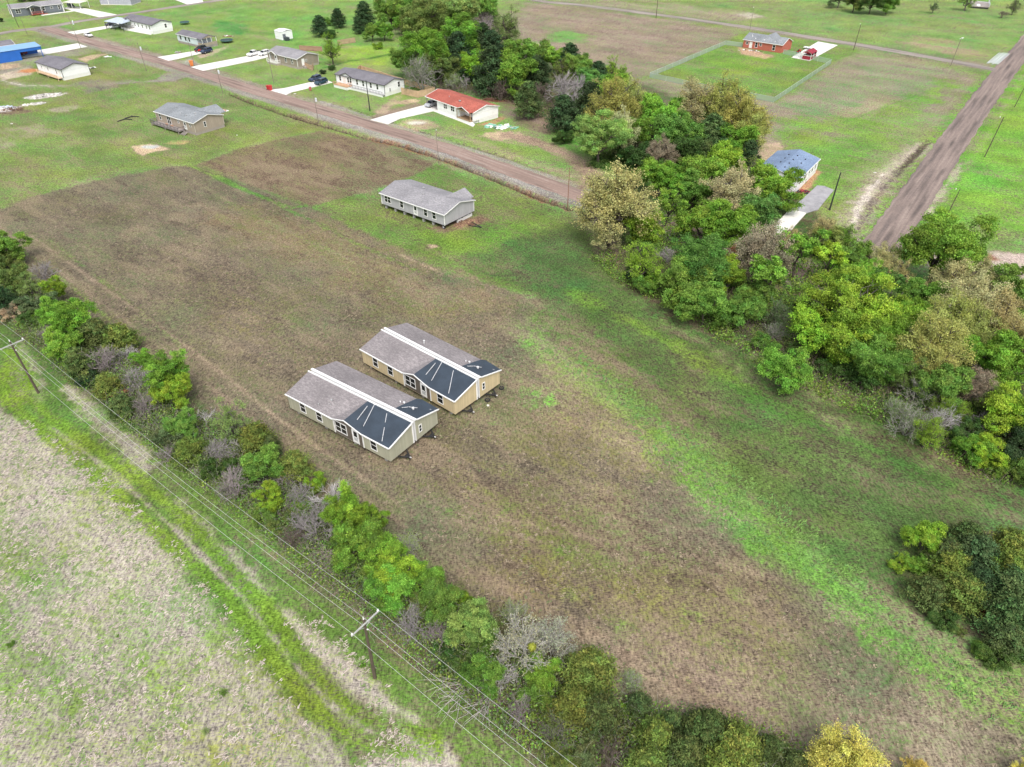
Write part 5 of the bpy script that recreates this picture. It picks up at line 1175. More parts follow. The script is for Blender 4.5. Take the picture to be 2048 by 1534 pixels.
# ---------------------------------------------------------------- utility poles
def pole(px, py, h, label, r0=.16, top=(0,0), kind=0, name='utility_pole', cat='utility pole', group=None, mat=None, ang=0.0):
    p = G(px, py, 0); r = empty(name, (p.x, p.y, 0), 0, label=label, cat=cat, group=group)
    m = MB(); m.tube((0,0,0),(top[0],top[1],h), r0, r0*.65, n=8); m.build('shaft', mat or POLEM, r)
    if kind == 1:                       # crossarm and insulators
        c, s = math.cos(ang), math.sin(ang); t = Vector((top[0], top[1], h - .45)); arm = plain('arm_grey', (.42,.42,.40), .6, .15); o_ = Vector((-s, c, 0)) * .14
        m = MB(); m.bar(t - Vector((c, s, 0)) * 1.6 - o_, t + Vector((c, s, 0)) * 1.6 - o_, .06); ao = m.build('crossarm', arm, r)
        for k in (-1.5, 1.5): q = t + Vector((c, s, 0)) * k - o_; m = MB(); m.tube(q, q + Vector((0,0,.32)), .05, n=6); m.tube(q + Vector((0,0,.15)), q + Vector((0,0,.27)), .11, .08, n=8); m.build('insulator', TRIM, r)
        q = Vector((top[0], top[1], h)); m = MB(); m.tube(q, q + Vector((0,0,.3)), .07, .05, n=8); m.build('insulator', TRIM, r)
        m = MB()
        for k in (-.8, .8): m.bar(t + Vector((c, s, 0)) * k - o_, Vector((top[0], top[1], h - 1.2)), .025)
        m.build('brace', arm, r); m = MB(); m.tube((top[0]*.8+.12, top[1]*.8, h*.84), (top[0]*.8+.25, top[1]*.8, h*.84), .06, n=6); m.build('neutral_clamp', TRIM, r)
    if kind == 2:                       # transformer can
        m = MB(); m.tube((.32,-.1,h*.74),(.32,-.1,h*.84),.27,n=12); m.tube((.32,-.1,h*.84),(.32,-.1,h*.86),.27,.1,n=12); m.build('transformer', plain('can_grey', (.60,.62,.66), .45), r)
    if kind == 3:                       # lamp head
        m = MB(); m.tube((0,0,h-.15),(.9,.3,h+.05),.05,n=6); m.build('lamp_arm', TRIM, r); m = MB(); m.tube((.7,.2,h+.0),(1.4,.45,h+.1),.18,.12,n=8); m.build('lamp_head', TRIM, r)
    if kind == 4:
        m = MB(); m.tube((0,0,h),(0,0,h+.25),.09,.06,n=6); m.build('insulator', TRIM, r)
    return r
hA, hB = 8.6, 8.75
AA = math.radians(52)
pa = pole(77, 786, hA, 'leaning power pole with white crossarm, left of the hedgerow', .17, (-.55,.25), 1, 'power_pole', 'power pole', 'crossarm power poles beside the hedgerow', ang=AA)
pb = pole(750, 1356, hB, 'power pole with white crossarm near the bottom, at the hedgerow edge', .17, (.05,.22), 1, 'power_pole', 'power pole', 'crossarm power poles beside the hedgerow', ang=AA)
ct, st = math.cos(AA), math.sin(AA)
WIRE = plain('wire_aluminium', (.55,.55,.55), .4, .05)
TA = pa.location + Vector((-.55,.25,hA)); TB = pb.location + Vector((.05,.22,hB)); SP = TB - TA
def wire(a, b, sag, label, r=.0125, seg=14):
    c = a; m = MB(); prev = None
    for i in range(seg + 1):
        t = i / seg; p = a.lerp(b, t) - Vector((0, 0, sag * 4 * t * (1 - t)))
        if prev is not None: m.tube(prev - c, p - c, r, n=4, caps=False)
        prev = p
    o = m.build('power_line', WIRE); o.location = c; tag(o, label, 'power line', 'power lines beside the hedgerow'); return o
ends = [('outer left crossarm end', Vector((-ct*1.5, -st*1.5, -.13))), ('right crossarm end', Vector((ct*1.5, st*1.5, -.13))), ('pole top', Vector((0, 0, .3))), ('neutral clamp below the crossarm', Vector((.2, 0, -1.4)))]
for nm, o in ends:
    far = Vector((SP.x*1.0, SP.y*1.0, 0)) 
    wire(TA + o - Vector((SP.x*.55, SP.y*.55, 0)), TA + o, .35, 'pale power line running off the left edge from the %s' % nm, seg=8)
    wire(TA + o, TB + o, 1.15, 'pale power line between the two crossarm poles at the %s' % nm, seg=22)
    wire(TB + o, TB + o + Vector((SP.x*.62, SP.y*.62, -.1)), .7, 'pale power line running off the bottom edge from the %s' % nm, seg=14)
THIN = wood('grey_pole', (.21,.17,.14))
pole(1135,415,8.6,'bare brown pole at the end of the red street, left of the big tan oak',.10,(.1,0),0,mat=wood('brown_pole',(.26,.14,.09)))
pole(877,326,7.8,'thin pale pole at the ditch above the grey home',.07,(-.05,0),4,mat=THIN)
pole(637.5,247,8.0,'pole with white transformer standing at the ditch by the long white home',.08,(-.1,0),2,mat=THIN)
pole(740,222,8.4,'thick black pole before the long white home',.17,(-.1,.1),0,mat=plain('black_pole',(.03,.035,.03)))
pole(548,167,9.6,'brown pole on the lawn before the taupe home',.10,(-.2,.2),0,mat=THIN)
pole(446,188,8.2,'pole with white transformer across the street from the long drive',.09,(-.2,0),2,mat=THIN)
pole(388,127,8.6,'pole beside the orange bin',.09,(-.2,0),0,mat=THIN)
pole(293,142,9.0,'pole with white transformer by the street near the porch home',.10,(-.3,0),2,mat=THIN)
pole(162.5,98,11.5,'tall pole with white transformer at the end of the blue shed drive',.11,(-.9,.3),2,mat=THIN)
pole(38,55,11.5,'tall dark pole by the corner road at the top left',.13,(-.9,.3),0,mat=POLEM)
pole(55,69.5,7.0,'short thin pole left of the street corner',.09,(-.4,.1),0,mat=THIN)
pole(1659,420,8.0,'thick black pole beside the gravel drive',.19,(.25,.1),0,mat=plain('black_pole',(0,0,0)))
pole(1884,452,7.6,'leaning dark pole on the grass right of the main road, near its lower end',.12,(1.0,.3),4,mat=POLEM)
pole(1969,314,9.4,'long dark pole on the grass right of the main road',.13,(1.2,.5),4,mat=POLEM)
pole(2029,214,8.6,'thin leaning pole near the right edge beyond the main road',.11,(1.2,.3),0,mat=POLEM)
pole(1901,132,8.6,'pole with a lamp head by the dirt road left of the pipes',.12,(.5,0),3,mat=THIN)
pole(1707,100,8.6,'pole by the dirt road right of the brick house',.13,(.3,0),4,mat=POLEM)
pole(1312,36,9.5,'dark pole at the far dirt road, cut by the top edge',.15,(0,0),0,mat=POLEM)
pole(1499,62,8.5,'thin pale pole behind the brick house roof',.09,(.1,0),4,mat=THIN)
# bright culvert pipe and other small pale litter, each lying in the grass
for i, (x, y, lb) in enumerate(((590,188,'white pipe end in the ditch grass right of the double drive'),(1750,346,'white lump on the bright grass beside the main road'),(976,812,'tiny white lump on the brown field below the two loose tyres'),(474,271,'white scrap on the lawn right of the tan deck home'),(24,248,'white plank on the lawn by the left edge'))):
    p = G(x, y, 0); m = MB(); c = random.Random(i)
    pts = [Vector((c.uniform(.12,.2)*math.cos(t*1.05)*(2.2 if 'p' in lb[6:10] else 1), c.uniform(.12,.2)*math.sin(t*1.05), .12)) for t in range(6)]; m.slab(pts, .14); o = m.build('white_scrap', CH1); o.location = (p.x, p.y, .06); tag(o, lb, 'scrap')
# ---------------------------------------------------------------- trees and shrubs
RNG = np.random.default_rng(7)
def leaf_mat(name, trans=.24, rough=.55):
    m, t, b = newmat(name)
    oi = t.nodes.new('ShaderNodeObjectInfo'); at = t.nodes.new('ShaderNodeAttribute'); at.attribute_name = 'shade'
    sh = mathn(t, 'MULTIPLY_ADD', oi.outputs['Random'], .22, .89)
    v = mathn(t, 'MULTIPLY', at.outputs['Fac'], sh)
    cc = t.nodes.new('ShaderNodeCombineColor')
    a2 = t.nodes.new('ShaderNodeAttribute'); a2.attribute_name = 'hue'
    t.links.new(mathn(t, 'MULTIPLY', v, a2.outputs['Fac']), cc.inputs[0]); t.links.new(v, cc.inputs[1]); t.links.new(v, cc.inputs[2])
    c = mixc(t, 1.0, oi.outputs['Color'], cc.outputs[0], 'MULTIPLY')
    t.links.new(c, b.inputs['Base Color']); b.inputs['Roughness'].default_value = rough; b.inputs['Specular IOR Level'].default_value = .25
    tr = t.nodes.new('ShaderNodeBsdfTranslucent'); t.links.new(c, tr.inputs[0]); mx = t.nodes.new('ShaderNodeMixShader'); mx.inputs[0].default_value = trans
    t.links.new(b.outputs[0], mx.inputs[1]); t.links.new(tr.outputs[0], mx.inputs[2]); t.links.new(mx.outputs[0], t.nodes['Material Output'].inputs[0]); return m
LEAF = leaf_mat('leaf'); NEEDLE = leaf_mat('needle', .12, .8)
def bark_mat(name):
    m, t, b = newmat(name); oi = t.nodes.new('ShaderNodeObjectInfo'); n = noise(t, 2.5, 4)
    c = mixc(t, 1.0, oi.outputs['Color'], ramp(t, n, [(.3, (.55,.55,.55)), (.7, (1.3,1.3,1.3))]), 'MULTIPLY'); t.links.new(c, b.inputs['Base Color']); b.inputs['Roughness'].default_value = .9; return m
BARK = bark_mat('bark')
def unit(v): return v / (np.linalg.norm(v, axis=-1, keepdims=True) + 1e-9)
def leaves_mesh(name, pos, nrm, size, shade, hue, mat, elong=1.35):
    n = len(pos); r = unit(RNG.normal(size=(n, 3))); u = unit(np.cross(nrm, r)); v = np.cross(nrm, u)
    s = size * (.7 + .6 * RNG.random(n)); u = u * (s * elong)[:, None] * .5; v = v * s[:, None] * .5; bend = nrm * (s * .18)[:, None]
    co = np.stack([pos - u, pos - v * .9 + bend, pos + u, pos + v * .9 + bend], 1).reshape(-1, 3)
    me = np_mesh(name, co, np.arange(4 * n).reshape(n, 4), mat, smooth=False)
    for nm, val in (('shade', shade), ('hue', hue)):
        a = me.attributes.new(nm, 'FLOAT', 'FACE'); a.data.foreach_set('value', val.astype(np.float32))
    return me
class Seg:
    def __init__(s): s.a = []; s.b = []; s.ra = []; s.rb = []
    def add(s, a, b, ra, rb): s.a.append(a); s.b.append(b); s.ra.append(ra); s.rb.append(rb)
    def mesh(s, name, mat, n=4):
        a = np.array(s.a); b = np.array(s.b); ra = np.array(s.ra); rb = np.array(s.rb); d = unit(b - a); r = np.tile([.31, .17, .93], (len(a), 1)); u = unit(np.cross(d, r)); v = np.cross(d, u)
        rings = []
        for p, rr in ((a, ra), (b, rb)):
            for i in range(n):
                t = 2 * math.pi * i / n; rings.append(p + (u * math.cos(t) + v * math.sin(t)) * rr[:, None])
        co = np.stack(rings, 1).reshape(-1, 3); k = len(a); base = np.arange(k)[:, None] * 2 * n
        q = [[i, (i + 1) % n, n + (i + 1) % n, n + i] for i in range(n)]
        quads = (base[:, :, None] + np.array(q)[None]).reshape(-1, 4); return np_mesh(name, co, quads, mat)
def tubepath(sg, pts, r0, r1):
    n = len(pts) - 1
    for i in range(n): sg.add(pts[i], pts[i + 1], r0 + (r1 - r0) * i / n, r0 + (r1 - r0) * (i + 1) / n)
def limb(sg, a, b, r0, r1, wob=.06, n=5):
    a = np.array(a, float); b = np.array(b, float); L = np.linalg.norm(b - a); pts = [a]
    for i in range(1, n): t = i / n; pts.append(a + (b - a) * t + RNG.normal(size=3) * wob * L + np.array([0, 0, .10 * L * math.sin(math.pi * t)]))
    pts.append(b); tubepath(sg, pts, r0, r1); return pts
def proto_leafy(i, cz=1.1, rv=.95, nl=8, nc=190, per=150, leaf=.043, low=-.6, sig=.060, trunk=True, multi=1, asym=.25, lobe=(.24,.42)):
    sg = Seg(); lobes = []
    for k in range(nl):
        th = k * 2.4 + RNG.random(); q = .30 + .52 * RNG.random(); z = low + (1 - low) * ((k + .5) / nl) ** .8 * .72
        zz = np.clip(z, -1, 1); rr = math.sqrt(max(.05, 1 - zz * zz)) * q * 1.15; c = np.array([math.cos(th) * rr + asym * (RNG.random() - .5), math.sin(th) * rr + asym * (RNG.random() - .5), zz * rv + cz]); lobes.append((c, lobe[0] + (lobe[1] - lobe[0]) * RNG.random()))
    lobes.append((np.array([0, 0, cz + .05]), .42)); P = []; NR = []; S = []; H = []
    nper = nc // len(lobes) + 1
    for (c, lr) in lobes:
        lt = .78 + .44 * RNG.random()
        for k in range(nper):
            d = unit(RNG.normal(size=3) + np.array([0, 0, .25])); cc = c + d * lr * (.72 + .38 * RNG.random()); cc[2] = max(cc[2], cz - rv * .95)
            m = int(per * (.5 + RNG.random())); p = cc + RNG.normal(size=(m, 3)) * sig * np.array([1.25, 1.25, .75]); P.append(p)
            NR.append(unit(unit(p - c) * .35 + RNG.normal(size=(m, 3)) * .62 + np.array([0, 0, .35]))); S.append((lt * (.66 + .62 * RNG.random())) * (.66 + .68 * RNG.random(m))); H.append(np.full(m, .84 + .34 * RNG.random()) * (.95 + .1 * RNG.random(m)))
    # stray leaf clusters in the gaps
    P = np.concatenate(P); me = leaves_mesh('crown', P, np.concatenate(NR), leaf, np.concatenate(S), np.concatenate(H), LEAF)
    tops = [(0, 0)] if multi == 1 else [(.18 * math.cos(a), .18 * math.sin(a)) for a in np.arange(multi) * 6.283 / multi]
    fork = np.array([.05 * RNG.normal(), .05 * RNG.normal(), cz * .42])
    for bx, by in tops: limb(sg, (bx * .6, by * .6, -.05), fork + np.array([bx, by, 0]), .060 if multi == 1 else .04, .042, .03, 4)
    for (c, lr) in lobes[:-1]:
        b0 = fork + RNG.normal(size=3) * .02; e = limb(sg, b0, c, .035, .012, .05, 5)
        for k in range(3): d = unit(RNG.normal(size=3)); limb(sg, e[3 + k % 2], c + d * lr * .8, .012, .004, .06, 3)
    return ('leafy', me, sg.mesh('trunk', BARK, 5), cz)
def proto_oak(i, cz=1.15, rv=.85, n1=14, n2=8, per=46, leaf=.030, spread=1.0, twig=True):
    sg = Seg(); P = []; S = []; H = []; NR = []
    fork = np.array([0, 0, cz * .38]); limb(sg, (0, 0, -.05), fork, .075, .055, .02, 3)
    for k in range(n1):
        th = k * 6.283 / n1 + RNG.normal() * .25; z = .05 + .9 * (k % 3) / 2.2 + .1 * RNG.random(); zz = min(z, .98); rr = math.sqrt(max(0.04, 1 - zz * zz)) * spread * (.72 + .2 * RNG.random())
        e = np.array([math.cos(th) * rr, math.sin(th) * rr, cz - rv * .45 + zz * rv * 1.3]); pts = limb(sg, fork, e, .042, .012, .06, 6)
        for q in range(n2 + 3):
            b = pts[2 + q % 4] ; d = unit(unit(np.array(e) - fork) * .5 + RNG.normal(size=3) * .75 + np.array([0, 0, .25])); L = .26 + .2 * RNG.random(); e2 = b + d * L
            pp = limb(sg, b, e2, .014, .005, .06, 3); lt = .8 + .4 * RNG.random()
            for s in range(4):
                d3 = unit(d + RNG.normal(size=3) * .8); e3 = e2 + d3 * (.10 + .12 * RNG.random()); sg.add(pp[2 if s % 2 else 3], e3, .005, .002)
                m = int(per * (.5 + RNG.random())); t = RNG.random(m)[:, None]; p = pp[2] * (1 - t) + e3 * t + RNG.normal(size=(m, 3)) * .055
                P.append(p); NR.append(unit(RNG.normal(size=(m, 3)) + np.array([0, 0, .7]))); S.append(lt * (.75 + .5 * RNG.random(m))); H.append(np.full(m, .9 + .2 * RNG.random()))
    P = np.concatenate(P); return ('oak', leaves_mesh('crown', P, np.concatenate(NR), leaf, np.concatenate(S), np.concatenate(H), LEAF, 1.2), sg.mesh('trunk', BARK, 4), cz)
def proto_cedar(i, cz=1.0, top=1.95, per=64, leaf=.050, squat=1.0, nb=95):
    sg = Seg(); P = []; S = []; H = []; NR = []; lean = RNG.normal(size=2) * .05
    limb(sg, (0, 0, -.05), (lean[0], lean[1], top * .97), .06, .01, .01, 6)
    for k in range(nb):
        h = .08 + .92 * (k / nb) ** .95; z = h * top; prof = (1 - h) ** .5 * (1.0 if h > .10 else .8) * .95; prof = max(prof, .05) * (.72 + .42 * RNG.random()) * squat
        th = k * 2.399 + RNG.normal() * .3; c, s = math.cos(th), math.sin(th); e = np.array([c * prof, s * prof, z + prof * (.10 + .25 * RNG.random())]); a = np.array([lean[0] * h, lean[1] * h, z])
        sg.add(a, e, .012, .004); lt = .55 + .85 * RNG.random() ** 1.3; hu = .82 + .40 * RNG.random()
        m = int(per * (.35 + prof * 1.4)); t = RNG.random(m) ** .6; w_ = .05 + .12 * prof
        p = a + (e - a) * (.25 + .8 * t)[:, None] + RNG.normal(size=(m, 3)) * np.array([w_, w_, w_ * .55]) * (1.15 - .5 * t)[:, None]
        P.append(p); NR.append(unit(RNG.normal(size=(m, 3)) * .6 + np.array([c * .5, s * .5, .6]))); S.append(lt * (.75 + .5 * RNG.random(m))); H.append(np.full(m, hu) * (.9 + .2 * RNG.random(m)))
    P = np.concatenate(P); return ('cedar', leaves_mesh('crown', P, np.concatenate(NR), leaf, np.concatenate(S), np.concatenate(H), NEEDLE, 2.2), sg.mesh('trunk', BARK, 4), cz)
def grow(sg, p, d, L, r, depth, kids, sprd, up, tips):
    q = p; dd = d
    for s in range(2):
        dd = unit(dd + RNG.normal(size=3) * .16 + np.array([0, 0, up])); n = q + dd * L / 2; sg.add(q, n, r * (1 - .2 * s), r * (.8 - .2 * s)); q = n
    if depth == 0: tips.append(q); return
    for k in range(kids):
        f = .4 + .6 * RNG.random(); st = p + (q - p) * f if k else q
        grow(sg, st, unit(dd + RNG.normal(size=3) * sprd), L * (.60 + .22 * RNG.random()), r * .66, depth - 1, kids, sprd, up, tips)
def proto_bare(i, cz=.8, stems=8, depth=4, kids=3, L=.66, r=.030, sprd=.55, up=.04, leafn=0, leaf=.035, thinr=1.0):
    sg = Seg(); tips = []
    for k in range(stems):
        th = k * 6.283 / stems + RNG.random(); t = .2 + .55 * RNG.random() if stems > 1 else .05; d = unit(np.array([math.cos(th) * t, math.sin(th) * t, 1.0])); grow(sg, np.array([math.cos(th) * .05, math.sin(th) * .05, -.03]), d, L, r, depth, kids, sprd, up, tips)
    tips = np.array(tips); k = .95 / np.percentile(np.hypot(tips[:, 0], tips[:, 1]), 88)
    if stems == 1: k = min(k, 1.3)
    sg.a = [q * k for q in sg.a]; sg.b = [q * k for q in sg.b]; tips = tips * k; cz = float(np.percentile(tips[:, 2], 55)); ms = sg.mesh('trunk', BARK, 3); me = None
    if leafn:
        ix = RNG.integers(0, len(tips), leafn); P = tips[ix] + RNG.normal(size=(leafn, 3)) * .06; me = leaves_mesh('crown', P, unit(RNG.normal(size=(leafn, 3)) + np.array([0, 0, .6])), leaf, .75 + .5 * RNG.random(leafn), .9 + .2 * RNG.random(leafn), LEAF)
    return ('bare', me, ms, cz)
PR = {
 'leafy': [proto_leafy(i) for i in range(4)],
 'tall': [proto_leafy(i, cz=1.45, rv=1.25, nl=15, nc=190, per=180, leaf=.038, lobe=(.22,.36), low=-.8) for i in range(2)],
 'big': [proto_leafy(i, cz=1.0, rv=.82, nl=13, nc=300, per=150, leaf=.030, sig=.052, lobe=(.24,.38), low=-.35) for i in range(3)],
 'bush': [proto_leafy(i, cz=.55, rv=.58, nl=7, nc=100, per=150, leaf=.046, low=-.4, multi=4) for i in range(3)],
 'oak': [proto_oak(i) for i in range(3)],
 'airy': [proto_oak(i, n1=9, n2=6, per=26, leaf=.034, rv=1.0) for i in range(2)],
 'cedar': [proto_cedar(i) for i in range(3)],
 'juniper': [proto_cedar(i, cz=.75, top=1.65, squat=1.15, nb=110) for i in range(3)],
 'bare': [proto_bare(i) for i in range(3)],
 'wispy': [proto_bare(i, stems=9, leafn=2600, depth=4) for i in range(2)],
 'snag': [proto_bare(i, cz=1.3, stems=1, depth=5, kids=3, L=.95, r=.06, sprd=.6, up=.12) for i in range(2)],
 'leaner': [proto_leafy(i, cz=1.7, rv=.7, nl=6, nc=40, per=115, leaf=.065, lobe=(.28,.40), low=-.3, asym=.8) for i in range(2)],
}
for p in PR['leaner']: pass
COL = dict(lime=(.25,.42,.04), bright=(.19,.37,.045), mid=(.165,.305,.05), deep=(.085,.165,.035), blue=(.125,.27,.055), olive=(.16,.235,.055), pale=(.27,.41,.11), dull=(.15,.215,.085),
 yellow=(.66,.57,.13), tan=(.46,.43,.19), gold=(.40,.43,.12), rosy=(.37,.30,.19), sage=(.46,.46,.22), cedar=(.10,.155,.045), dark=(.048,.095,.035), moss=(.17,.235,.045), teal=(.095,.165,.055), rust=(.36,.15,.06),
 grey=(.34,.31,.31), silver=(.52,.49,.48), plum=(.33,.28,.28), umber=(.17,.13,.11), mint=(.40,.44,.30))
WORD = dict(lime='lime green', bright='bright green', mid='mid green', deep='deep green', blue='cool green', olive='olive green', pale='pale yellow-green', dull='dull grey-green', yellow='bright yellow', tan='tan-flowering', gold='gold-green', rosy='rosy brown', sage='pale sage', cedar='dark olive', dark='very dark green', moss='mossy yellow-green', teal='blue-green', rust='rust brown', grey='bare grey', silver='bare silvery', plum='bare purplish grey', umber='bare dark brown', mint='pale lichen-green')
KIND = dict(leafy=('leafy_tree','leafy tree','tree'), tall=('leafy_tree','upright leafy tree','tree'), big=('leafy_tree','broad leafy tree','tree'), bush=('bush','bush','bush'), oak=('oak_tree','oak','tree'), airy=('young_tree','airy thin-crowned tree','tree'), cedar=('cedar_tree','cedar','tree'), juniper=('juniper','spreading juniper','tree'), bare=('bare_shrub','twiggy shrub','shrub'), wispy=('budding_shrub','wispy budding shrub','shrub'), snag=('bare_tree','leafless tree','tree'), leaner=('leafy_tree','tall open tree with exposed stems','tree'))
used = {}; NT = [0]; LABS = {}
def T(px, py, r, kind, tint, where, zs=1.0, group=None, trunkc=None):
    r *= 1.40 if group == HG else (1.24 if group else 1.0)
    lst = PR[kind]; k = used.get(kind, 0); used[kind] = k + 1; _, crown, trunk, cz = lst[k % len(lst)]
    rm = 3.0
    for it in range(3): p = G(px, py, cz * rm * zs); rm = r * depth(p) / FPX
    rr = random.Random(int(px * 7 + py * 13)); nm, noun, cat = KIND[kind]
    lab = '%s %s %s' % (WORD[tint], noun, where)
    if lab in LABS: LABS[lab] += 1
    else: LABS[lab] = 1
    root = empty(nm, (p.x, p.y, 0), rr.random() * 6.28, label=lab, cat=cat, group=group); root.scale = (rm * rr.uniform(.95, 1.06), rm * rr.uniform(.95, 1.06), rm * zs)
    bare = kind in ('bare', 'snag')
    bc = COL[tint] if bare else (trunkc or ((.085,.068,.055) if rr.random() < .6 else (.17,.15,.13)))
    if kind == 'wispy': bc = trunkc or (.36,.34,.31)
    for me, n in ((crown, 'crown'), (trunk, 'trunk')):
        if me is None: continue
        o = bpy.data.objects.new(n, me); col.objects.link(o); o.parent = root
        o.color = (*(bc if n == 'trunk' else COL[tint]), 1)
        if n == 'crown':
            j = [rr.uniform(.90, 1.12) for _ in range(3)]; o.color = (COL[tint][0]*j[0]*j[1], COL[tint][1]*j[1], COL[tint][2]*j[1]*j[2], 1)
    NT[0] += 1; return root
HG = 'trees and shrubs of the hedgerow between the fields'
def H(*a, **k): T(*a, group=HG, **k)
H(4,492,26,'leafy','mid','at the left edge, farthest end of the hedgerow'); H(14,523,22,'bush','olive','at the left edge below the farthest hedgerow tree'); H(24,556,24,'leafy','olive','second row in at the left edge of the hedgerow'); H(80,536,20,'bare','grey','leaning over the field at the far hedgerow end')
H(62,574,18,'airy','pale','on the field side near the far hedgerow end'); H(107,574,16,'tall','lime','on the field edge above the crossarm pole'); H(8,602,22,'cedar','dark','against the left edge near the pole lines'); H(32,622,20,'bush','rosy','near the left edge over the pole lines')
H(74,612,24,'bush','dull','between rosy bush and lime tree in the far hedgerow'); H(103,622,20,'leafy','bright','in the middle of the far hedgerow'); H(68,642,20,'bush','deep','on the pole side of the far hedgerow'); H(97,662,16,'bare','plum','above the left crossarm pole tip'); H(88,640,16,'bush','lime','low in the far hedgerow centre')
H(143,640,29,'tall','bright','just above and right of the left crossarm pole'); H(130,690,27,'leafy','bright','right beside the left crossarm pole top'); H(192,672,28,'juniper','cedar','on the field side beyond the left crossarm pole'); H(240,680,26,'juniper','moss','at the field edge right of the dark olive one'); H(160,728,27,'cedar','cedar','below the bright tree by the left crossarm pole')
H(200,714,28,'bare','plum','in a rounded cloud right of the left crossarm pole'); H(257,702,17,'bare','silver','small and white, amid the junipers'); H(287,716,15,'leafy','bright','low at the field edge below the junipers'); H(272,748,25,'bare','grey','between the bright tree and rounded plum shrub')
H(332,742,31,'tall','bright','tallest by the field left of the sage home'); H(350,782,27,'leafy','lime','below the tall bright one left of the sage home'); H(215,772,22,'juniper','moss','on the pole side beneath the plum shrub'); H(238,788,12,'bush','rust','small, low between two junipers'); H(288,802,22,'bare','plum','in shade on the pole side of the tall bright tree'); H(246,815,22,'juniper','cedar','low at the wire side, left part'); H(175,760,18,'bush','dark','dark and low at the wire side near the pole')
H(405,838,20,'snag','silver','white-stemmed, rising left of the sage home corner',zs=1.1); H(460,842,32,'airy','pale','wide crowned beside the sage home left corner'); H(473,880,18,'snag','silver','smaller, beneath the pale wide crown'); H(512,878,27,'juniper','moss','at the field edge facing the sage home'); H(543,890,17,'cedar','cedar','small, at the field edge facing the sage home'); H(362,850,23,'leafy','mid','beneath the lime tree left of the sage home')
H(336,878,24,'bush','dull','on the wire side below the lime tree'); H(378,903,24,'juniper','moss','in the middle of the hedge below the white-stemmed tree'); H(330,905,19,'bare','plum','hanging over the wires, left part'); H(430,897,25,'bare','grey','in the middle, left of the dense green tree'); H(436,940,24,'bush','deep','on the wire side of the middle hedge'); H(462,964,32,'bare','plum','broadest grey mound on the wire side')
H(521,936,31,'leafy','mid','dense round crown in front of the sage home'); H(542,990,20,'tall','lime','narrow column below the dense round crown'); H(530,1024,24,'bush','mid','beneath the narrow lime column'); H(588,932,26,'juniper','moss','field side, right of the dense round crown'); H(570,955,20,'bare','plum','field side, right of the dense crown'); H(594,990,25,'bare','grey','between lime bush and narrow column'); H(634,970,18,'bush','lime','out on the field edge below the sage home')
H(660,996,34,'bare','silver','large silvery fan at the field edge'); H(622,1042,36,'bare','grey','large mound under the silvery fan'); H(567,1048,21,'bush','olive','on the wire side below the narrow column'); H(583,1076,24,'bare','umber','shaded clump on the wire side'); H(603,1010,18,'bush','mid','tucked between grey mounds'); H(688,1016,30,'tall','lime','left one of a pair of tall lime trees'); H(732,1036,25,'tall','lime','right one of a pair of tall lime trees')
H(724,1082,37,'leafy','bright','under the pair of tall lime trees'); H(682,1085,20,'bush','mid','left foot of the lime pair'); H(764,1104,33,'leafy','bright','right foot of the lime pair'); H(812,1092,24,'wispy','pale','at the field edge right of the lime pair'); H(792,1142,33,'leafy','lime','down the field edge right of the lime pair'); H(743,1130,26,'bush','olive','under the bright crowns on the wire side')
H(775,1176,34,'leafy','bright','above and right of the near crossarm pole'); H(858,1158,27,'leafy','bright','at the field edge beyond the near pole'); H(882,1196,30,'leafy','mid','at the field edge right of the near pole'); H(772,1206,26,'bush','mid','right behind the near crossarm'); H(922,1203,18,'bush','lime','on the field edge before the first dead fan'); H(820,1242,27,'bare','grey','right of the near crossarm pole'); H(875,1262,24,'bare','plum','mid hedge right of the near pole'); H(840,1215,20,'bush','olive','mid hedge right of the near crossarm')
H(946,1248,34,'leafy','pale','in front of the silvery fans, near part'); H(968,1292,24,'bush','mid','centre, just left of the mistletoe tree'); H(897,1312,24,'bush','deep','on the wire side left of the brush'); H(930,1326,26,'bush','olive','at the brush heap by the wires'); H(1029,1222,22,'wispy','pale','light spray rising at the field edge'); H(1052,1288,48,'wispy','mint','widest, carrying a mistletoe ball',trunkc=(.5,.48,.44)); H(1104,1276,36,'wispy','mint','right neighbour of the mistletoe tree'); H(1000,1336,32,'bare','silver','fan of white branches over the wires')
H(962,1352,31,'leafy','mid','right of the lower brush heap'); H(1086,1352,27,'leafy','bright','below the mistletoe tree'); H(1178,1346,42,'juniper','moss','largest, right of the mistletoe tree'); H(1078,1400,30,'bush','mid','below the small bright tree, near the wires'); H(1038,1416,22,'bare','plum','near the wires below the silver fan'); H(1146,1416,36,'juniper','moss','below the largest mossy one'); H(1211,1396,11,'bush','rust','tiny rust patch amid junipers'); H(1198,1434,37,'juniper','cedar','right of the rust patch'); H(1118,1462,30,'wispy','olive','over the wires near the bottom edge',trunkc=(.2,.18,.16))
H(1262,1362,21,'wispy','pale','standing out on the brown field edge'); H(1262,1424,14,'bush','lime','small bright tip among junipers'); H(1280,1410,24,'cedar','cedar','field side near the small lime tip'); H(1312,1474,34,'juniper','moss','yellowish, near the bottom edge'); H(1411,1466,38,'juniper','cedar','field side, left of the yellow oak'); H(1476,1490,38,'juniper','moss','next left of the yellow oak'); H(1222,1506,32,'bare','umber','at the bottom edge among junipers'); H(1340,1448,25,'cedar','cedar','field side, between two junipers at the bottom')
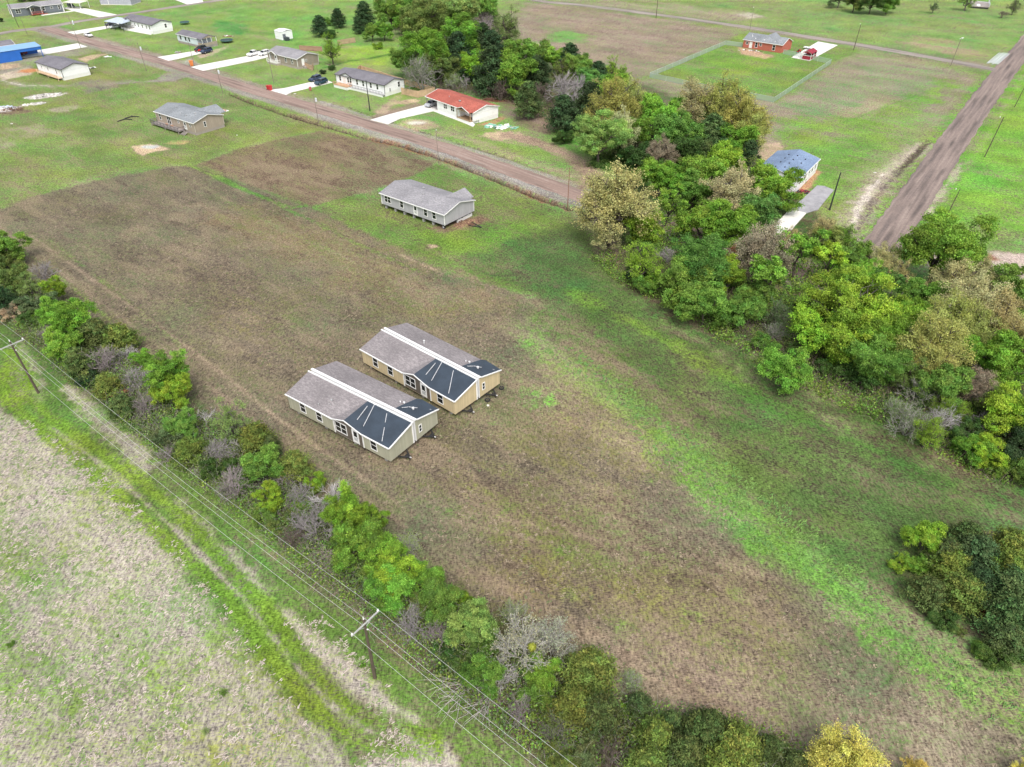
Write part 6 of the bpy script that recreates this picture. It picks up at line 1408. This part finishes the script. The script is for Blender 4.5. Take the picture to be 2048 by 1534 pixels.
H(1372,1508,36,'juniper','cedar','at the bottom edge, centre'); H(1510,1514,16,'snag','silver','small and white at the bottom edge'); H(1540,1503,26,'juniper','cedar','touching the yellow oak'); H(1175,1510,28,'bush','dull','at the bottom edge near the wires'); H(1440,1530,36,'juniper','moss','cut by the bottom edge, centre right'); H(1590,1530,26,'cedar','cedar','under the yellow oak at the bottom edge'); H(1290,1535,34,'juniper','moss','cut by the bottom edge near bare dark one'); H(1130,1525,26,'bush','olive','cut by the bottom edge close to the wires')
T(1692,1520,76,'oak','yellow','cut by the bottom edge, bright against the brown field'); T(1836,1545,30,'oak','yellow','small, right of the large yellow oak at the bottom'); T(2052,1545,26,'oak','yellow','in the bottom right corner')
# clump at the right edge
RC = 'juniper clump at the right edge'
def C(*a, **k): T(*a, group=RC, **k)
C(1856,1076,31,'leafy','lime','at the top left of the right edge juniper clump'); C(1797,1126,17,'bush','lime','small outlier left of the juniper clump'); C(1832,1128,22,'bush','bright','left side of the juniper clump'); C(1933,1076,32,'juniper','cedar','top of the right edge clump'); C(1890,1108,32,'juniper','cedar','behind the lime tree of the clump'); C(1904,1140,36,'juniper','moss','middle of the right edge clump'); C(1957,1112,38,'juniper','teal','upper middle of the right edge clump')
C(2022,1092,34,'juniper','moss','upper right of the right edge clump'); C(2012,1136,38,'juniper','moss','centre right of the clump'); C(1856,1186,32,'juniper','cedar','lower left of the clump'); C(1924,1182,38,'juniper','moss','lower middle of the clump'); C(2022,1184,44,'juniper','teal','large, right side of the clump'); C(1963,1214,16,'bush','rust','dead rust branch in the clump'); C(2024,1238,42,'juniper','teal','lower right of the clump'); C(1886,1236,21,'bush','deep','foot of the clump, left'); C(1917,1262,13,'bush','olive','small, lowest foot of the clump')
C(2012,1280,34,'juniper','cedar','bottom right of the clump'); C(1955,1298,16,'bush','mid','low grass-side foot of the clump'); C(1992,1312,26,'bush','deep','last at the lower end of the clump'); C(2050,1300,30,'bush','mid','at the right edge under the clump'); C(1950,1160,34,'cedar','dark','shaded heart of the clump')
# the wood on the right
RW = 'trees of the wood on the right'
def Wd(*a, **k): T(*a, group=RW, **k)
Wd(1228,408,66,'oak','tan','wide crown at the left tip of the right wood, by the street end'); Wd(1215,470,30,'airy','tan','under the wide tan oak'); Wd(1312,348,30,'leafy','bright','first along the street side, right of the tan oak'); Wd(1353,360,31,'leafy','bright','second along the street side'); Wd(1400,350,38,'leafy','bright','beside the pale sage oak, street side'); Wd(1448,322,33,'leafy','lime','north tip between the two woods'); Wd(1338,398,31,'leaner','bright','with a bare stem over the street',zs=.9)
Wd(1388,382,32,'leafy','mid','left of the pale sage oak'); Wd(1463,384,46,'oak','sage','in the upper part of the right wood'); Wd(1506,360,30,'airy','olive','between sage oak and blue roof'); Wd(1556,368,38,'leafy','bright','in front of the blue roof'); Wd(1600,352,16,'bush','mid','small, at the lower corner of the blue roof') if 0 else None
Wd(1522,424,36,'leafy','blue','above the gravel drive'); Wd(1550,392,24,'bush','mid','between blue roof and gravel drive'); Wd(1414,444,40,'leafy','bright','left half of the round pair below the sage oak'); Wd(1464,452,43,'leafy','bright','right half of the round pair below the sage oak'); Wd(1496,450,23,'leafy','bright','small right neighbour of the round pair'); Wd(1290,456,35,'leafy','lime','left of the street gap'); Wd(1285,490,28,'bush','mid','under the lime tree by the street gap')
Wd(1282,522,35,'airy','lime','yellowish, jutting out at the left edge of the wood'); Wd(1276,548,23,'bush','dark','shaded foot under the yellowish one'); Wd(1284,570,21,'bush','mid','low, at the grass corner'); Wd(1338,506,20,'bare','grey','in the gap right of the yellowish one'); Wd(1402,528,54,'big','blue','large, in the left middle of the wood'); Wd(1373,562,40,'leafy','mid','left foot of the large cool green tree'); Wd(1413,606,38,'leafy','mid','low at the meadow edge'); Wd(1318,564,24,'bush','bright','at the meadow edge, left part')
Wd(1524,502,50,'oak','rosy','above the leaning stems'); Wd(1458,520,26,'airy','rust','left of the rosy oak'); Wd(1458,552,31,'leafy','lime','under the rust one'); Wd(1540,548,40,'leaner','bright','left of the dark leaning stems',zs=.95); Wd(1512,592,30,'leafy','mid','under the leaner'); Wd(1495,622,28,'leafy','mid','at the meadow edge, middle'); Wd(1556,628,26,'airy','dull','greyish, right of the middle edge'); Wd(1552,658,20,'wispy','dull','small, greyish, low in the middle'); Wd(1360,610,22,'bush','mid','low bush at the meadow, left')
Wd(1600,492,36,'leaner','bright','highest of the dark leaning stems'); Wd(1662,482,28,'leafy','olive','over the main road edge'); Wd(1690,482,30,'airy','bright','at the end of the sandy roadside strip'); Wd(1662,516,31,'leaner','lime','right one of the dark leaning stems'); Wd(1706,522,32,'leafy','mid','left of the main road foot'); Wd(1648,462,26,'oak','tan','at the gravel drive foot'); Wd(1582,478,20,'oak','tan','over the white apron'); Wd(1762,528,33,'oak','tan','over the main road foot'); Wd(1796,548,28,'airy','tan','small, right of the main road foot')
Wd(1698,545,28,'leafy','bright','behind the largest lime tree'); Wd(1732,548,29,'leafy','bright','above the teal one by the road'); Wd(1694,612,64,'big','lime','largest of the wood'); Wd(1742,630,42,'leafy','lime','right shoulder of the largest lime tree'); Wd(1644,664,44,'leafy','lime','left lower shoulder of the largest lime tree'); Wd(1688,690,45,'leafy','lime','lower front of the largest lime tree'); Wd(1568,732,36,'leafy','bright','alone at the meadow edge, roundest'); Wd(1618,620,24,'bush','deep','dark, left of the largest lime tree')
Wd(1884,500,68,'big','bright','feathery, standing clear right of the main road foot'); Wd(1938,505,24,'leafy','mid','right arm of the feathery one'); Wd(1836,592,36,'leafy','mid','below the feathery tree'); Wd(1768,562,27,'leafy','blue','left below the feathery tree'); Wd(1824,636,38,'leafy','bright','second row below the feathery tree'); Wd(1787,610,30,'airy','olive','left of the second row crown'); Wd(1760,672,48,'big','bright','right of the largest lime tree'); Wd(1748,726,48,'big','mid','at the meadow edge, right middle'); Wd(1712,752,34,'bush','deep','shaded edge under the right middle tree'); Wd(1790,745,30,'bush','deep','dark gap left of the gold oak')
Wd(1911,572,45,'oak','tan','upper right group, left'); Wd(1962,562,40,'oak','tan','upper right group, top'); Wd(1948,612,54,'oak','tan','upper right group, centre'); Wd(1898,636,48,'oak','gold','upper right group, lower left'); Wd(1998,636,48,'oak','tan','upper right group, right'); Wd(2036,680,36,'oak','tan','at the right edge below the round green one'); Wd(1872,686,58,'oak','gold','densest of the right wood'); Wd(1950,660,42,'oak','gold','right of the densest gold oak'); Wd(2030,586,44,'leafy','mid','round, at the right edge'); Wd(2031,541,15,'bush','bright','small, at the right edge by the tyre-marked dirt')
Wd(1868,728,42,'oak','gold','lower skirt of the densest gold oak'); Wd(1956,708,35,'leafy','bright','amid gold oaks'); Wd(2014,714,45,'leafy','bright','right edge below the tan oaks'); Wd(1894,772,40,'leafy','mid','dark layered, under the gold oaks'); Wd(1953,770,31,'oak','rosy','small, right of the dark layered tree'); Wd(1818,752,32,'airy','olive','left below the gold oaks'); Wd(1838,778,32,'wispy','dull','left lower right wood'); Wd(1796,812,23,'wispy','pale','leftmost spray above the meadow'); Wd(1822,838,35,'wispy','dull','broad, at the meadow edge'); Wd(1860,862,31,'airy','lime','spiky, at the meadow edge'); Wd(1884,816,23,'airy','lime','small spiky, above the grey snag'); Wd(1920,823,22,'airy','lime','second small spiky one')
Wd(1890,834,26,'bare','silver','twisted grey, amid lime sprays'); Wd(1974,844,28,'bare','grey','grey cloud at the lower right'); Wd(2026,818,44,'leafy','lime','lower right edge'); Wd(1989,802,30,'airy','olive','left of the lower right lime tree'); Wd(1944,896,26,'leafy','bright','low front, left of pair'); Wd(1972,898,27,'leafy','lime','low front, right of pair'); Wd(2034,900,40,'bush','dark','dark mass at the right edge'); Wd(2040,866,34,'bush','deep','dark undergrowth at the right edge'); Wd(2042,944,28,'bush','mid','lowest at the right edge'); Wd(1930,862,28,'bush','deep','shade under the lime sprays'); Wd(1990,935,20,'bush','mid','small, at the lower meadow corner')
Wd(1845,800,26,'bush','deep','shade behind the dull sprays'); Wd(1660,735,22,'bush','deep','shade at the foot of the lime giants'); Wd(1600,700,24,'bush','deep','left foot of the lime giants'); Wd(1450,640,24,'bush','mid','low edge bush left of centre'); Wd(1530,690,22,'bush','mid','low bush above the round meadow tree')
# the middle wood
MW = 'trees of the middle wood'
def M(*a, **k): T(*a, group=MW, **k)
for row in (
 (780,22,26,'leafy','mid','first at the far left tip'),(815,12,24,'leafy','mid','at the top edge, left'),(817,34,24,'leafy','bright','second at the far left'),(855,16,23,'leafy','pale','near the top edge'),(852,54,44,'big','olive','large rounded, far part'),(880,34,20,'oak','rosy','far part, small'),(920,22,34,'leafy','pale','far part, wide'),(908,2,28,'leafy','mid','cut by the top edge'),(966,14,24,'leafy','mid','far right corner'),(966,30,18,'bare','plum','at the far right corner'),
 (920,46,22,'leafy','bright','above the tall bright one'),(925,78,33,'tall','bright','tall in the far centre'),(970,52,20,'bare','plum','right side of the far part'),(966,72,20,'cedar','dark','right side, far part'),(1012,58,28,'airy','olive','loose, out in the brown field'),(832,78,23,'leafy','mid','left side, below the rounded one'),(852,106,42,'big','bright','big left front'),(868,100,28,'leafy','olive','inside the big left front'),(812,122,23,'leafy','mid','left edge, by the lawn'),(842,140,32,'wispy','dull','grey front behind the board fence'),
 (876,134,27,'leafy','olive','right of the grey front'),(915,106,32,'cedar','dark','centre, tall'),(912,136,23,'cedar','dark','centre, lower'),(937,131,23,'leafy','lime','before the dark centre'),(957,112,19,'leafy','bright','right of the dark centre'),(984,98,28,'cedar','dark','upper right of centre'),(946,150,17,'bush','dark','low, behind the little bare tree'),(983,142,38,'cedar','dark','behind the red-roofed home'),(970,130,15,'airy','lime','thin, by the dark cedar'),
 (1033,146,35,'leafy','bright','densest, round, front centre'),(1036,110,30,'leafy','mid','behind the densest one'),(1070,106,25,'leafy','mid','top right of the densest one'),(1074,150,30,'cedar','dark','right of the densest one'),(1082,176,22,'bare','umber','shaded, right of the densest one'),(1108,116,21,'leafy','bright','field side, small'),(1140,118,24,'cedar','dark','field side'),(1125,142,23,'airy','olive','above the big bare one'),(1160,134,26,'leafy','mid','dense, field side'),(1131,166,40,'bare','grey','big bare crown, right part'),(1176,162,24,'leafy','blue','right of the big bare crown'),(1196,150,22,'cedar','dark','field side, right'),(1186,178,17,'oak','tan','tiny, right part'),
 (1180,202,30,'cedar','dark','before the first gold oak'),(1226,142,20,'airy','lime','at the field corner, left'),(1246,152,17,'airy','lime','at the field corner, right'),(1226,180,29,'leafy','bright','slanting down to the gold oaks'),(1057,200,29,'cedar','cedar','with a bare pale trunk, alone before the wood'),(1128,228,30,'cedar','dark','alone by the dirt loop'),(1127,276,17,'bush','deep','at the foot of the lone dark cedar'),
 (1229,214,46,'oak','gold','first of the big oaks, left'),(1199,276,42,'big','pale','left front of the oaks, over the loop'),(1236,262,36,'oak','sage','thick trunked, left front'),(1264,205,36,'oak','gold','behind the first big oak'),(1297,222,25,'leafy','bright','between the oaks, left'),(1332,230,37,'leafy','bright','between the oaks, right'),(1276,262,30,'leafy','bright','front, below the oaks'),(1348,264,36,'leafy','mid','front, right of the small bright one'),(1394,214,44,'oak','tan','orange-tinged, top of the oaks'),(1449,214,48,'oak','gold','top right of the oaks'),(1487,240,44,'oak','gold','outermost right of the oaks'),(1500,264,34,'oak','gold','lower right of the oaks'),
 (1424,270,34,'cedar','teal','among the oaks'),(1386,252,24,'leafy','blue','left of the teal cedar'),(1473,276,31,'leafy','bright','below the outermost oak'),(1499,307,22,'cedar','dark','at the right tip by the bare soil'),(1324,303,25,'oak','rosy','small, front of the oaks'),(1275,314,30,'bush','deep','low hedge under the oaks'),(1240,305,22,'bush','deep','low, under the thick trunked oak'),(1380,300,27,'leafy','deep','front right, shaded'),(1412,308,23,'cedar','cedar','front right end'),(1360,322,20,'bush','olive','low, front right'),(1310,335,18,'bush','mid','low, between the two woods'),
 (930,162,16,'snag','grey','small leafless, behind the red roof'),(908,160,16,'wispy','pale','small, left of the leafless one'),(1000,172,20,'bare','umber','low brambles behind the red-roofed home'),(1045,180,18,'bare','umber','low brambles left of the lone cedar')):
    x, y, r_, kd, tn, wh = row; M(x, y, r_, kd, tn, wh + (' of the middle wood' if len((WORD[tn]+KIND[kd][1]+wh).split()) < 10 and 'wood' not in wh else ''))
# single trees of the upper left and the top edge
for row in (
 (640,52,20,'cedar','dark','left of the three on the far lawn'),(676,36,18,'cedar','dark','middle of the three on the far lawn'),(728,30,25,'cedar','dark','largest of the three on the far lawn'),(718,50,16,'cedar','dark','low skirt of the largest far lawn cedar'),(663,68,14,'bush','deep','at the foot of the left far cedar'),(658,44,12,'bush','mid','between two far lawn cedars'),(744,62,17,'leafy','mid','right below the largest far cedar'),(767,60,18,'leafy','bright','on the lawn left of the middle wood'),(756,92,10,'bush','lime','small, on the lawn near the wood'),
 (662,98,25,'airy','lime','yellow-green, right of the taupe home'),(646,144,7,'bush','dark','tiny, at the lawn between two homes'),(664,136,8,'bush','deep','tiny, behind the long white home left corner'),
 (1680,-6,18,'leafy','dull','first in the row cut by the top edge'),(1712,-2,22,'leafy','olive','second in the row cut by the top edge'),(1745,2,22,'leafy','deep','third in the row cut by the top edge'),(1778,2,22,'leafy','mid','fourth in the row cut by the top edge'),
 (1937,-4,20,'airy','mid','leaning by the board platform'),(1868,14,10,'airy','dull','thin sapling near the top edge'),(2030,12,14,'airy','dull','thin, at the top right corner'),(2006,26,10,'bare','umber','low scrub at the top right'),
 (45,-6,14,'bush','deep','behind the slate home at the top edge'),(66,-4,12,'bush','mid','behind the slate home, right one'),(2,40,6,'bush','dark','small, at the left edge near the slate home'),
 (22,1288,7,'bush','mid','small weed clump at the left edge of the straw field'),(446,1385,10,'airy','bright','loose weed clump in the straw field'),(236,1272,4,'bush','mid','tiny weed clump in the middle of the straw field'),(725,1331,7,'bush','bright','small weed clump left of the near crossarm pole'),(410,1462,9,'airy','pale','faint weed clump low in the straw field')):
    T(*row)
# mistletoe ball, and cut brush along the wires
# brambles and low growth that fill the hedge and wood floors: nobody could count it
def undergrowth(name, spine, w, n, tint, size, hmax, seed, label):
    rs = np.random.default_rng(seed); P = gp(spine); seg = np.linalg.norm(np.diff(P, axis=0), axis=1); cum = np.concatenate([[0], np.cumsum(seg)]); d = rs.random(n // 22 + 1) * cum[-1]
    i = np.clip(np.searchsorted(cum, d) - 1, 0, len(seg) - 1); f = (d - cum[i]) / seg[i]; c = P[i] + (P[i + 1] - P[i]) * f[:, None]; t = (P[i + 1] - P[i]) / seg[i][:, None]
    c = c + np.stack([-t[:, 1], t[:, 0]], 1) * ((rs.random(len(d)) - .5) * w)[:, None]; k = 22
    cc = np.repeat(c, k, 0); h = np.repeat(.3 + rs.random(len(d)) * hmax, k); p = np.column_stack([cc + rs.normal(size=(len(cc), 2)) * .55, h * rs.random(len(cc)) + .03])
    sh = np.repeat(.6 + .8 * rs.random(len(d)), k) * (.8 + .4 * rs.random(len(cc))); hu = np.repeat(.8 + .6 * rs.random(len(d)), k)
    me = leaves_mesh(name, p, unit(rs.normal(size=(len(p), 3)) + np.array([0, 0, .9])), size, sh, hu, LEAF); o = bpy.data.objects.new(name, me); col.objects.link(o); o.color = (*COL[tint], 1); tag(o, label, 'undergrowth', kind='stuff')
HSP = [(0,580),(60,625),(130,690),(230,765),(330,850),(430,930),(520,990),(620,1075),(720,1150),(820,1230),(900,1290),(1000,1380),(1120,1440),(1300,1500),(1600,1560)]
undergrowth('undergrowth', HSP, 7.0, 42000, 'mid', .17, 1.7, 1, 'low brambles and weeds filling the floor of the hedgerow')
undergrowth('undergrowth', HSP, 7.0, 34000, 'dull', .16, 2.1, 2, 'olive weeds growing up through the hedgerow')
undergrowth('undergrowth', [(1230,500),(1330,560),(1430,600),(1560,690),(1700,760),(1850,820),(2060,930)], 14, 30000, 'mid', .22, 1.2, 3, 'low green growth on the floor of the right wood')
undergrowth('undergrowth', [(1300,430),(1450,470),(1600,560),(1800,640),(2060,760)], 24, 30000, 'mid', .28, 1.1, 4, 'weeds and saplings under the right wood crowns')
undergrowth('undergrowth', [(1190,320),(1290,335),(1400,330),(1480,310)], 10, 9000, 'deep', .28, .6, 5, 'low green growth along the front of the oaks')
undergrowth('undergrowth', [(830,165),(920,165),(1040,185),(1120,215),(1250,280)], 20, 16000, 'deep', .30, .8, 6, 'low growth on the floor of the middle wood')
def thicket(spine, w, n, hmax, colr, seed, label):
    global RNG
    RNG = rs = np.random.default_rng(seed); P = gp(spine); seg = np.linalg.norm(np.diff(P, axis=0), axis=1); cum = np.concatenate([[0], np.cumsum(seg)]); d = rs.random(n) * cum[-1]
    i = np.clip(np.searchsorted(cum, d) - 1, 0, len(seg) - 1); f = (d - cum[i]) / seg[i]; c = P[i] + (P[i + 1] - P[i]) * f[:, None]; t = (P[i + 1] - P[i]) / seg[i][:, None]
    c = c + np.stack([-t[:, 1], t[:, 0]], 1) * ((rs.random(n) + rs.random(n) - 1) * w * .6)[:, None]; p = np.column_stack([c, rs.random(n) * .4]); dd = unit(np.column_stack([rs.normal(size=(n, 2)) * .8, .6 + rs.random(n)])); L = hmax * (.4 + .8 * rs.random(n)); sg = Seg(); A = []; B = []; RA = []; RB = []
    for k in range(5):
        q = p + dd * (L / 5)[:, None]; A.append(p); B.append(q); RA.append(np.full(n, .020 - .003 * k)); RB.append(np.full(n, .017 - .003 * k)); p = q; dd = unit(dd + rs.normal(size=(n, 3)) * .28 + np.array([0, 0, -.22 * k / 3]))
    sg.a = np.concatenate(A); sg.b = np.concatenate(B); sg.ra = np.concatenate(RA); sg.rb = np.concatenate(RB)
    o = bpy.data.objects.new('thicket', sg.mesh('thicket', BARK, 3)); col.objects.link(o); o.color = (*colr, 1); tag(o, label, 'thicket', kind='stuff')
thicket(HSP, 7.0, 5000, 2.6, (.38,.35,.32), 21, 'tangle of bare grey vines and stems running through the hedgerow')
thicket(HSP, 7.0, 2200, 2.0, (.20,.15,.12), 22, 'tangle of brown canes low in the hedgerow')
thicket([(1230,500),(1330,560),(1430,610),(1560,700),(1700,760),(1850,830),(2060,940)], 12, 4500, 2.6, (.24,.18,.15), 23, 'brown canes and saplings along the edge of the right wood')
thicket([(860,180),(1000,190),(1100,210),(1160,260)], 12, 2500, 3.0, (.20,.14,.13), 24, 'dark brambles along the near edge of the middle wood')
def brush(name, px, py, n, L, spread, ang, colr, label, cat='brush pile', seed=1):
    global RNG
    RNG = np.random.default_rng(seed); sg = Seg()
    for i in range(n):
        a = ang + RNG.normal() * spread; p0 = np.array([RNG.normal() * .35, RNG.normal() * .35, .15 + .25 * RNG.random()]); l = L * (.6 + .6 * RNG.random()); d = np.array([math.cos(a), math.sin(a), .12 + .2 * RNG.random()])
        pts = [p0 + d * l * t / 4 + np.array([0, 0, -.12 * l * (t / 4) ** 2]) + RNG.normal(size=3) * .05 for t in range(5)]; tubepath(sg, pts, .045, .012)
        for s in range(3): q = pts[2 + s % 3]; sg.add(q, q + unit(d + RNG.normal(size=3) * .5) * l * .3, .015, .006)
    p = G(px, py, 0); o = bpy.data.objects.new(name, sg.mesh(name, BARK, 4)); col.objects.link(o); o.location = (p.x, p.y, 0); o.color = (*colr, 1); tag(o, label, cat)
brush('brush_pile', 690, 1105, 26, 4.2, .45, math.radians(205), (.42,.36,.31), 'cut branches fanned out at the foot of the lime pair', seed=3)
brush('brush_pile', 935, 1375, 20, 3.0, .6, math.radians(200), (.50,.46,.42), 'cut pale branches lying under the wires right of the near pole', seed=4)
brush('brush_pile', 975, 1405, 16, 2.6, .6, math.radians(220), (.46,.43,.40), 'second heap of cut branches further right under the wires', seed=5)
brush('brush_pile', 660, 1150, 14, 2.4, 1.4, math.radians(230), (.30,.22,.19), 'scattered thin sticks on the ground left of the near pole', seed=6)
p = G(1064, 1294, 4.2); RNG = np.random.default_rng(3); q = unit(RNG.normal(size=(700, 3))) * (.25 + .2 * RNG.random((700, 1)))
me = leaves_mesh('mistletoe', q, unit(q), .09, .8 + .4 * RNG.random(700), np.ones(700), LEAF); o = bpy.data.objects.new('mistletoe', me); col.objects.link(o); o.location = p; o.color = (.33,.36,.05,1); tag(o, 'round yellow-green mistletoe ball in the lichen-green shrub', 'mistletoe')
# grass: straw tussocks of the left field and green tufts of the meadows
def tufts(name, polys, n, size, cols, label, seed, hgt=.5):
    rs = np.random.default_rng(seed); P = gp(polys); lo = P.min(0); hi = P.max(0); p = rs.random((n, 2)) * (hi - lo) + lo; p = p[inside(P, p[:, 0], p[:, 1])]
    dn = fbm(p[:, 0], p[:, 1], 3.0, 3, seed + 40); p = p[dn > .42]; k = len(p); B = 5
    a = np.repeat(rs.random(k) * .9 - .45 + A0 + 1.2, B) + rs.normal(size=k * B) * .9; base = np.repeat(p, B, 0) + rs.normal(size=(k * B, 2)) * size * .5; l = size * (.6 + .8 * rs.random(k * B)); hh = l * hgt * (.4 + .6 * rs.random(k * B))
    d = np.stack([np.cos(a), np.sin(a)], 1); s = np.stack([-d[:, 1], d[:, 0]], 1) * (.028 + .03 * rs.random(k * B))[:, None]; z0 = np.full(k * B, .02)
    c0 = np.column_stack([base - s, z0]); c1 = np.column_stack([base + s, z0]); c2 = np.column_stack([base + d * l[:, None] * .6 + s * .8, hh]); c3 = np.column_stack([base + d * l[:, None], hh * .7])
    me = np_mesh(name, np.stack([c0, c1, c2, c3], 1).reshape(-1, 3), np.arange(4 * k * B).reshape(-1, 4), GRASSM, smooth=False)
    ci = rs.integers(0, len(cols), k); cv = np.repeat(np.array(cols)[ci], B, 0) * (.75 + .5 * rs.random((k * B, 1))); at = me.attributes.new('tint', 'FLOAT_COLOR', 'FACE'); at.data.foreach_set('color', np.column_stack([cv, np.ones(k * B)]).astype(np.float32).ravel())
    o = bpy.data.objects.new(name, me); col.objects.link(o); tag(o, label, 'grass', kind='stuff')
GRASSM, t_, b_ = newmat('grass_blade'); a_ = t_.nodes.new('ShaderNodeAttribute'); a_.attribute_name = 'tint'; t_.links.new(a_.outputs['Color'], b_.inputs['Base Color']); b_.inputs['Roughness'].default_value = .8
tufts('grass', [(-60,830),(40,835),(230,960),(440,1200),(600,1410),(700,1600),(-60,1600)], 9000, .32, [(.42,.36,.31),(.34,.29,.24),(.46,.40,.35),(.17,.25,.08),(.14,.22,.06)], 'pale matted straw tussocks of the left field', 11, .35)
tufts('grass', [(560,1240),(640,1230),(830,1420),(900,1560),(700,1560),(760,1440)], 1200, .30, [(.42,.36,.31),(.34,.29,.24),(.17,.25,.08)], 'straw tussocks left of the near crossarm pole', 12, .35)
tufts('grass', [(1040,660),(1090,650),(1400,880),(1700,1110),(2048,1330),(2048,1480),(1800,1330),(1560,1130),(1400,1010),(1200,810)], 7000, .30, [(.14,.26,.05),(.13,.24,.05),(.10,.22,.05)], 'taller bright grass in the wet strip across the meadow', 13, .6)
tufts('grass', [(0,470),(330,340),(600,415),(900,548),(1100,605),(1050,690),(1330,900),(1550,1110),(2048,1480),(2048,1540),(1300,1460),(640,1000)], 50000, .20, [(.24,.19,.13),(.18,.135,.09),(.29,.235,.16),(.13,.16,.06),(.15,.11,.07)], 'short dry grass of the brown field', 14, .4)
sc['tree_total'] = NT[0]
print('TREES', NT[0], 'objects', len(bpy.data.objects), 'dup labels', [k for k, v in LABS.items() if v > 1])
